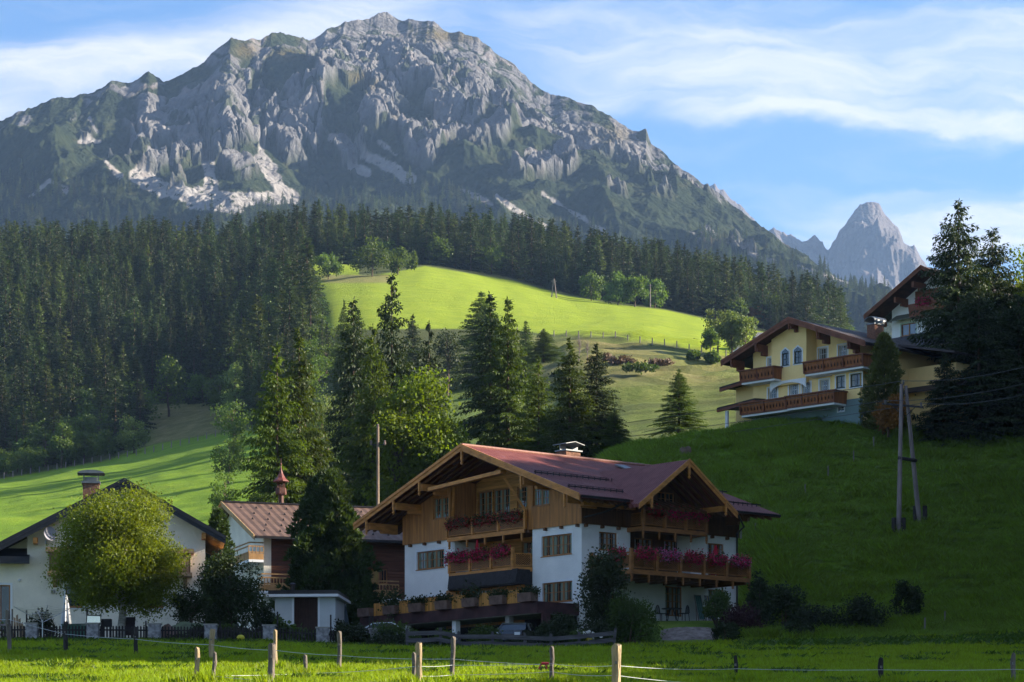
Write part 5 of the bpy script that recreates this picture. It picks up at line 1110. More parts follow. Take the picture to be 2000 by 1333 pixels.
flower_box(CH, (sa-.15, -2.0), (sa-.15, -3.2), zf3+1.0, 0, [PETAL, PETAL_R], 'magenta flower box around the left corner of the long side balcony', GFL, 229)
for k, lb in enumerate(('dark crimson flower box on the left of the gable balcony', 'magenta flower box in the middle of the gable balcony', 'magenta flower box on the right of the gable balcony')):
    flower_box(CH, (sp4[k]+.2, yb4-.16), (sp4[k+1]-.1, yb4-.16), zf4+.98, 0, [PETAL_R if k == 0 else PETAL, PETAL_R], lb, GFL, 240+k, .9)
# terrace and carport in front
zt1, zt0 = Z(12.69), Z(12.02); k_ = -3.29; tW = 17.3; e = empty('terrace', (0, 0, 0)); e.parent = rt
TB = M_('brown_painted_concrete', (.060, .026, .028), .8, .4, 1.2, .4)
m = MB(); m.box(k_, k_+.12, .2, tW, zt0, zt1); m.box(k_+.12, 0, .2, .32, zt0, zt1); m.build('parapet', TB, e)
m = MB(); m.box(k_+.12, -.01, .32, tW, zt0-.05, zt0+.1); m.build('terrace_slab', CONC, e)
for t in (13.0, 8.2, 17.0, 3.2):
    m = MB(); m.box(k_+.25, k_+.6, t-.18, t+.18, -2.0, zt0-.05); m.build('column', PLASTER if t != 3.2 else CONC, e)
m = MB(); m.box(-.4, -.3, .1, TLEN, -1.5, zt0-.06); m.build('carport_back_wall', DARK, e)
SL2 = siding_mat('orange_slat', (.52, .245, .055), .11, 'XY')
pl = [t for t in np.linspace(1.0, 16.5, 7)]; ends = []
for i in range(6):
    m = MB(); m.box(k_+.02, k_+.08, pl[i]+.62, pl[i+1]-.62, zt1, zt1+.78); m.build('slat_screen', SL2, e)
PLANT_W = M_('planter_wood', (.15, .095, .075), .9, .3, 2, .8)
plabs = [p_ for p_ in ['planter at the right front corner of the terrace below the ground floor window', 'second planter from the right corner on the terrace wall, before the bay', 'planter on the terrace wall below the blue parasol door', 'planter with a tall grassy plant on the terrace wall before the bay', 'planter on the terrace wall below the left end of the dark skirt roof', 'planter with a round bush on the terrace wall below the left window', 'planter near the left end of the terrace wall beside the brown house', 'planter with a slim conifer on the left end of the terrace wall'] if 'second planter' not in p_]
for i, t in enumerate(pl):
    wp = CH.w(k_-.02, t, zt1+.0); q = empty('planter', wp, R(40.28)); tag(q, plabs[i], 'planter', 'weathered planters on the terrace wall'); m = MB()
    for z_, w_ in ((0, 1), (.14, .94)): pass
    m.prism([(-.30, -.60, 0), (.25, -.60, 0), (.28, -.60, .52), (-.34, -.60, .52)], (0, 1.2, 0)); m.build('trough', PLANT_W, q)
    rg = np.random.default_rng(300+i)
    if i == 6: me = pine_mesh('foliage', 2.1, .8, 9, 260, PINE, .16); o = link('foliage', me, q); o.location = (0, 0, .45)
    else:
        hgt = [.35, .4, .8, .45, .4, 1.0, .5][i]; v1, f1 = petals_np(rg, 620 if i != 5 else 1100, .5, 1.25, hgt, .12, .5); v1[:, [0, 1]] = v1[:, [0, 1]] ; v1 = v1+[0, 0, .5+hgt*.25]; v1[:, 1] *= 1.0
        link('foliage', np_mesh('foliage', v1, f1, [LEAF_DARK], None), q)
m = MB(); m.box(k_+.3, k_+.9, .05, .19, zt0-1.5, zt0); m.build('end_wall', TB, e)
# chimney, skylight, antenna
ch = MB(); ch.box(6.9, 8.1, 9.2, 10.1, chz(9.2)-.6, RID+.55); c1 = ch.build('chimney', BRICK, rt)
m = MB(); m.box(6.8, 8.2, 9.1, 10.2, RID+.55, RID+.63)
for xx in (7.0, 8.0): m.bar((xx, 9.65, RID+.63), (xx, 9.65, RID+.92), .05, .5)
m.prism([(6.7, 9.0, RID+.95), (7.5, 9.0, RID+1.12), (8.3, 9.0, RID+.95), (8.3, 9.0, RID+.99), (7.5, 9.0, RID+1.16), (6.7, 9.0, RID+.99)], (0, 1.3, 0)); m.build('chimney_cap', METAL, c1)
m = MB(); tz = 6.2; m.prism([(9.2, tz, chz(tz)+.08), (10.1, tz, chz(tz)+.08), (10.1, tz+1.0, chz(tz+1.0)+.08), (9.2, tz+1.0, chz(tz+1.0)+.08)], (0, 0, .07)); m.build('skylight', METAL, roof)
# ------------------------------------------------------------------ the yellow house on the hill
YH = House('yellow_house', 1685, 225.0, 29.5, R(44.4), 'yellow house on the hill crest with brown balconies and an arched white cornice', 'house'); rt = YH.root
zb = 29.5; Z = lambda z: z-zb; YL = 11.7; YD = 13.0; yM, yE0, yE1, yx0, yx1 = 6.6, -1.4, 14.0, -1.4, YD+1.2; yRz, yEz = Z(41.45), Z(38.5); ySL = (yRz-yEz)/(yM-yE0)
yroof = lambda t: yRz-.26-abs(t-yM)*ySL
q1 = lambda a, b, c_, d, s=0.0: (lambda t0, t1: (t0, t1, YH.f1((a+b)/2, d, s)[1], YH.f1((a+b)/2, c_, s)[1]))(YH.f1(b, c_, s)[0], YH.f1(a, c_, s)[0])
tb = YH.f1(1630, 750)[0]; tc_ = YH.f1(1580, 700)[0]; tl = YH.f1(1512, 700)[0]
att = [q1(1499, 1511, 699, 720)]; rr = [q1(1598, 1616, 680, 703, 1.0), q1(1637, 1655, 674, 697, 1.0)]; arc = [q1(1527, 1541, 690, 714, -.35), q1(1551, 1566, 686, 710, -.35)]
fl = [q1(1500, 1518, 758, 779), q1(1541, 1559, 751, 772), q1(1566, 1583, 748, 769), q1(1601, 1619, 742, 764), q1(1633, 1650, 734, 758, -.35), q1(1661, 1683, 730, 755, -.35)]
zc1 = Z(34.6)
m = MB(); zmid = YH.f1(1500, 745)[1]; 
wall(m, 'x', 0, tb, YL, 0, zmid+.3, fl[:4]); wall(m, 'x', -.35, -.02, tb, YH.f1(1660, 782)[1], zmid+.5, fl[4:])
m.add([(-.35, tb, 2.5), (0, tb, 2.5), (0, tb, zmid+.5), (-.35, tb, zmid+.5)], [(0, 1, 2, 3)])
wall(m, 'x', 0, tl, YL, zmid+.3, yroof, att); wall(m, 'x', -.35, tc_, tl, zmid-.6, yroof, arc, extra=(yM,)); wall(m, 'x', 1.0, 0, tc_, zmid, yroof, rr)
for t in (tc_, tl): m.add([(-.35, t, zmid-.6), (1.0, t, zmid-.6), (1.0, t, yroof(t)), (-.35, t, yroof(t))], [(0, 1, 2, 3)])
m.add([(-.35, tc_, zmid-.6), (-.35, tl, zmid-.6), (0, tl, zmid-.6), (0, tc_, zmid-.6)], [(0, 1, 2, 3)])
wall(m, 'y', 0, -.35, YD, 0, yroof(0), []); wall(m, 'y', YL, 0, YD, 0, yroof(YL), []); m.add([(YD, 0, 0), (YD, YL, 0), (YD, YL, yroof(YL)), (YD, yM, yroof(yM)), (YD, 0, yroof(0))], [(0, 1, 2, 3, 4)]); m.box(0, 1.0, 0, tc_, zmid-.4, zmid)
m.build('plaster_wall', YELLOW, rt)
for q in att+fl[:4]: window(YH, 'x', 0, *q, cols=1, rows=2, muntin=2, fm=FRAME_W, surround=TRIMW, curt=CURT_W)
for q in rr: window(YH, 'x', 1.0, *q, cols=1, rows=2, fm=FRAME_W, surround=TRIMW, curt=CURT_W)
for q in fl[4:]: window(YH, 'x', -.35, *q, cols=1, rows=2, fm=FRAME_G, surround=TRIMW, curt=CURT_W)
for q in arc:        # pointed windows
    f = window(YH, 'x', -.35, *q, cols=1, rows=2, fm=FRAME_G, surround=TRIMW, curt=None, inset=.06); m = MB(); a, b, lo, hi = q; c_ = (a+b)/2
    m.prism([(-.372, a-.13, hi), (-.372, b+.13, hi), (-.372, b+.13, hi+.15), (-.372, c_, hi+.50), (-.372, a-.13, hi+.15)], (-.014, 0, 0)); m.build('arch_trim', TRIMW, f)
    m = MB(); m.prism([(-.39, a+.02, hi-.02), (-.39, b-.02, hi-.02), (-.39, b-.02, hi+.12), (-.39, c_, hi+.36), (-.39, a+.02, hi+.12)], (-.012, 0, 0)); m.build('arch_pane', GLASS, f)
m = MB(); n = 12; zA_ = zmid-.65; pts = [(-.38, tc_-.05, zA_+.4), (-.38, tl+.05, zA_+.4)]
for i in range(n+1):
    u = i/n; y_ = tl+.05+(tc_-.10-tl)*u; pts.append((-.38, y_, zA_-.42+.62*math.sin(math.pi*u)**.6))
m.prism(pts, (-.10, 0, 0)); m.build('arched_cornice', TRIMW, rt)
m = MB(); m.box(-.36, 0, -.03, tb+.03, 0, YH.f1(1660, 782)[1]); m.box(-.02, -.01, tb+.03, YL, 0, YH.f1(1560, 800)[1]); m.build('grey_base', TEAL, rt)
window(YH, 'x', -.36, *q1(1636, 1651, 792, 806, -.36), cols=1, rows=2, fm=FRAME_W, inset=-.09, surround=None, curt=None, sill=False)
m = MB(); slab(m, [(yx0, yE0, yEz), (yx1, yE0, yEz), (yx1, yM, yRz), (yx0, yM, yRz)], .2); slab(m, [(yx0, yE1, yRz-(yE1-yM)*ySL), (yx1, yE1, yRz-(yE1-yM)*ySL), (yx1, yM, yRz), (yx0, yM, yRz)], .2)
roof = with_uv(m.build('roof', TILE_D, rt), (1, 0, 0)); z1_ = yRz-(yE1-yM)*ySL
barge(roof, yx0, yE0-.02, yEz+.03, yM, yRz+.03, BEAM_R, .42); barge(roof, yx0, yE1+.02, z1_+.03, yM, yRz+.03, BEAM_R, .42)
m = MB(); 
for sg, ye in ((0, yE0), (1, yE1)): m.prism([(yx0+.03, ye, yroof(ye)+.03), (0, ye, yroof(ye)+.03), (0, yM, yroof(yM)+.03), (yx0+.03, yM, yroof(yM)+.03)], (0, 0, -.06))
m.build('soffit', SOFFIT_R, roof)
m = MB(); p_ = MB()
for t in (.4, 3.6, 10.2, 12.9): purlin(m, (.15, t, yroof(t)-.42), (yx0+.1, t, yroof(t)-.42), .26, .62); pendant(p_, yx0-.03, t, yroof(t)+.05, .85)
purlin(m, (.15, yM, yRz-.6), (yx0+.1, yM, yRz-.6), .26, .5); pendant(p_, yx0-.03, yM, yRz-.2, .8); m.build('purlins', BEAM_R, roof); p_.build('pendants', BEAM_R, roof)
m = MB(); m.box(yx0+.05, yx1, yE0-.14, yE0, yEz-.16, yEz-.02); m.tube([(1.2, yE0, yEz-.2), (1.2, -.15, yEz-1.0), (1.2, -.15, 0)], .06, 8); m.build('gutter', METAL_D, roof)
def ybal(px0, px1, py_rail, off, label_=None, x0=0.0, right=True, h=1.02, segs=3):
    t1, t0 = YH.f1(px0, py_rail, off)[0], YH.f1(px1, py_rail, off)[0]; zr = YH.f1((px0+px1)/2, py_rail, off)[1]; e = empty('balcony', (0, 0, 0)); e.parent = rt; zf_ = zr-h
    m = MB(); m.box(off+.05, x0-.01, t0+.05, t1-.05, zf_-.16, zf_); m.build('deck', TRIMW, e)
    m = MB(); WB = siding_mat('carved_board_%d' % len(bpy.data.materials), (.27, .095, .03), .17, 'XY')
    m.prism([(off-.10, t0-.06, zr-.1), (off-.10, t1+.06, zr-.1), (off+.04, t1, zf_+.0), (off+.04, t0, zf_)], (.05, 0, 0)); m.prism([(off-.05, t1+.05, zr-.1), (x0, t1+.05, zr-.1), (x0, t1, zf_), (off, t1, zf_)], (0, -.05, 0)); m.prism([(off-.05, t0-.05, zr-.1), (x0, t0-.05, zr-.1), (x0, t0, zf_), (off, t0, zf_)], (0, .05, 0)); m.build('board_railing', WB, e)
    m = MB(); m.bar((off-.13, t0-.08, zr-.04), (off-.13, t1+.08, zr-.04), .2, .10); m.bar((off-.13, t0-.08, zr-.04), (x0, t0-.08, zr-.04), .2, .10); m.bar((off-.13, t1+.08, zr-.04), (x0, t1+.08, zr-.04), .2, .10); m.bar((off-.02, t0, zf_+.08), (off-.02, t1, zf_+.08), .1, .12)
    for k in range(segs+1): tt = t0+(t1-t0)*k/segs; m.bar((off-.06, tt, zf_+.05), (off-.12, tt, zr-.06), .09, .09)
    m.build('handrail', BEAM_R, e)
    m = MB(); kk = max(4, int((t1-t0)/.34))
    for k in range(kk): tt = t0+(t1-t0)*(k+.5)/kk; m.prism([(off-.062, tt-.03, zf_+.28), (off-.062, tt+.03, zf_+.28), (off-.085, tt+.055, zf_+.45), (off-.10, tt, zf_+.66), (off-.085, tt-.055, zf_+.45)], (-.012, 0, 0))
    m.build('cut_outs', DARK, e)
ybal(1447, 1512, 720, -1.3, segs=2); ybal(1571, 1686, 699, -1.3, x0=.9, segs=3); ybal(1447, 1540, 782, -1.5, segs=2); ybal(1536, 1630, 768, -1.9, segs=3)
m = MB()
for (x_, y_, s_) in ((4.6, 2.4, 1.0), (8.2, 5.0, .9)):
    z_ = yRz-abs(y_-yM)*ySL; c0 = MB(); c0.box(x_-.5*s_, x_+.5*s_, y_-.4, y_+.4, z_-.5, z_+1.15*s_); cc = c0.build('chimney', BRICK, rt); k = MB(); k.box(x_-.58*s_, x_+.58*s_, y_-.48, y_+.48, z_+1.15*s_, z_+1.27*s_); pr = [(x_-.7*s_, y_+.6*math.cos(a), z_+1.42*s_+.38*math.sin(a)) for a in np.linspace(0, math.pi, 9)]
    k.prism(pr+[(p[0], y_+(p[1]-y_)*.9, z_+1.42*s_+(p[2]-z_-1.42*s_)*.9) for p in pr[::-1]], (1.4*s_, 0, 0)); k.bar((x_, y_-.45, z_+1.27*s_), (x_, y_-.45, z_+1.5*s_), .9, .04); k.build('chimney_hood', METAL, cc)
# annex with the lean-to roofs and round column on the left
m = MB(); aL = YH.f1(1437, 790, 1.5)[0]; m.box(1.5, 5, YL, aL, 0, YH.f1(1450, 755, 1.5)[1]); m.build('annex_wall', YELLOW, rt)
def lean(pxl, pxr, pyl, pyr, x0, x1, name, th=.15, dz=.9):
    tl_, zl = YH.f1(pxl, pyl, x0); tr_, zr = YH.f1(pxr, pyr, x0); m = MB(); m.prism([(x0, tl_, zl), (x1, tl_, zl+.2), (x1, tr_, zr+.2), (x0, tr_, zr)], (0, 0, -th)); o = with_uv(m.build(name, TILE_D, rt), (1, 0, 0)); k = MB(); k.prism([(x0-.02, tl_, zl-th), (x0-.02, tr_, zr-th), (x0-.02, tr_, zr-th-.22), (x0-.02, tl_, zl-th-.22)], (.2, 0, 0)); k.build('lean_to_beam', BEAM_R, o)
lean(1405, 1456, 757, 741, .0, 3.2, 'lean_to_roof'); lean(1400, 1474, 797, 778, -1.4, 1.5, 'porch_roof')
cx_, cz_ = YH.f1(1420, 803, -1.0); m = MB(); m.tube([(-1.0, cx_, -1.5), (-1.0, cx_, cz_)], .16, 12); m.build('column', TRIMW, rt)
# yellow rear wing at the right
m = MB(); yw = -4.9; m.box(6.0, YD-1.5, yw, -.02, 0, Z(37.3)); m.build('wing_wall', YELLOW, rt); m = MB(); slab(m, [(4.7, yw-.8, Z(38.0)), (YD, yw-.8, Z(38.0)), (YD, 0, Z(39.2)), (4.7, 0, Z(39.2))], .18); m.prism([(5.0, yw-1.2, Z(35.2)), (5.9, yw-1.2, Z(35.7)), (5.9, 0, Z(35.7)), (5.0, 0, Z(35.2))], (0, 0, -.12)); with_uv(m.build('wing_roof', TILE_D, rt), (1, 0, 0))
# ------------------------------------------------------------------ the white house higher up
WH = House('white_gabled_house', 1742, 252.0, 33.0, R(41), 'white house with a steep red brown gable roof behind the huge spruces', 'house'); rt = WH.root; zb = 33.0; Z = lambda z: z-zb
# its corner at px 1742 is the left end of the gable facade; y runs left, so the facade spans negative y
tA = WH.f1(1800, 520, -2.0)[0]; zA_ = WH.f1(1800, 520, -2.0)[1]; tE_, zE_ = WH.f1(1688, 618, -2.0); wsl = (zA_-zE_)/(tE_-tA); tO = tA-(tE_-tA); wroof = lambda t: zA_-.3-abs(t-tA)*wsl
wq = lambda a, b, c_, d, s=0.0: (lambda t0, t1: (t0, t1, WH.f1((a+b)/2, d, s)[1], WH.f1((a+b)/2, c_, s)[1]))(WH.f1(b, c_, s)[0], WH.f1(a, c_, s)[0])
ww = wq(1760, 1789, 632, 655); rgt = 2*tA; m = MB(); wall(m, 'x', 0, rgt, 0, 0, wroof, [ww], extra=(tA,)); wall(m, 'y', 0, 0, 12, 0, wroof(0), []); m.add([(12, 0, 0), (12, rgt, 0), (12, rgt, wroof(rgt)), (12, tA, wroof(tA)), (12, 0, wroof(0))], [(0, 1, 2, 3, 4)]); wall(m, 'y', rgt, 0, 12, 0, wroof(rgt), []); m.build('plaster_wall', PLASTER, rt)
window(WH, 'x', 0, *ww, cols=2, rows=1, muntin=1, surround=M_('pale_green_trim', (.45, .55, .47), .8, .05, 2), curt=None, glass=M_('bright_glass', (.10, .14, .19), .05, .2, 1, spec=1.0))
m = MB(); slab(m, [(-2.0, tE_, zE_), (13, tE_, zE_), (13, tA, zA_), (-2.0, tA, zA_)], .2); slab(m, [(-2.0, tO, zE_), (13, tO, zE_), (13, tA, zA_), (-2.0, tA, zA_)], .2); roof = with_uv(m.build('roof', TILE_D, rt), (1, 0, 0)); barge(roof, -2.0, tE_, zE_+.03, tA, zA_+.03, BEAM_R, .30); barge(roof, -2.0, tO, zE_+.03, tA, zA_+.03, BEAM_R, .30)
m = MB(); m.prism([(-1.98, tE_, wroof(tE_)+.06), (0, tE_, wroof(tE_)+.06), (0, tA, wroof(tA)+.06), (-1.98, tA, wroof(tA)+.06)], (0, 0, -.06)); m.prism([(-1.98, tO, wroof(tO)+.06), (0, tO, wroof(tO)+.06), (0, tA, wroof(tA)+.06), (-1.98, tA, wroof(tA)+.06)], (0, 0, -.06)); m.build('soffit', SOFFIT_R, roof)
m = MB()
for t in (tE_*.55, tA*.35, tA*.75): purlin(m, (.15, t, wroof(t)-.42), (-1.7, t, wroof(t)-.42), .26, .5)
m.build('purlins', BEAM_R, roof)
t1b, t0b = WH.f1(1776, 600, -1.2)[0], WH.f1(1850, 600, -1.2)[0]; zr_ = WH.f1(1785, 594, -1.2)[1]; e = empty('balcony', (0, 0, 0)); e.parent = rt; m = MB(); m.box(-1.2, 0, t0b, t1b, zr_-1.15, zr_-1.0); m.build('deck', BEAM_R, e)
m = MB(); m.prism([(-1.32, t0b, zr_), (-1.32, t1b+.08, zr_), (-1.2, t1b, zr_-1.05), (-1.2, t0b, zr_-1.05)], (.05, 0, 0)); m.prism([(-1.3, t1b+.08, zr_), (0, t1b+.08, zr_), (0, t1b, zr_-1.05), (-1.2, t1b, zr_-1.05)], (0, -.05, 0)); m.build('board_railing', siding_mat('red_board', (.17, .05, .025), .2, 'XY'), e)
m = MB(); m.box(-.05, -.01, t0b, t1b+.3, zr_-1.0, wroof(tA)-1.4); m.build('timber_gable', BEAM_R, rt)
zk = WH.f1(1770, 626)[1]; m = MB(); m.prism([(-.05, ww[1]+.5, zk+.55), (-.9, ww[1]+.75, zk-.02), (-.9, ww[0]-3.5, zk-.02), (-.05, ww[0]-3.5, zk+.55)], (0, 0, -.08)); m.build('window_canopy', M_('olive_sheet', (.10, .105, .08), .7, .1, 2), rt)
zs_ = WH.f1(1745, 661)[1]; m = MB(); m.prism([(-.03, .05, zs_), (-.03, rgt, zs_), (-1.6, rgt-.5, zs_-1.5), (-1.6, .6, zs_-1.5)], (0, 0, -.12)); m.build('skirt_roof', M_('slate_skirt', (.075, .075, .09), .7, .15, 3), rt)
flower_box(WH, (-1.45, t1b-1.0), (-1.45, t1b-2.6), zr_+.05, 0, [PETAL, PETAL_R], 'magenta flower box on the balcony of the white house under the gable', None, 260)
# small roofs behind the yellow house
FH = House('far_house', 1478, 650.0, gz((1478-1000)/5400*650, 650)-1, R(8), 'far grey roofed house half hidden behind the left slope of the yellow house roof', 'house'); m = MB(); zz_ = FH.f1(1478, 672)[1]; m.box(.4, 7, .4, 6, 0, zz_-1.6); m.build('wall', CREAM, FH.root); m = MB(); zq = (HOR-652)/5400*655-FH.zb; m.prism([(0, 0, zq-2.3), (8, 0, zq-2.3), (8, 3.2, zq), (0, 3.2, zq)], (0, 0, -.2)); m.prism([(0, 6.4, zq-2.3), (8, 6.4, zq-2.3), (8, 3.2, zq), (0, 3.2, zq)], (0, 0, -.2)); m.add([(.4, .4, zq-2.5), (.4, 6, zq-2.5), (.4, 3.2, zq-.2)], [(0, 1, 2)]); with_uv(m.build('roof', TILE_G, FH.root), (1, 0, 0))
FH = House('far_shed', 1440, 630.0, gz((1440-1000)/5400*630, 630)-1, R(12), 'low far shed with a blue grey roof beside the far house', 'shed'); zq = (HOR-669)/5400*630-FH.zb; m = MB(); m.box(.3, 6, .3, 5, 0, zq-1.2); m.build('wall', PLASTER, FH.root); m = MB(); m.prism([(0, -.3, zq-1.3), (-.4, -.3, zq-1.5), (.9, 1.5, zq), (7, 1.5, zq), (7, -.3, zq-1.3)], (0, 0, -.15)); m.prism([(.9, 1.5, zq), (7, 1.5, zq), (7, 6, zq-1.3), (0, 6, zq-1.3)], (0, 0, -.15)); with_uv(m.build('roof', TILE_G, FH.root), (1, 0, 0))
# ------------------------------------------------------------------ the left house: gable towards the field
LH = House('left_house', 401, 163.0, 9.5, R(97), 'cream house with a dark edged wide gable roof behind the round birch', 'house'); rt = LH.root; zb = 9.5; Z = lambda z: z-zb
lq = lambda a, b, c_, d, s=0.0: (lambda t0, t1: (t0, t1, LH.f1((a+b)/2, d, s)[1], LH.f1((a+b)/2, c_, s)[1]))(LH.f1(b, c_, s)[0], LH.f1(a, c_, s)[0])
lA, lAz = LH.f1(243, 937, -1.0); lR, lRz = LH.f1(441, 1050, -1.0); lsl = (lAz-lRz)/abs(lA-lR); lL = lA+(lA-lR)*1.35; lLz = lAz-(lL-lA)*lsl*.95; lroof = lambda t: lAz-.28-abs(t-lA)*lsl*(.95 if t > lA else 1)
LW = LH.f1(-70, 1100)[0]; LM = LH.f1(53, 1100)[0]; ld = [lq(0, 20, 1143, 1232), lq(128, 160, 1142, 1186), lq(284, 318, 1140, 1186)]
m = MB(); wall(m, 'x', 0, 0, LM, 0, lroof, ld[1:], extra=(lA,)); wall(m, 'x', 0, LM, LW, 0, LH.f1(20, 1085)[1], ld[:1]); m.build('plaster_wall', CREAM, rt)
m = MB(); wall(m, 'x', .9, LM, LW, LH.f1(20, 1100)[1], lroof, []); m.add([(0, LM, LH.f1(20, 1100)[1]), (.9, LM, LH.f1(20, 1100)[1]), (.9, LM, lroof(LM)), (0, LM, lroof(LM))], [(0, 1, 2, 3)]); wall(m, 'y', 0, 0, 12, 0, lroof(0), []); wall(m, 'y', LW, 0, 12, 0, lroof(LW), []); wall(m, 'x', 12, 0, LW, 0, lroof, [], extra=(lA,)); m.build('side_wall', CREAM, rt)
m = MB(); slab(m, [(-1.0, lR, lRz), (13, lR, lRz), (13, lA, lAz), (-1.0, lA, lAz)], .2); slab(m, [(-1.0, lL, lLz), (13, lL, lLz), (13, lA, lAz), (-1.0, lA, lAz)], .2); roof = with_uv(m.build('roof', TILE_D, rt), (1, 0, 0)); BLK = M_('black_barge', (.016, .018, .026), .5, .2, 3); barge(roof, -1.0, lR, lRz+.03, lA, lAz+.03, BLK, .42); barge(roof, -1.0, lL, lLz+.03, lA, lAz+.03, BLK, .42)
m = MB()
for k in range(12):
    x_ = -.6+k*.9
    for (a, b) in ((lR+.1, 0),): m.bar((x_, a, lroof(a)-.1), (x_, b, lroof(b)-.1), .14, .16)
m.bar((-.9, .1, lroof(.1)-.35), (.1, .1, lroof(.1)-.35), .25, .35); m.bar((-.8, LM-.5, lroof(LM)-.3), (.1, LM-.5, lroof(LM)-.3), .25, .35); m.build('rafters', BEAM, roof)
m = MB(); m.prism([(-.9, LM-.15, LH.f1(30, 1098)[1]), (-.9, LW, LH.f1(30, 1098)[1]), (.9, LW, LH.f1(30, 1085)[1]+.5), (.9, LM-.15, LH.f1(30, 1085)[1]+.5)], (0, 0, -.1)); m.box(-.95, -.85, LM-.18, LW, LH.f1(30, 1104)[1], LH.f1(30, 1090)[1]); m.build('canopy_roof', BLK, rt)
window(LH, 'x', 0, *ld[0], cols=1, rows=1, muntin=1, inset=.12, surround=TRIMW, name='terrace_door', curt=None)
for q in ld[1:]: window(LH, 'x', 0, *q, cols=1, rows=1, muntin=1, inset=.12, surround=TRIMW, curt=None)
WBL = siding_mat('weathered_board', (.26, .15, .08), .16, 'XY'); bt0, bt1 = LH.f1(372, 1100, -1.0)[0], LH.f1(96, 1100, -1.0)[0]; zt_ = LH.f1(230, 1079, -1.0)[1]; zl_ = LH.f1(230, 1118, -1.0)[1]; e = empty('balcony', (0, 0, 0)); e.parent = rt
m = MB(); m.box(-1.0, -.9, bt0, bt1, zl_, zt_); m.box(-1.0, 0, bt1-.1, bt1, zl_, zt_); m.box(-1.0, 0, bt0, bt0+.1, zl_, zt_); m.build('board_railing', WBL, e)
m = MB(); m.box(-1.22, .0, bt0-.2, bt1+.2, zt_-.02, zt_+.24); m.box(-1.1, .0, bt0-.1, bt1+.1, zl_-.2, zl_+.02)
for t in (bt0+.3, bt1-.3): m.prism([(0, t-.12, zl_-.2), (-.85, t-.12, zl_-.2), (-.55, t-.12, zl_-.5), (0, t-.12, zl_-.85)], (0, .24, 0))
m.build('balcony_frame', M_('pale_larch', (.36, .23, .13), .7, .25, 2), e)
m = MB(); cy = LH.f1(178, 980, 3)[0]; zc_ = LH.f1(178, 946, 3)[1]; m.box(3-.45, 3+.45, cy-.48, cy+.48, zc_-2.2, zc_); c1 = m.build('chimney', BRICK, rt); m = MB(); m.box(2.45, 3.55, cy-.55, cy+.55, zc_, zc_+.12)
for a in (-.42, .42):
    for b in (-.38, .38): m.bar((3+b, cy+a, zc_+.12), (3+b, cy+a, zc_+.6), .06, .06)
pr = [(2.3, cy+.8*math.cos(a), zc_+.58+.2*math.sin(a)) for a in np.linspace(0, math.pi, 9)]; m.prism(pr, (1.4, 0, 0)); m.box(2.7, 3.3, cy-.35, cy+.35, zc_+.12, zc_+.38); m.build('chimney_cap', METAL, c1)
dy_, dz_ = LH.f1(98, 1043, -.7); e = empty('satellite_dish', LH.w(-.75, dy_, dz_), 0); tag(e, 'grey satellite dish on the gable wall of the left house', 'satellite dish'); m = MB(); prof = []; nn = 20
vs = [(0, .10, 0)]; fs = []
for i in range(1, 5):
    r = .42*i/4
    for k in range(nn): a = 2*math.pi*k/nn; vs.append((r*math.cos(a)*.92, .10-.12*(i/4)**2, r*math.sin(a)*1.05))
for k in range(nn): fs.append((0, 1+k, 1+(k+1) % nn))
for i in range(3):
    for k in range(nn): fs.append((1+i*nn+k, 1+(i+1)*nn+k, 1+(i+1)*nn+(k+1) % nn, 1+i*nn+(k+1) % nn))
m.add(vs, fs); o = m.build('reflector', M_('dish_paint', (.30, .29, .33), .5, .1, 2), e, True); o.rotation_euler = (R(-18), 0, R(28)); so = o.modifiers.new('s', 'SOLIDIFY'); so.thickness = .02; m = MB(); m.bar((0, .02, -.40), (.42, -.5, -.18), .03, .03); m.bar((.42, -.5, -.24), (.42, -.5, -.04), .06, .06); m.bar((0, .1, 0), (-.1, .7, -.1), .05, .05); m.bar((-.3, .15, -.45), (-.3, .6, -.45), .06, .2); m.build('feed_arm', METAL, e)
for (px_, py_, lb) in ((38, 1134, 'small round wall lamp above the terrace door of the left house'), (103, 1156, 'square grey wall lamp left of the folded parasol')): y_, z_ = LH.f1(px_, py_); e = LH.w(-.08, y_, z_); m = MB(); (m.lathe((0, 0, 0), [(.02, -.08), (.08, -.04), (.08, .04), (.02, .08)], 10) if px_ == 38 else m.box(-.1, .1, -.08, .08, -.1, .1)); o = m.build('wall_lamp', TRIMW if px_ == 38 else CONC); o.location = e; tag(o, lb, 'lamp')
# ------------------------------------------------------------------ the brown roofed house
BH = House('brown_roofed_house', 515, 196.5, 9.5, R(19.3), 'brown shingled house with a pitched brown roof behind the stone pine', 'house'); rt = BH.root; zb = 9.5; Z = lambda z: z-zb
bE, bEz = BH.f2(498.5, 1046, -1.1); bslope = 3.4/9.9; bz = lambda y: bEz+(y+1.1)*bslope; bR = 8.8; WY = 17.5; bL = 14.5
m = MB(); m.prism([(bE, -1.1, bEz), (bL+1, -1.1, bEz), (bL+1, bR, bz(bR)), (bE, bR, bz(bR))], (0, 0, -.2)); m.prism([(bE, 2*bR+1.1, bEz), (bL+1, 2*bR+1.1, bEz), (bL+1, bR, bz(bR)), (bE, bR, bz(bR))], (0, 0, -.2)); roof = with_uv(m.build('roof', SLATE_B, rt), (1, 0, 0))
m = MB(); m.bar((bE, bR, bz(bR)+.06), (bL+1, bR, bz(bR)+.06), .3, .12); m.build('ridge_cap', METAL_D, roof); barge(roof, bE, -1.12, bEz+.03, bR, bz(bR)+.03, M_('ochre_beam', (.40, .26, .12), .7, .2, 2), .34); barge(roof, bE, 2*bR+1.12, bEz+.03, bR, bz(bR)+.03, BEAM, .34)
m = MB(); m.box(bE, bL+1, -1.25, -1.1, bEz-.2, bEz-.03); m.build('gutter', METAL_D, roof)
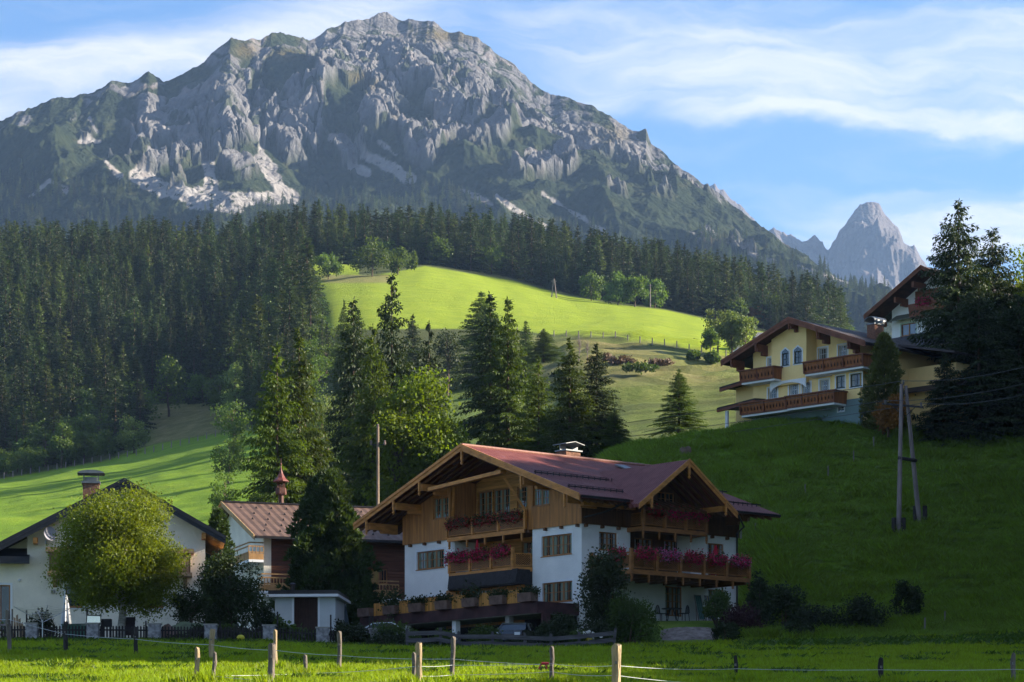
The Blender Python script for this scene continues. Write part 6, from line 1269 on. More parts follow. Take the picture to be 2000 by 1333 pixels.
m = MB()
for i in range(13):
    for j in range(5):
        x_, y_ = bE+1+i*1.15+(j % 2)*.55, .2+j*1.75; m.prism([(x_-.09, y_, bz(y_)), (x_+.09, y_, bz(y_)), (x_, y_, bz(y_)+.17)], (0, .14, 0))
m.build('snow_hooks', METAL_D, roof)
broof = lambda y: bz(min(y, 2*bR-y))-.22
m = MB(); wall(m, 'y', 0, 0, .55, 0, bEz, []); wall(m, 'x', 0, 0, 2*bR, 0, broof, [], extra=(bR,)); wall(m, 'y', 2*bR, 0, bL, 0, bEz, []); wall(m, 'x', bL, 0, 2*bR, 0, broof, [], extra=(bR,)); m.build('plaster_wall', CREAM, rt)
b2 = lambda a, b, c_, d: (BH.f2(a, c_)[0], BH.f2(b, c_)[0], BH.f2((a+b)/2, d)[1], BH.f2((a+b)/2, c_)[1]); bd = [b2(721, 742, 1112, 1140), b2(744, 757, 1112, 1140)]; bw = b2(675, 712, 1193, 1228); zG = BH.f2(690, 1168)[1]
SH = siding_mat('brown_shingle', (.115, .040, .020), .22, 'Z'); m = MB(); wall(m, 'y', 0, .55, bL, zG, bEz, bd); m.build('shingle_wall', SH, rt); m = MB(); wall(m, 'y', 0, .55, bL, 0, zG, [bw]); m.build('ground_floor_wall', PLASTER, rt)
window(BH, 'y', 0, *bd[0], cols=1, rows=1, curt=None, glass=M_('ochre_blind', (.26, .18, .05), .7, .1, 2)); window(BH, 'y', 0, *bd[1], cols=1, rows=1, curt=None); window(BH, 'y', 0, *bw, cols=2, rows=1, surround=TRIMW)
def rail_balcony(x0, x1, y0, y1, zf_, h, lab=None):
    e = empty('balcony', (0, 0, 0)); e.parent = rt; m = MB(); m.box(x0, x1, y0, y1, zf_-.18, zf_); m.build('deck', TRIMW, e); WL = M_('ochre_rail', (.34, .19, .075), .7, .25, 2); m = MB()
    m.box(x0, x1, y0, y0+.06, zf_+.0, zf_+.45)
    for z_ in (zf_+.52, zf_+.95, zf_+1.2): m.bar((x0, y0+.03, z_), (x1, y0+.03, z_), .07, .09); m.bar((x0+.03, y0, z_), (x0+.03, y1, z_), .07, .09)
    n_ = int((x1-x0)/.22)
    for k in range(n_+1): x_ = x0+(x1-x0)*k/n_; m.bar((x_, y0+.03, zf_+.45), (x_, y0+.03, zf_+.95), .09, .04, up=(1, 0, 0))
    m.box(x0, x0+.06, y0+.06, y1, zf_, zf_+.45); m.build('railing', WL, e)
zq1 = BH.f2(540, 1155, -1.2)[1]; zq2 = BH.f2(487, 1092, -1.2)[1]; rail_balcony(BH.f2(511, 1150, -1.2)[0], BH.f2(600, 1150, -1.2)[0], -1.2, 0, zq1, 1.1); rail_balcony(BH.f2(723, 1150, -1.2)[0], BH.f2(779, 1150, -1.2)[0], -1.2, 0, BH.f2(750, 1168, -1.2)[1], 1.1); rail_balcony(BH.f2(486, 1100, -.9)[0], BH.f2(515, 1100, -.9)[0], -.9, 6, zq2, 1.1)
m = MB(); tx, ty = 3.6, bR+.2; tz_ = bz(bR); m.tube([(tx, ty, tz_-.3), (tx, ty, tz_+.9)], [.22, .20], 6); m.lathe((tx, ty, tz_+.75), [(.40, 0), (.44, .12), (.40, .5), (.30, .52)], 6)
for k in range(6): a = k*math.pi/3; m.bar((tx+.27*math.cos(a), ty+.27*math.sin(a), tz_+1.25), (tx+.27*math.cos(a), ty+.27*math.sin(a), tz_+1.75), .06, .06)
tw = m.build('bell_turret', M_('turret_wood', (.09, .035, .025), .7, .25, 3), rt); m = MB(); m.lathe((tx, ty, tz_+1.72), [(.62, 0), (.58, .08), (.34, .30), (.16, .62), (.05, .95), (.03, 1.25), (.06, 1.30), (.06, 1.36), (.015, 1.42), (.01, 1.75)], 8); m.build('turret_roof', M_('copper_red', (.17, .05, .04), .5, .2, 3), tw)
# beige roofed house between the brown one and the chalet
GH = House('beige_roofed_house', 768, 206.0, 9.5, R(25), 'small house with a beige metal roof glimpsed between the brown house and the chalet', 'house'); z0_ = GH.f2(775, 1096)[1]; m = MB(); m.box(0, 8, 1.4, 7, 0, z0_+.3); m.build('wall', PLASTER, GH.root); m = MB(); m.prism([(-.7, 0, z0_), (8, 0, z0_), (8, 4.2, z0_+1.5), (-.2, 4.2, z0_+1.5)], (0, 0, -.15)); m.prism([(-.7, 8.4, z0_), (8, 8.4, z0_), (8, 4.2, z0_+1.5), (-.2, 4.2, z0_+1.5)], (0, 0, -.15)); r_ = with_uv(m.build('roof', ROOF_BE, GH.root), (1, 0, 0)); m = MB(); m.bar((.2, 1.4, z0_-2.6), (.9, .1, z0_-.2), .14, .14); m.bar((-.7, -.02, z0_-.1), (8, -.02, z0_-.1), .12, .22); m.build('brace', BEAM_D, r_)
# ------------------------------------------------------------------ white shed with flat roof
SDH = House('white_shed', 537, 166.0, 9.6, R(-4), 'white flat roofed garden shed with slatted brown doors', 'shed'); rt = SDH.root; sq = lambda a, py_: SDH.f2(a, py_); zt_ = sq(600, 1167)[1]
m = MB(); L1 = sq(571, 1200)[0]; L2 = sq(624, 1200)[0]; L3 = sq(655, 1200)[0]; m.box(0, L1, 0, .25, -.5, zt_); m.box(L2, L3, 0, .25, -.5, zt_); m.box(0, .2, .25, 5, -.5, zt_); m.box(L3-.2, L3, .25, 5, -.5, zt_); m.box(.2, L3-.2, 4.8, 5, -.5, zt_); m.build('wall', M_('pale_shed_plaster', (.50, .53, .54), .9, .06, 1, .4), rt)
m = MB(); m.box(L1, L2, .12, .14, -.5, zt_); 
for k in range(11): x_ = L1+(L2-L1)*(k+.5)/11; m.box(x_-.045, x_+.045, .06, .10, -.2, zt_-.05)
m.build('slatted_door', M_('dark_brown_slat', (.045, .022, .016), .8, .3, 3), rt)
m = MB(); m.box(L1-.02, L1+.10, -.02, .2, -.5, zt_); m.box(L2-.10, L2+.02, -.02, .2, -.5, zt_); m.build('door_frame', TRIMW, rt)
m = MB(); m.box(-.45, L3+.25, -.5, 5.3, zt_, zt_+.16); r_ = m.build('flat_roof', TRIMW, rt); m = MB(); m.box(-.35, L3+.15, -.4, 5.2, zt_+.16, zt_+.40); m.build('roofing_felt', METAL_D, r_); m = MB(); m.lathe((.9, 1.2, zt_+.4), [(.13, 0), (.13, .42), (.2, .44), (.19, .5), (.06, .58)], 12); m.build('flue', METAL_D, r_)
# ------------------------------------------------------------------ poles, wires, fences
WOODG = M_('weathered_post', (.15, .125, .105), .95, .4, 2.5, 1, stretch=(3, 3, .4)); WOODL = M_('pale_post', (.34, .25, .15), .9, .35, 2.5, 1, stretch=(3, 3, .4)); WOODD = M_('dark_fence_wood', (.030, .026, .026), .95, .35, 2.5, .6); POLEW = M_('pole_wood', (.20, .165, .16), .9, .25, 2, .5, stretch=(3, 3, .3))
WIRE = M_('wire', (.05, .05, .055), .5, .1, 2, metal=.5); TAPE = M_('white_tape', (.42, .44, .46), .6, .15, 20); GLASSI = M_('insulator', (.13, .12, .11), .3, .1, 4); STEEL = M_('galvanised', (.40, .41, .43), .35, .1, 4, metal=.9)
def V3(px, py, D): return Vector(xz(px, py, D))
# the A-frame pole on the hill
Da = D_at(1755, 1048, 160, 225); Db = D_at(1795, 1025, 160, 230); bA, bB = Vector(gp(1755, Da)), Vector(gp(1797, Db)); tp = V3(1764, 748, (Da+Db)/2)
e = empty('power_pole', bA); tag(e, 'A shaped grey wooden power pole with crossarms on the green hill', 'power pole'); L0 = lambda v: Vector(v)-bA
for b, t_, nm in ((bA, tp+Vector((-.12, 0, -.1)), 1), (bB, tp+Vector((.18, 0, -.2)), 2)):
    m = MB(); m.tube([L0(b)+Vector((0, 0, -.4)), L0(t_)], [.19, .12], 10); m.build('leg', POLEW, e)
for b in (bA, bB):
    for dx_ in (-.34, .34): m = MB(); m.tube([L0(b)+Vector((dx_, -.05, -.5)), L0(b)+Vector((dx_, -.05, 1.25))], .17, 10); m.build('anchor_stub', WOODD, e)
mA, mB_ = bA.lerp(tp, .505), bB.lerp(tp, .47); mB_.z = mA.z; m = MB(); m.tube([L0(mA)+Vector((-.15, -.1, 0)), L0(mB_)+Vector((.25, -.1, 0))], .13, 8); m.build('spreader', WOODD, e)
ca = tp+Vector((0, -.1, -1.6)); m = MB(); m.bar(L0(ca)+Vector((-1.5, 0, 0.1)), L0(ca)+Vector((1.4, 0, -.15)), .12, .14); m.bar(L0(ca)+Vector((-.8, 0, .0)), L0(ca)+Vector((-.1, 0, -.7)), .05, .05); m.bar(L0(ca)+Vector((.9, 0, -.1)), L0(ca)+Vector((.2, 0, -.75)), .05, .05); m.build('crossarm', METAL_D, e)
INS = [tp+Vector((0, -.1, .12)), ca+Vector((-1.3, -.1, .3)), ca+Vector((1.25, -.1, .1))]
for p in INS: m = MB(); m.lathe(L0(p)-Vector((0, 0, .2)), [(.03, -.1), (.09, 0), (.05, .06), (.09, .1), (.05, .16), (.08, .2), (.03, .26)], 8); m.build('insulator', GLASSI, e)
def wire(name, a, b, sag, r, label, cat='wire', group=None, mat=None):
    a, b = Vector(a), Vector(b); m = MB(); pts = [(a.lerp(b, t)-Vector((0, 0, sag*4*t*(1-t)))) for t in np.linspace(0, 1, 14)]; m.tube([p-a for p in pts], r, 5); o = m.build(name, mat or WIRE); o.location = a; tag(o, label, cat, group); return o
GW = 'power lines fixed to the A shaped pole'
for (p, q, lb) in ((INS[0], V3(2080, 694, 175), 'topmost wire running right from the A shaped pole'), (INS[1], V3(2080, 727, 175), 'middle wire running right from the A shaped pole'), (INS[2], V3(2080, 748, 175), 'lowest wire running right from the A shaped pole'),
                   (INS[0], V3(560, 905, 330), 'topmost wire running left past the spruces from the A shaped pole'), (INS[1], V3(560, 925, 330), 'middle wire running left behind the chalet chimney'), (INS[2], V3(560, 950, 330), 'lowest wire running left behind the chalet chimney')): wire('power_line', p, q, .5, .020, lb, 'wire', GW)
# wooden pole with insulators behind the chalet
pb = Vector(gp(738, 222)); pt_ = V3(738, 836, 222); e = empty('telegraph_pole', pb); tag(e, 'slim wooden pole with white insulators rising behind the chalet roof', 'telegraph pole'); h_ = pt_.z-pb.z
m = MB(); m.tube([(0, 0, -.4), (0, 0, h_)], [.17, .11], 10); m.build('pole', M_('sunlit_pole', (.22, .165, .12), .9, .25, 2, .6, stretch=(3, 3, .3)), e)
m = MB(); m.bar((-.55, 0, h_-1.35), (.55, 0, h_-1.35), .06, .06); m.bar((-.05, 0, h_-.1), (.45, 0, h_-.02), .04, .04); m.build('bracket', METAL_D, e)
for x_ in (-.55, .55, .0): m = MB(); m.lathe((x_, 0, h_-1.3 if x_ else h_), [(.04, -.1), (.10, 0), (.11, .12), (.05, .16), (.09, .2), (.05, .3)], 8); m.build('insulator', M_('porcelain', (.20, .15, .14), .3, .1, 4) if x_ == -.55 else bpy.data.materials['porcelain'], e)
# far poles on the bright meadow
for (px, top, base, lb) in ((683, 482, 512, 'thin far pole beyond the widest meadow tree'), (826, 478, 515, 'thin far pole at the bend of the shaded meadow'), (949, 496, 533, 'thin far pole standing in the shaded meadow'), (1270, 555, 601, 'thin far pole between the leafy trees on the right meadow edge')):
    D = D_at(px, base, 600); p = Vector(gp(px, D)); h_ = (HOR-top)/5400*D-p.z; m = MB(); m.tube([(0, 0, -.5), (0, 0, h_)], [.26, .2], 6); m.bar((-.9, 0, h_-.6), (.9, 0, h_-.6), .16, .16); o = m.build('far_pole', POLEW); o.location = p; tag(o, lb, 'power pole', 'far power poles on the meadow')
D = D_at(1082, 582, 600); p = Vector(gp(1082, D)); h_ = (HOR-545)/5400*D-p.z; e = empty('far_twin_pole', p); tag(e, 'far power pole with two spread legs at the edge of the bright meadow', 'power pole')
for s_ in (-1, 1): m = MB(); m.tube([(s_*.9, 0, -.5), (s_*.12, 0, h_)], [.24, .18], 6); m.build('leg', POLEW, e)
m = MB(); m.bar((-1.1, 0, h_-.8), (1.1, 0, h_-.8), .16, .16); m.build('crossarm', POLEW, e)
# field fence posts
def field_post(px, top, D, w, lean, mat, label, seed):
    rg = random.Random(seed); p = Vector(gp(px, D)); h_ = (HOR-top)/5400*D-p.z; w = w/5400*D; m = MB(); n = 9; pts = []; rad = []
    for i in range(6): t = i/5; pts.append((lean*t*h_+rg.uniform(-.012, .012), 0, -.25+(h_+.25)*t)); rad.append(w/2*(1+rg.uniform(-.06, .08)))
    m.tube(pts, rad, n); m.v = [(v[0]*(1+.12*math.sin(5*v[2]+k)), v[1], v[2]+(.05*math.sin(k*1.7) if v[2] > h_-.02 else 0)) for k, v in enumerate(m.v)]
    e = empty('fence_post', p); tag(e, label, 'fence post', 'wooden posts of the field fence'); m.build('stake', mat, e); 
    k = MB(); k.bar((lean*h_*.75-.01, -w/2, h_*.72), (lean*h_*.75-.01, -w/2-.06, h_*.72), .04, .05); k.build('insulator', GLASSI, e); return p, h_
FP = [(20, 1193, 104, 9, -.06, WOODG, 'leaning grey fence post at the far left of the field'), (128, 1216, 101, 9, 0, WOODD, 'short dark fence post in front of the rotary dryer'), (265, 1227, 96, 8, 0, WOODD, 'short dark fence post in front of the dark table'),
      (413, 1231, 86, 11, .02, WOODL, 'sunlit square fence post left of the pumpkin patch'), (383, 1268, 62, 10, .03, WOODL, 'brown fence post cut by the lower edge, left of the low grey one'), (417, 1277, 62, 8, .03, WOODG, 'low grey fence post next to the brown one at the lower edge'),
      (529, 1260, 60, 14, .03, WOODG, 'thick split grey fence post in front of the tall sunlit one'), (538, 1233, 76, 8, 0, WOODL, 'tall narrow sunlit fence post behind the thick split one'), (596, 1282, 68, 8, 0, WOODG, 'short thin fence post between the split post and the grey one'),
      (663, 1236, 72, 9, .0, WOODG, 'grey fence post in front of the white shed corner'), (818, 1258, 58, 12, 0, WOODL, 'sunlit golden fence post with a knot hole before the carport'), (808, 1278, 60, 9, .02, WOODG, 'dark grey fence post close beside the golden knotted one'),
      (883, 1247, 61, 9, .02, WOODG, 'grey fence post right of the golden one before the carport'), (1079, 1266, 60, 9, -.02, WOODG, 'grey fence post with a red clip on its wire'), (1203, 1262, 47, 18, .01, WOODL, 'thickest pale round fence post, nearest in the middle of the field'),
      (1437, 1284, 62, 7, 0, WOODD, 'thin dark fence post on the shaded field right of the thickest one'), (1721, 1288, 60, 11, 0, WOODD, 'dark round fence post before the dark shrubs on the right'), (1978, 1279, 61, 10, .02, WOODG, 'grey fence post at the far right of the field')]
FPP = {}
for i, (px, top, D, w, ln, mt, lb) in enumerate(FP): FPP[px] = (field_post(px, top, D, w, ln, mt, lb, i), D)
def fpt(px, py): return V3(px, py, FPP[px][1])-Vector((0, .08, 0))
TP = [((-60, 1208, 104), fpt(20, 1211)), (fpt(20, 1211), fpt(128, 1239)), (fpt(128, 1239), fpt(265, 1249)), (fpt(265, 1249), fpt(413, 1260)), (fpt(413, 1260), fpt(538, 1271)), (fpt(538, 1271), fpt(663, 1281)), (fpt(663, 1281), fpt(883, 1288)), (fpt(883, 1288), fpt(1079, 1300)),
      (fpt(383, 1319), fpt(417, 1321)), (fpt(417, 1321), fpt(529, 1330)), (fpt(383, 1320), fpt(596, 1316)), (fpt(596, 1316), fpt(818, 1302)), (fpt(818, 1302), fpt(883, 1300)), (fpt(883, 1300), fpt(1079, 1297)), (fpt(1079, 1297), fpt(1203, 1301)), (fpt(1203, 1301), fpt(1437, 1307)), (fpt(1437, 1307), fpt(1721, 1309)), (fpt(1721, 1309), fpt(1978, 1308)), (fpt(1978, 1308), (2080, 1309, 62)),
      (fpt(883, 1319), fpt(1079, 1313)), (fpt(1079, 1313), fpt(1203, 1320)), (fpt(818, 1321), fpt(883, 1319)), (fpt(1203, 1320), (1420, 1336, 60))]
tl = ['electric fence tape from the left edge to the leaning post', 'electric fence tape between the leaning post and the short dark post', 'electric fence tape between the two short dark posts', 'electric fence tape from the second short dark post to the sunlit square post', 'electric fence tape from the square post to the narrow sunlit post', 'electric fence tape from the narrow sunlit post to the grey post by the shed', 'electric fence tape crossing in front of the carport', 'upper electric fence tape left of the red clip', 'short tape joining the two lowest posts at the lower edge', 'low tape from the low grey post to the split post', 'sagging tape from the brown post to the short thin post', 'tape from the short thin post to the golden post', 'short tape from the golden post to its right neighbour', 'tape ending at the red clip', 'tape between the red clip post and the thickest post', 'tape right of the thickest post to the first thin dark post', 'tape between the thin dark post and the dark round post', 'tape between the dark round post and the far right post', 'tape leaving the right edge of the picture', 'lower tape left of the post with the red clip', 'lower tape between the red clip post and the thickest post', 'lower short tape beside the golden post', 'lower tape sinking to the lower edge right of the thickest post']
for (a, b), lb in zip(TP, tl):
    a = V3(*a) if not isinstance(a, Vector) else a; b = V3(*b) if not isinstance(b, Vector) else b; D = (a.y+b.y)/2
    o = wire('fence_tape', a, b, .010*(b-a).length**.5, .0045*D/60+.001, lb, 'fence tape', 'electric tape strung between the field posts', TAPE)
c0 = fpt(1079, 1297)-Vector((.14, .05, 0)); m = MB(); m.tube([(-.10, 0, 0), (.06, 0, .0)], [.03, .03], 8); m.bar((-.1, 0, 0), (-.16, 0, -.12), .03, .03); m.bar((-.02, 0, 0), (.02, 0, -.12), .03, .03); o = m.build('fence_clip', M_('red_plastic', (.32, .02, .03), .4, .1, 3)); o.location = c0; tag(o, 'small red clip hanging on the fence tape', 'clip')
# garden fence with drystone pillars
def stone_pillar(px, D, w, h, label, seed):
    rg = random.Random(seed); p = Vector(gp(px, D)); e = empty('stone_pillar', p); tag(e, label, 'pillar', 'drystone pillars of the garden fence'); m = MB(); z = 0; w2 = w/2; m.box(-w2+.03, w2-.03, -w2+.03, w2-.03, -.4, h)
    while z < h-.02:
        hh = rg.uniform(.05, .10)
        for side in range(4):
            x = -w2
            while x < w2-.03:
                l = min(rg.uniform(.12, .30), w2-x); o = rg.uniform(.0, .03); a, b = x+.008, x+l-.008
                if side == 0: m.box(a, b, -w2-o, -w2+.05, z+.008, z+hh-.004)
                elif side == 1: m.box(a, b, w2-.05, w2+o, z+.008, z+hh-.004)
                elif side == 2: m.box(-w2-o, -w2+.05, a, b, z+.01, z+hh-.006)
                else: m.box(w2-.05, w2+o, a, b, z+.01, z+hh-.006)
                x += l
        z += hh
    m.build('stones', bpy.data.materials.get('drystone') or M_('drystone', (.14, .135, .15), .9, .0, 3.2, .8, base2=(.46, .45, .47)), e); k = MB(); k.box(-w2-.06, w2+.06, -w2-.06, w2+.06, h, h+.07); k.build('cap_stone', CONC, e)
GF_ = 149.0
for i, (px, lb) in enumerate(((63, 'drystone pillar below the rotary dryer'), (182, 'drystone pillar with a shiny metal box on top'), (302, 'drystone pillar right of the dark table'), (412, 'drystone pillar hidden behind the sunlit square post'), (526, 'drystone pillar left of the large leafed plants before the shed'), (630, 'drystone pillar below the right corner of the white shed'), (733, 'drystone pillar beside the white car'))): stone_pillar(px, GF_, .62, 1.0, lb, 40+i)
segs = [(-80, 50), (76, 170), (194, 290), (314, 400), (424, 514), (538, 618), (642, 722)]
slabs_ = ['dark picket fence panel at the left edge', 'dark picket fence panel between the dryer pillar and the metal box pillar', 'dark picket fence panel below the dark table', 'dark picket fence panel before the tarpaulin mound', 'dark picket fence panel behind the pumpkin', 'dark picket fence panel before the shed doors', 'dark picket fence panel left of the white car pillar']
for (a, b), lb in zip(segs, slabs_):
    pa, pb_ = Vector(gp(a, GF_)), Vector(gp(b, GF_)); e = empty('picket_fence', pa); tag(e, lb, 'fence', 'picket panels of the garden fence'); d = pb_-pa; n = int(d.length/.165); m = MB()
    for k in range(n): q = d*(k+.5)/n; m.prism([q+Vector((-.045, 0, .08)), q+Vector((.045, 0, .08)), q+Vector((.045, 0, .88)), q+Vector((0, 0, .94)), q+Vector((-.045, 0, .88))], (0, .022, 0))
    m.build('pickets', WOODD, e); m = MB()
    for z_ in (.25, .70): m.bar(Vector((0, .05, z_)), d+Vector((0, .05, z_)), .04, .08)
    m.build('rail', WOODD, e)
for i, (px, top, lb) in enumerate(((24, 1190, 'dark stake beside the terrace door'), (52, 1192, 'thin dark stake left of the dryer centre'), (82, 1187, 'dark stake in the middle of the rotary dryer'), (170, 1187, 'tall dark stake right of the folded parasol'), (200, 1213, 'low dark stake right of the metal box pillar'), (285, 1213, 'dark stake left of the third stone pillar'), (399, 1214, 'stake left of the hidden pillar frame'), (430, 1214, 'stake right of the hidden pillar frame'), (511, 1218, 'stake left of the fifth stone pillar'), (542, 1195, 'tall stake in the large leafed plants'), (646, 1201, 'tall stake before the right shed wall'), (722, 1204, 'left one of the stake pair above the car pillar'), (728, 1204, 'right one of the stake pair above the car pillar'))):
    p = Vector(gp(px, GF_+.4)); h_ = (HOR-top)/5400*(GF_+.4)-p.z; m = MB(); m.tube([(0, 0, -.2), (0, 0, h_)], [.05, .045], 7); o = m.build('stake', WOODD if i else WOODG); o.location = p; tag(o, lb, 'stake', 'stakes standing behind the garden fence')
# plank fence before the carport
pk = [(795, 1232, 1268), (860, 1230, 1266), (896, 1238, 1270), (962, 1238, 1270), (1025, 1240, 1270), (1076, 1242, 1270), (1131, 1238, 1262), (1198, 1231, 1262)]; Dk = 146.5; e = empty('plank_fence', gp(795, Dk)); tag(e, 'grey two plank fence in front of the carport rising to the right', 'fence'); o0 = Vector(gp(795, Dk))
GREYP = M_('grey_plank', (.085, .080, .088), .9, .35, 2.5, .8, stretch=(.4, 3, 3))
for (px, top, base) in pk: a = V3(px, top-2, Dk)-o0; b = V3(px, base+4, Dk)-o0; m = MB(); m.bar(b, a+(a-b).normalized()*.05+Vector(((.12 if px == 1198 else 0), 0, 0)), .15, .12, up=(0, 1, 0)); m.build('fence_post', GREYP, e)
for lv, (o1, o2) in enumerate(((6, 6), (20, 19))):
    for (a, b) in zip(pk[:-1], pk[1:]): m = MB(); A = V3(a[0], a[1]+o1, Dk-.1)-o0; B = V3(b[0], b[1]+o2, Dk-.1)-o0; m.bar(A, B, .05, .22); m.build('plank', GREYP, e)
# hill fence stakes, stones, stump
for i, (px, top, D, lb) in enumerate(((1572, 948, 192, 'pale stake on the hill right of the chalet eave'), (1617, 913, 199, 'pale stake higher up the hill, second of the row'), (1667, 881, 207, 'pale stake third up the hill'), (1706, 853, 215, 'pale stake fourth up the hill below the pine'), (1748, 790, 222, 'stake at the foot of the slender pine'), (1447, 1036, 181, 'pale stake right behind the chalet corner'), (1475, 1026, 184, 'second pale stake behind the chalet corner'), (1845, 1202, 171, 'leaning grey stake low on the right slope'), (1806, 1216, 165, 'short pale stake right of the round dark shrub'))):
    p = Vector(gp(px, D_at(px, top+24, 158, 230))); m = MB(); m.tube([(0, 0, -.2), (.02, 0, .95)], [.05, .045], 6); o = m.build('stake', POLEW); o.location = p; tag(o, lb, 'stake', 'stakes on the hill')
def rock_np(seed, s, flat=.6, sub=3):
    bm_ = bmesh_ico(sub); rg = np.random.default_rng(seed); v = bm_[0].copy(); n = fbm(v[:, 0]*1.6+seed, v[:, 1]*1.6+v[:, 2]*1.3, 3, seed)*.5; v = v*(1+n[:, None])*[s, s*.8, s*flat]; return v, bm_[1]
import bmesh
def bmesh_ico(sub):
    bm = bmesh.new(); bmesh.ops.create_icosphere(bm, subdivisions=sub, radius=1); v = np.array([q.co[:] for q in bm.verts]); f = np.array([[x.index for x in q.verts] for q in bm.faces]); bm.free(); return v, f
ROCKM = M_('grey_stone', (.16, .155, .15), .9, .3, 1.5, 1, base2=(.32, .31, .30))
for i, (px, D, s, lb) in enumerate(((1876, 163, .34, 'grey boulder at the foot of the right slope'), (1996, 172, .30, 'pale stone half out of the picture on the right slope'), (1806, 163.5, .2, 'small stone near the round dark shrub'), (1340, 158.2, .22, 'largest pale stone on the earth bank'), (1322, 158, .15, 'small stone at the top of the earth bank'), (1372, 158, .18, 'stone at the right end of the earth bank'), (1357, 157, .2, 'flat stone lying on the earth bank'))):
    v, f = rock_np(i+3, s); o = link('boulder', np_mesh('boulder', v, f, [ROCKM])); o.location = gp(px, D); tag(o, lb, 'stone', 'stones on the slope and the bank')
ps = Vector(gp(1338, 216)); m = MB(); rr_ = [(.75, -.3), (.62, .05), (.46, .35), (.40, .9)]; n = 14
for k in range(n): pass
m.lathe((0, 0, 0), rr_, n); m.v = [(v[0]*(1+.22*math.sin(3*math.atan2(v[1], v[0])+1)+.1*math.sin(7*math.atan2(v[1], v[0]))), v[1]*(1+.2*math.sin(3*math.atan2(v[1], v[0])+1)), v[2]+(.12*math.sin(5*math.atan2(v[1], v[0])) if v[2] > .8 else 0)) for v in m.v]; o = m.build('tree_stump', M_('stump_wood', (.13, .09, .065), .95, .4, 3, 1)); o.location = ps; tag(o, 'old tree stump on the crest of the green hill', 'stump')
# earth bank under the patio
def bank():
    nx, ny = 90, 30; X_, Y_ = np.meshgrid(np.linspace(1283, 1412, nx), np.linspace(0, 1, ny)); D = 155.6+4.9*Y_; edge = np.minimum(1, np.minimum(np.linspace(0, 1, nx), np.linspace(1, 0, nx))*5)[None]*np.minimum(1, np.minimum(Y_, 1-Y_)*5)
    x = (X_-1000)/5400*D; z = ground_np(x.ravel(), D.ravel()).reshape(x.shape)+edge*(.10+.12*fbm(x*1.2, D*1.6, 4, 5)+.10*ridged(x*.9, D*1.4, 3, 6))-.06*(1-edge)
    v = np.stack([x, D, z], -1).reshape(-1, 3); i, j = np.meshgrid(np.arange(ny-1), np.arange(nx-1), indexing='ij'); a = i*nx+j; f = np.stack([a, a+1, a+nx+1, a+nx], -1).reshape(-1, 4); tag(link('earth_bank', np_mesh('earth_bank', v, f, [M_('pale_rubble', (.10, .085, .075), .95, 0, 2.2, 1.5, base2=(.24, .21, .19), bscale=6)])), kind='structure')
bank()
# ------------------------------------------------------------------ shrubs and garden plants
def shrub(px, D, wpx, hpx, mat, label, seed, leaf=.12, n=2600, group=None, cat='shrub', squash=.5, name='shrub'):
    w = wpx/5400*D; h = hpx/5400*D; rg = np.random.default_rng(seed); cn = 34; cs = []
    for i in range(cn): a = rg.random()*6.283; u = rg.random()**.5; t = rg.random(); r = w/2*u*(1-.45*t**1.5)*.86; cs.append((r*math.cos(a), r*math.sin(a)*.8, h*(.12+.76*t*(1-.35*u)), .18*w*(.6+.6*rg.random())*min(1, h/w+.35)))
    cs = np.array(cs); per = rg.multinomial(n, cs[:, 3]**2/np.sum(cs[:, 3]**2)); P_ = np.concatenate([c[:3]+unit(rg.normal(size=(k, 3)))*(c[3]*rg.random(k)**.4*(1+.4*rg.random(k)**5))[:, None] for c, k in zip(cs, per)]); P_[:, 2] = np.abs(P_[:, 2])
    ax = unit(rg.normal(size=(len(P_), 3))+[0, 0, .1]); l = leaf*(.6+.8*rg.random(len(P_))); v, f = kites(P_, P_+ax*l[:, None], unit(np.cross(ax, rg.normal(size=(len(P_), 3)))), l*.36)
    e = empty(name, gp(px, D)); tag(e, label, cat, group); link('foliage', np_mesh('foliage', v, f, [mat]), e); m = MB()
    for k in range(7): c = cs[k]; m.tube([(c[0]*.15, c[1]*.15, -.2), (c[0]*.6, c[1]*.6, c[2]*.6), tuple(c[:3])], [.05, .035, .012], 5)
    m.build('stems', BARK, e); return e
LD2 = leafm('mid_green_leaves', (.05, .085, .018), .35, (1.6, 1.5, .4)); PURP = leafm('purple_leaves', (.045, .018, .022), .25, (1.3, .9, .7)); LDK = leafm('deep_green_leaves', (.022, .036, .012), .22, (1.5, 1.4, .4))
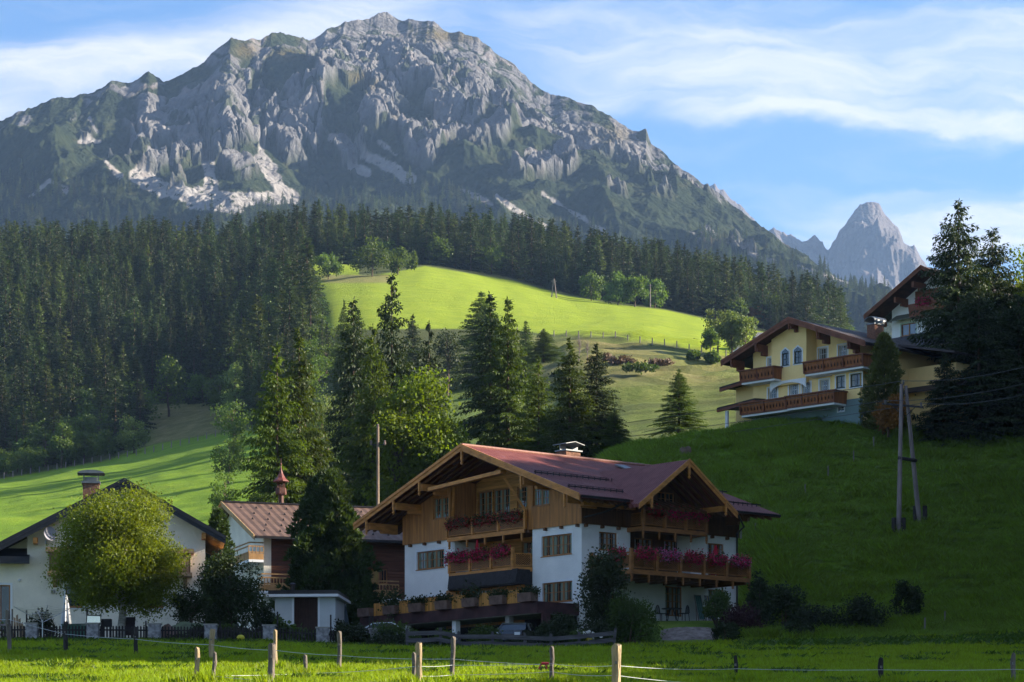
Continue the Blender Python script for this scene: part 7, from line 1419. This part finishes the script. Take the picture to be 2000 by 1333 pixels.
SH_ = [(1190, 156, 110, 130, LDK, 'round dark bush left of the patio under the balcony tree', .12, 5200), (1228, 155, 130, 112, LD2, 'large feathery green bush before the left end of the patio', .14, 6800), (1100, 153, 80, 80, LDK, 'dark shrub climbing the right end of the carport', .12, 3600), (1065, 153.5, 60, 60, LDK, 'dark shrub under the right end of the terrace wall', .12, 2600), (1128, 151, 40, 44, LD2, 'bush behind the white daisies', .10, 1500),
 (1405, 161, 70, 90, LD2, 'green shrub at the right corner of the chalet', .13, 2800), (1450, 159, 90, 72, PURP, 'purple leafed shrub right of the patio', .12, 3400), (1530, 162, 110, 120, LDK, 'large dark shrub right of the purple one', .14, 4600), (1480, 165, 70, 120, LDK, 'tall dark shrub behind the purple shrub beside the chalet', .14, 3000), (1605, 160, 110, 72, LDK, 'low dark shrub in the middle of the shrub row', .13, 3600), (1690, 161, 120, 78, LDK, 'wide low dark shrub left of the round one', .13, 3800), (1770, 165, 74, 104, LDK, 'round dark shrub at the right end of the shrub row', .13, 3200), (1560, 157, 90, 40, LDK, 'low brush at the foot of the shrub row', .12, 1800), (1420, 155.5, 60, 44, LDK, 'brush at the right end of the earth bank', .12, 1600),
 (688, 148.5, 84, 50, LDK, 'dark leafy bush left of the pillar by the white car', .14, 2600), (762, 149, 110, 56, LD2, 'green hedge bush in front of the white car', .11, 3600), (805, 149, 60, 44, LD2, 'bush left of the first carport column', .11, 1700), (868, 148.5, 80, 46, LD2, 'bush between the two carport columns', .11, 2400), (945, 148.5, 90, 56, LD2, 'bush covering the foot of the second carport column', .11, 2800), (760, 147.3, 90, 34, LDK, 'low dark hedge along the plank fence', .11, 2000), (850, 147.2, 90, 24, LDK, 'low weeds along the plank fence', .11, 1400),
 (515, 160, 60, 90, LDK, 'dark bush against the left shed wall', .13, 3000), (575, 150.5, 80, 40, LD2, 'large leafed squash plants before the shed', .24, 900), (548, 150.5, 50, 60, LD2, 'climbing squash plant on the tall stake', .24, 700), (612, 150.5, 50, 34, LD2, 'squash plants before the slatted shed doors', .22, 600), (462, 150.3, 90, 36, LDK, 'garden weeds around the pumpkin', .16, 1500), (490, 150, 60, 26, LD2, 'low garden plants right of the pumpkin', .16, 900), (440, 150.8, 50, 46, LD2, 'leafy garden plant behind the pumpkin', .18, 900),
 (80, 153, 74, 70, LDK, 'climbing shrub behind the rotary dryer', .12, 2200), (385, 151, 50, 40, LDK, 'dark plants behind the picket fence', .14, 1200), (663, 163, 40, 60, LDK, 'dark thuja right of the white shed', .10, 2000), (120, 149.8, 50, 14, LD2, 'weeds along the foot of the picket fence', .10, 500), (350, 149.8, 80, 18, LDK, 'dark creeper on the picket fence before the mound', .10, 900),
 (1355, 700, 20, 10, LD2, 'scrub on the terraced pasture', .6, 200), (6, 153, 24, 50, LD2, 'sunlit twig bush at the left edge', .12, 300), (1168, 152.5, 70, 60, LDK, 'garden bush right of the daisies', .12, 2400), (1010, 150, 60, 26, LDK, 'low bush under the terrace by the parked car', .12, 900)]
for i, (px, D, w, h, mt, lb, lf, n) in enumerate(SH_): shrub(px, D, w, h, mt, lb, 500+i, lf, n, 'shrubs and garden plants')
BRSH = leafm('brown_scrub', (.13, .085, .05), .2, (1.2, 1.1, .8))
# brown scrub on the terraced pasture
for i, (px, py, w, h, mt, lb) in enumerate(((1215, 712, 70, 12, BRSH, 'row of brown scrub on the terraced pasture'), (1290, 714, 80, 9, BRSH, 'reddish scrub right of the brown row on the pasture'), (1185, 706, 26, 12, BRSH, 'bare brown bush on the pasture edge'), (1100, 738, 60, 12, LD2, 'green scrub line below the pasture terraces'), (1250, 732, 90, 10, LD2, 'green scrub under the reddish one on the pasture'))):
    D = D_at(px, py, 330, 690); shrub(px, D, w, h, mt, lb, 600+i, .5, 700, 'scrub on the rough pasture')
# daisies and yellow flowers
def flowers(px, D, wpx, hpx, mat, label, seed, n=60, sz=.07):
    rg = np.random.default_rng(seed); w, h = wpx/5400*D, hpx/5400*D; e = empty('flower_clump', gp(px, D)); tag(e, label, 'flowers'); P_ = np.stack([rg.normal(size=n)*w/3.2, rg.normal(size=n)*.25, h*(.45+.5*rg.random(n))], 1); V_, F_ = [], []
    for p in P_:
        k = 6; a = np.arange(k)*2*math.pi/k; d = np.stack([np.cos(a), -.4+0*a, np.sin(a)], 1); b = len(V_)*1; vv = np.concatenate([[p], p+unit(d)*sz]); V_.append(vv); F_.append(np.array([(0, 1+i, 1+(i+1) % k) for i in range(k)])+7*(len(V_)-1))
    link('blossom', np_mesh('blossom', np.concatenate(V_), np.concatenate(F_), [mat]), e); b = np.stack([P_[:, 0]*.8, P_[:, 1], P_[:, 2]*0], 1); v, f = kites(np.repeat(b, 3, 0), np.repeat(P_, 3, 0)+rg.normal(size=(n*3, 3))*.06, unit(rg.normal(size=(n*3, 3))*[1, 1, .1]), np.full(n*3, .018)); link('stalks', np_mesh('stalks', v, f, [LD2]), e)
flowers(1148, 152, 40, 34, PETAL_W, 'clump of white daisies below the right end of the terrace', 1, 70, .075); flowers(1143, 151.5, 16, 20, PETAL_Y, 'small yellow flower clump in front of the daisies', 2, 70, .05); flowers(860, 68, 300, 3, PETAL_W, 'tiny white flowers in the sunlit grass before the carport', 3, 14, .03)
# ------------------------------------------------------------------ garden furniture and other things
pb = Vector(gp(83, 148.6)); e = empty('rotary_dryer', pb); tag(e, 'folding rotary clothes dryer with pale lines in front of the left house', 'clothes dryer'); c0 = Vector((0, 0, 1.1)); m = MB(); m.tube([(0, 0, 0), (0, 0, 1.25)], .03, 8); m.build('post', STEEL, e); tips = []
for a in (20, 110, 200, 290): d = Vector((math.cos(R(a)), math.sin(R(a)), 0)); t_ = c0+d*1.55+Vector((0, 0, .82)); tips.append(t_); m = MB(); m.tube([c0, t_], .02, 6); m.tube([c0+Vector((0, 0, .55)), c0.lerp(t_, .5)], .012, 5); m.build('arm', STEEL, e)
m = MB()
for k in range(3, 10):
    for i in range(4): a, b = c0.lerp(tips[i], k/9.3), c0.lerp(tips[(i+1) % 4], k/9.3); m.tube([a, a.lerp(b, .5)-Vector((0, 0, .05)), b], .007, 4)
m.build('lines', M_('pale_line', (.50, .48, .36), .6, .1, 4), e)
def parasol(name, loc, h, r, mat, label, polem=STEEL, foot=True):
    e = empty(name, loc); tag(e, label, 'parasol'); m = MB(); m.tube([(0, 0, 0), (0, 0, h)], .025, 8); m.build('pole', polem, e); m = MB(); n = 16; prof = [(.04, h+.05), (r*.45, h*.85), (r*.8, h*.55), (r, h*.30), (r*1.05, h*.16), (r*.5, h*.15)]; m.lathe((0, 0, 0), prof, n); m.v = [(v[0]*(1+.22*(-1)**(k % n)), v[1]*(1+.22*(-1)**(k % n)), v[2]) for k, v in enumerate(m.v)]; m.build('canopy', mat, e)
    if foot: m = MB(); m.lathe((0, 0, 0), [(.25, 0), (.25, .06), (.05, .12)], 12); m.build('foot', CONC, e)
parasol('folded_parasol', gp(129, 155), 2.55, .27, M_('white_canvas', (.62, .64, .68), .8, .06, 3, transl=.1), 'tall folded white parasol in front of the left house')
parasol('folded_red_parasol', CH.w(CH.f2(1398, 1100, -1.8)[0], -1.8, zf3), 2.05, .24, M_('red_canvas', (.42, .012, .035), .8, .1, 3), 'folded red parasol on the long side balcony of the chalet')
parasol('loggia_parasol', CH.w(-.5, CH.f1(932, 1080, -.5)[0], zf2), 1.95, .16, bpy.data.materials['red_canvas'], 'folded red parasol in the first floor loggia of the chalet', foot=False)
parasol('grey_parasol', gp(672, 170), 2.5, .3, M_('grey_canvas', (.05, .07, .09), .8, .1, 3), 'folded dark grey parasol beside the white shed')
# deck chairs, table and chairs on the patio
def stripe_mat(name, cols, pitch):
    m = M_(name, cols[0], .8, .0, 1); N, L = m.node_tree.nodes, m.node_tree.links; b = N['Principled BSDF']; t = N.new('ShaderNodeTexCoord'); sp = N.new('ShaderNodeSeparateXYZ'); L.new(t.outputs['Object'], sp.inputs[0]); d = N.new('ShaderNodeMath'); d.operation = 'DIVIDE'; L.new(sp.outputs['X'], d.inputs[0]); d.inputs[1].default_value = pitch; f = N.new('ShaderNodeMath'); f.operation = 'FRACT'; L.new(d.outputs[0], f.inputs[0]); r = N.new('ShaderNodeValToRGB'); r.color_ramp.interpolation = 'CONSTANT'; L.new(f.outputs[0], r.inputs[0]); e = r.color_ramp.elements; e[0].position = 0; e[0].color = (*cols[0], 1); e[1].position = 1/len(cols); e[1].color = (*cols[1], 1)
    for i, c in enumerate(cols[2:]): q = e.new((i+2)/len(cols)); q.color = (*c, 1)
    L.new(r.outputs[0], b.inputs['Base Color']); return m
zpat = gz(CH.w(8, -2.2).x, CH.w(8, -2.2).y)
def deck_chair(px, mat, label, tilt):
    s_ = CH.f2(px, 1190, -1.0)[0]; p = CH.w(s_, -1.0); e = empty('deck_chair', (p.x, p.y, gz(p.x, p.y)), R(40.28)); tag(e, label, 'deck chair', 'folded deck chairs leaning on the patio'); A = lambda x, z: (x, .42*z/1.5-.35, z); m = MB()
    for x in (-.29, .29): m.bar(A(x, 0), A(x*.9, 1.62), .04, .05); m.bar((x, -.15, 0), A(x*.9, 1.15), .035, .04)
    for z in (.08, .75, 1.60): m.bar(A(-.29, z), A(.29, z), .04, .04)
    m.build('frame', POLEW, e); k = MB(); a, b, c_, d = A(-.25, .12), A(.25, .12), A(.23, 1.58), A(-.23, 1.58); k.prism([(q[0], q[1]-.035, q[2]) for q in (a, b, c_, d)], (0, .012, 0)); k.build('sling', mat, e)
deck_chair(1364, stripe_mat('green_stripe', [(.05, .13, .13), (.12, .22, .20), (.05, .13, .13)], .16), 'green striped deck chair leaning beside the patio door', 0); deck_chair(1384, stripe_mat('blue_yellow_stripe', [(.04, .06, .16), (.45, .45, .42), (.42, .30, .06), (.04, .06, .16)], .2), 'blue, white and yellow striped deck chair leaning right of the green one', 0)
BLKP = M_('black_plastic', (.012, .012, .016), .5, .2, 2)
p = CH.w(CH.f2(1312, 1195, -2.2)[0], -2.2); e = empty('garden_table', (p.x, p.y, gz(p.x, p.y))); tag(e, 'round black garden table on the patio', 'table'); m = MB(); m.lathe((0, 0, .70), [(.60, 0), (.62, .02), (.60, .045)], 20); m.build('table_top', BLKP, e)
for a in range(4): m = MB(); d = (math.cos(a*1.571+.6), math.sin(a*1.571+.6)); m.tube([(.12*d[0], .12*d[1], .7), (.3*d[0], .3*d[1], .35), (.42*d[0], .42*d[1], 0)], .025, 6); m.build('leg', BLKP, e)
for i, (px, rz, lb) in enumerate(((1291, .6, 'black garden chair left of the round patio table'), (1333, 3.6, 'black garden chair with a curved back right of the patio table'))):
    p = CH.w(CH.f2(px, 1195, -2.1)[0], -2.1-.1*i); e = empty('garden_chair', (p.x, p.y, gz(p.x, p.y)), rz); tag(e, lb, 'chair', 'black garden chairs on the patio'); m = MB(); m.box(-.24, .24, -.24, .24, .42, .46); m.build('seat', BLKP, e); m = MB(); pr = [(-.26, .22*math.cos(a), .46+.48*math.sin(a)) for a in np.linspace(0, math.pi, 9)]; m.tube(pr, .025, 6)
    for k in range(5): y_ = -.16+.08*k; m.bar((-.26, y_, .46), (-.26, y_, .46+.48*math.sin(math.acos(max(-1, min(1, y_/.22))))), .03, .02)
    m.build('backrest', BLKP, e)
    for (a, b) in ((-.22, -.22), (-.22, .22), (.22, -.22), (.22, .22)): m = MB(); m.tube([(a, b, .42), (a*1.15, b*1.15, 0)], .022, 6); m.build('leg', BLKP, e)
# cars
def car(loc, rz, paint, label, plate=False):
    e = empty('parked_car', loc, rz); tag(e, label, 'car'); m = MB(); prof = [(-2.05, .35), (-2.08, .72), (-1.95, .92), (-1.1, 1.0), (1.35, 1.02), (1.98, .95), (2.08, .7), (2.05, .35)]; n = len(prof); W2 = .86; vs = []; fs = []
    for y, s_ in ((-W2, .97), (-W2*1.02, 1), (W2*1.02, 1), (W2, .97)):
        for (x, z) in prof: vs.append((x, y, z))
    for r in range(3):
        for i in range(n): fs.append((r*n+i, r*n+(i+1) % n, (r+1)*n+(i+1) % n, (r+1)*n+i))
    fs += [tuple(range(n))[::-1], tuple(3*n+i for i in range(n))]; m.add(vs, fs); o = m.build('body', paint, e, True); b = o.modifiers.new('b', 'BEVEL'); b.width = .07; b.segments = 3
    g = MB(); cab = [(-1.05, 1.0, .80), (-.35, 1.42, .66), (.75, 1.48, .64), (1.55, 1.02, .78)]; vs = [(x, s_*y, z) for s_ in (-1, 1) for (x, z, y) in cab]; g.add(vs, [(0, 1, 2, 3), (7, 6, 5, 4), (0, 4, 5, 1), (1, 5, 6, 2), (2, 6, 7, 3), (3, 7, 4, 0)]); g.build('windows', GLASS, e)
    rf = MB(); rf.prism([(-.38, -.66, 1.42), (.78, -.64, 1.48), (.78, .64, 1.48), (-.38, .66, 1.42)], (0, 0, .05)); 
    for s_ in (-1, 1): rf.bar((-1.05, s_*.81, 1.0), (-.36, s_*.67, 1.44), .06, .07); rf.bar((.77, s_*.65, 1.5), (1.56, s_*.79, 1.02), .07, .09); rf.bar((.2, s_*.66, 1.46), (.25, s_*.82, 1.0), .06, .05)
    o = rf.build('roof_panel', paint, e)
    for x in (-1.3, 1.3):
        for s_ in (-1, 1): w = MB(); w.tube([(x, s_*.72, .32), (x, s_*.90, .32)], .32, 18); q = w.build('wheel', BLKP, e); w = MB(); w.tube([(x, s_*.89, .32), (x, s_*.915, .32)], .19, 14); w.build('rim', STEEL, q)
    for s_ in (-1, 1): h = MB(); h.box(-2.09, -2.0, s_*.62-.16, s_*.62+.16, .66, .82); h.build('headlight', TRIMW, e); h = MB(); h.box(2.0, 2.09, s_*.66-.12, s_*.66+.12, .68, .88); h.build('tail_light', PETAL_R, e)
    if plate:
        h = MB(); h.box(-2.13, -2.10, -.26, .26, .42, .53); pl_ = h.build('number_plate', M_('plate_white', (.7, .72, .74), .5, .02, 3), e); h = MB(); h.box(-2.137, -2.131, .20, .26, .425, .525); h.build('plate_band', M_('plate_blue', (.02, .08, .4), .5, .02, 3), pl_)
    return e
WP = M_('white_car_paint', (.55, .58, .62), .25, .03, 1, coat=.6, spec=.6); DP = M_('dark_car_paint', (.02, .022, .026), .25, .05, 1, coat=.6)
p = gp(738, 160); car((p[0], p[1], (HOR-1217)/5400*160-1.52), R(8), WP, 'white car parked behind the hedge beside the terrace')
p = gp(1008, 157); car((p[0], p[1]+1.5, 9.75), R(75), DP, 'dark car parked in the shade under the terrace', True)
# tarpaulin mound, pumpkin, metal box, table, bin, planks
def mound(px, D, wpx, hpx, mat, label, seed, name='covered_mound', cat='mound'):
    v, f = bmesh_ico(4); w, h = wpx/5400*D/2, hpx/5400*D; n = fbm(v[:, 0]*1.5+seed, v[:, 1]*1.5, 3, seed)*.25; v = v*(1+n[:, None])*[w, .9, h]; v[:, 2] = np.maximum(v[:, 2], -.2); o = link(name, np_mesh(name, v, f, [mat], smooth=True)); o.location = gp(px, D); tag(o, label, cat)
mound(372, 152.5, 120, 40, M_('green_tarpaulin', (.13, .17, .10), .6, .3, 1.5, .8), 'long mound under a green tarpaulin behind the picket fence', 3); mound(330, 151.5, 40, 34, M_('brown_cloth', (.13, .08, .065), .8, .3, 2, .5), 'brown covered heap at the left end of the tarpaulin mound', 7)
v, f = bmesh_ico(4); a = np.arctan2(v[:, 1], v[:, 0]); v = v*[1, 1, .82]*(1+.06*np.cos(9*a)[:, None]*[1, 1, .3])*.21; e = empty('pumpkin', Vector(gp(470, 148.4))+Vector((0, 0, .35))); tag(e, 'yellow pumpkin hanging on the garden fence', 'pumpkin'); link('fruit', np_mesh('fruit', v, f, [M_('pumpkin_skin', (.48, .42, .03), .5, .12, 4)], smooth=True), e); m = MB(); m.tube([(0, 0, .15), (.02, 0, .24), (.06, 0, .3)], [.03, .02, .018], 6); m.build('stalk', LD2, e)
p = Vector(gp(184, GF_)); m = MB(); m.prism([(-.36, -.2, 1.08), (.36, -.2, 1.08), (.34, -.2, 1.42), (-.34, -.2, 1.44)], (0, .42, 0)); e = empty('metal_box', p); tag(e, 'shiny steel box standing on the second stone pillar', 'box'); m.build('casing', M_('polished_steel', (.7, .66, .58), .25, .1, 2, metal=1), e); m = MB(); m.box(-.38, .38, -.22, .24, 1.44, 1.48); m.build('lid', METAL_D, e)
p = Vector(gp(253, 151)); e = empty('dark_chair', p); tag(e, 'dark high backed garden chair between the birch and the stake', 'chair'); DKW = M_('dark_wicker', (.028, .018, .022), .8, .2, 6); m = MB(); m.prism([(-.26, 0, .45), (.26, 0, .45), (.30, .18, 1.42), (-.27, .18, 1.42)], (0, .05, 0)); m.build('backrest', DKW, e); m = MB(); m.box(-.27, .27, -.5, .0, .40, .47); m.build('seat', DKW, e)
for (a, b) in ((-.24, -.46), (.24, -.46), (-.24, -.02), (.24, -.02)): m = MB(); m.bar((a, b, 0), (a, b, .42), .045, .045); m.build('leg', DKW, e)
p = Vector(gp(150, 152)); e = empty('garden_bin', p); tag(e, 'green lidded garden container behind the picket fence', 'container'); m = MB(); m.prism([(-.75, 0, 0), (.75, 0, 0), (.82, 0, .98), (-.82, 0, .98)], (0, .7, 0)); m.build('bin', M_('green_plastic', (.03, .10, .075), .5, .1, 2), e); m = MB(); m.prism([(-.86, -.05, .98), (.86, -.05, 1.02), (.86, .78, 1.06), (-.86, .78, 1.02)], (0, 0, .05)); m.build('lid', bpy.data.materials['green_plastic'], e)
p = Vector(gp(208, 151.5)); e = empty('black_crate', p); tag(e, 'black square crate right of the steel box', 'crate'); m = MB(); m.box(-.28, .28, -.2, .2, .85, 1.28); m.build('crate_body', BLKP, e); m = MB()
for (a, b) in ((-.24, -.16), (.24, -.16), (-.24, .16), (.24, .16)): m.bar((a, b, 0), (a, b, .85), .04, .04)
m.build('stand', BLKP, e)
p = Vector(gp(33, 153)); e = empty('wooden_boards', p); tag(e, 'curved wooden trellis board leaning by the terrace door', 'board'); m = MB()
for k in range(5): x = -.28+k*.14; m.prism([(x, 0, 0), (x+.12, 0, 0), (x+.12-.12, .35, 1.55-abs(x)*1.5), (x-.12, .35, 1.55-abs(x+.05)*1.5)], (0, .02, 0))
m.build('slats', M_('trellis_wood', (.24, .17, .11), .9, .3, 3), e)
p = Vector(gp(8, 150.5)); e = empty('garden_bench', p); tag(e, 'grey slatted garden bench at the left edge', 'bench'); m = MB()
for z_ in (.45, .72, .98): m.bar((-.9, .2, z_), (.36, .2, z_), .03, .12)
m.build('backrest', POLEW, e); m = MB()
for y_ in (-.25, -.1, .05): m.bar((-.9, y_, .45), (.36, y_, .45), .1, .03, up=(0, 0, 1))
m.build('seat', POLEW, e)
for x in (-.8, .28): m = MB(); m.bar((x, -.25, 0), (x, -.25, .45), .06, .06); m.bar((x, .2, 0), (x, .2, 1.0), .06, .06); m.build('leg', POLEW, e)
# the meadow fence at the foot of the forest
for i in range(26):
    px = 8+i*17.2; up = np.interp(px, [0, 200, 300, 450], [937, 902, 884, 846]); D = D_at(px, up, 500, 760); p = gp(px, D); m = MB(); m.tube([(0, 0, -.2), (0, 0, 1.4)], [.13, .12], 5); o = m.build('meadow_post', POLEW); o.location = p; tag(o, 'thin post of the fence along the upper edge of the left meadow', 'fence post', 'posts along the upper edge of the left meadow')
for i in range(20):
    px = 1010+i*24; py = np.interp(px, [1000, 1060, 1200, 1300, 1480], [650, 657, 662, 678, 708]); D = D_at(px, py, 500, 760); p = gp(px, D); m = MB(); m.tube([(0, 0, -.2), (0, 0, 1.4)], [.13, .12], 5); o = m.build('meadow_post', POLEW); o.location = p; tag(o, 'thin post of the fence along the lower edge of the bright meadow', 'fence post', 'posts along the lower edge of the bright meadow')
# bare trees on the pasture
for (px, top, D, s, lb) in ((1130, 652, 560, 3, 'bare grey leafless tree on the rough pasture'), (1147, 660, 555, 5, 'smaller leafless tree beside the bare one on the pasture')):
    p = gp(px, D); h_ = (HOR-top)/5400*D-p[2]; rg = np.random.default_rng(s); cs = np.stack([rg.normal(size=40)*h_*.22, rg.normal(size=40)*h_*.22, h_*(.5+.5*rg.random(40)), np.ones(40)], 1); tv, tf = limbs_np(h_, cs, rg, h_*.018, .2, n=4); o = link('bare_tree', np_mesh('bare_tree', tv, tf, [M_('bare_bark', (.16, .13, .12), .9, .2, 2)])); o.location = p; tag(o, lb, 'tree')
# ------------------------------------------------------------------ grass
def tuft_mesh(name, seed, n, h, spread, mat, w=.012, lean=.5):
    rg = np.random.default_rng(seed); b = np.stack([rg.normal(size=n)*spread, rg.normal(size=n)*spread, np.full(n, -.02)], 1); hh = h*(.5+.7*rg.random(n)); d = rg.normal(size=(n, 3))*[lean, lean, 0]; t = b+d*hh[:, None]+np.stack([0*hh, 0*hh, hh], 1); v, f = kites(b, t, unit(rg.normal(size=(n, 3))*[1, 1, .1]), np.full(n, w), .35); return np_mesh(name, v, f, [mat])
GRASS = leafm('grass_blades', (.20, .275, .012), .5, (1.5, 1.5, .4), .3, .25); GRASS_H = leafm('hill_grass', (.14, .225, .028), .35, (1.5, 1.4, .4), .35, .3); GRASS_M = leafm('meadow_grass', (.24, .32, .03), .45, (1.4, 1.4, .4), .3, .2); WEED = leafm('broad_weed', (.05, .10, .016), .35, (1.5, 1.5, .4), .3, .2)
def grass_stuff():
    rg = np.random.default_rng(9); K = []
    spec = [('field_grass', [tuft_mesh('grass_tuft', 1, 26, .085, .07, GRASS, .011, .6), tuft_mesh('grass_tuft', 2, 18, .15, .06, GRASS, .010, .35), tuft_mesh('weed_tuft', 3, 16, .12, .06, WEED, .04, 1.1)], 'short meadow grass and weeds on the field'), ('hill_grass', [tuft_mesh('grass_tuft', 5, 26, .26, .22, GRASS_H, .028, .8), tuft_mesh('grass_tuft', 6, 24, .40, .18, GRASS_H, .028, .6)], 'rough grass on the shaded hill'), ]
    for nm, meshes, lb in spec:
        src = []
        P, S_, R_, K_ = [], [], [], []
        if nm == 'field_grass':
            N_ = 60000; Y = 58*np.exp(rg.random(N_)**1.25*math.log(153/58)); X = (rg.uniform(-40, 2040, N_)-1000)/5400*Y; zz = ground_np(X, Y); cl = fbm(X/3, Y/4, 3, 12)
            for i in range(N_):
                s = (.8+.5*rg.random())*(1+.5*cl[i])*(1+(Y[i]-60)/110); k = 2 if (cl[i] > .33 and rg.random() < .35) else (1 if rg.random() < .18+.25*(Y[i] > 140) else 0); P.append((X[i], Y[i], zz[i])); S_.append((s*1.2, s*1.2, s)); R_.append(rg.random()*6.28); K_.append(k)
            for (pp, hh), Dp in FPP.values():
                for _ in range(34):
                    X_, Y_ = pp.x+rg.normal()*.22, pp.y+rg.normal()*.3; s = 1.5+.9*rg.random(); P.append((X_, Y_, gz(X_, Y_))); S_.append((s, s, s)); R_.append(rg.random()*6.28); K_.append(1)
            # docks and nettles along the field's far edge and in the right part
            for _ in range(900):
                px = rg.uniform(1450, 2040) if rg.random() < .6 else rg.uniform(-20, 1200); Yq = rg.uniform(128, 150) if px > 1450 else rg.uniform(145, 149); Xq = (px-1000)/5400*Yq; s = 2.2+1.8*rg.random(); P.append((Xq, Yq, gz(Xq, Yq))); S_.append((s, s, s*.8)); R_.append(rg.random()*6.28); K_.append(2)
        else:
            N_ = 60000; px = rg.uniform(1130, 2060, N_); Y = rg.uniform(156, 242, N_); X = (px-1000)/5400*Y; zz = ground_np(X, Y); cl = fbm(X/5, Y/8, 3, 14)
            for i in range(N_):
                if px[i] < 1460 and Y[i] < 190: continue
                s = (.7+.6*rg.random())*(1+.7*cl[i]); P.append((X[i], Y[i], zz[i])); S_.append((s*1.2, s*1.2, s)); R_.append(rg.random()*6.28); K_.append(int(rg.random() < .4+cl[i]))
        for k, me in enumerate(meshes):
            i = next(q for q in range(len(K_)) if K_[q] == k); o = link('grass_tuft', me); o.location = P[i]; o.scale = S_[i]; tag(o, 'loose tuft of the grass', None, None, 'stuff'); src.append(o)
        scatter(nm, P, S_, R_, K_, src, lb, 'grass')
grass_stuff()
# ------------------------------------------------------------------ haze
def haze(dens, col=(.62,.76,1.0)):
    m = bpy.data.materials.new('haze'); m.use_nodes = True; N, L = m.node_tree.nodes, m.node_tree.links
    N.remove(N['Principled BSDF']); pv = N.new('ShaderNodeVolumePrincipled'); pv.inputs['Density'].default_value = dens; pv.inputs['Color'].default_value = (*col, 1); pv.inputs['Anisotropy'].default_value = .2
    L.new(pv.outputs[0], N['Material Output'].inputs['Volume'])
    b = MB(); b.box(-13000, 15000, -60, 15000, -60, 2600); o = b.build('haze', m); tag(o, kind='stuff')
haze(4e-5, (.38,.60,1.0))
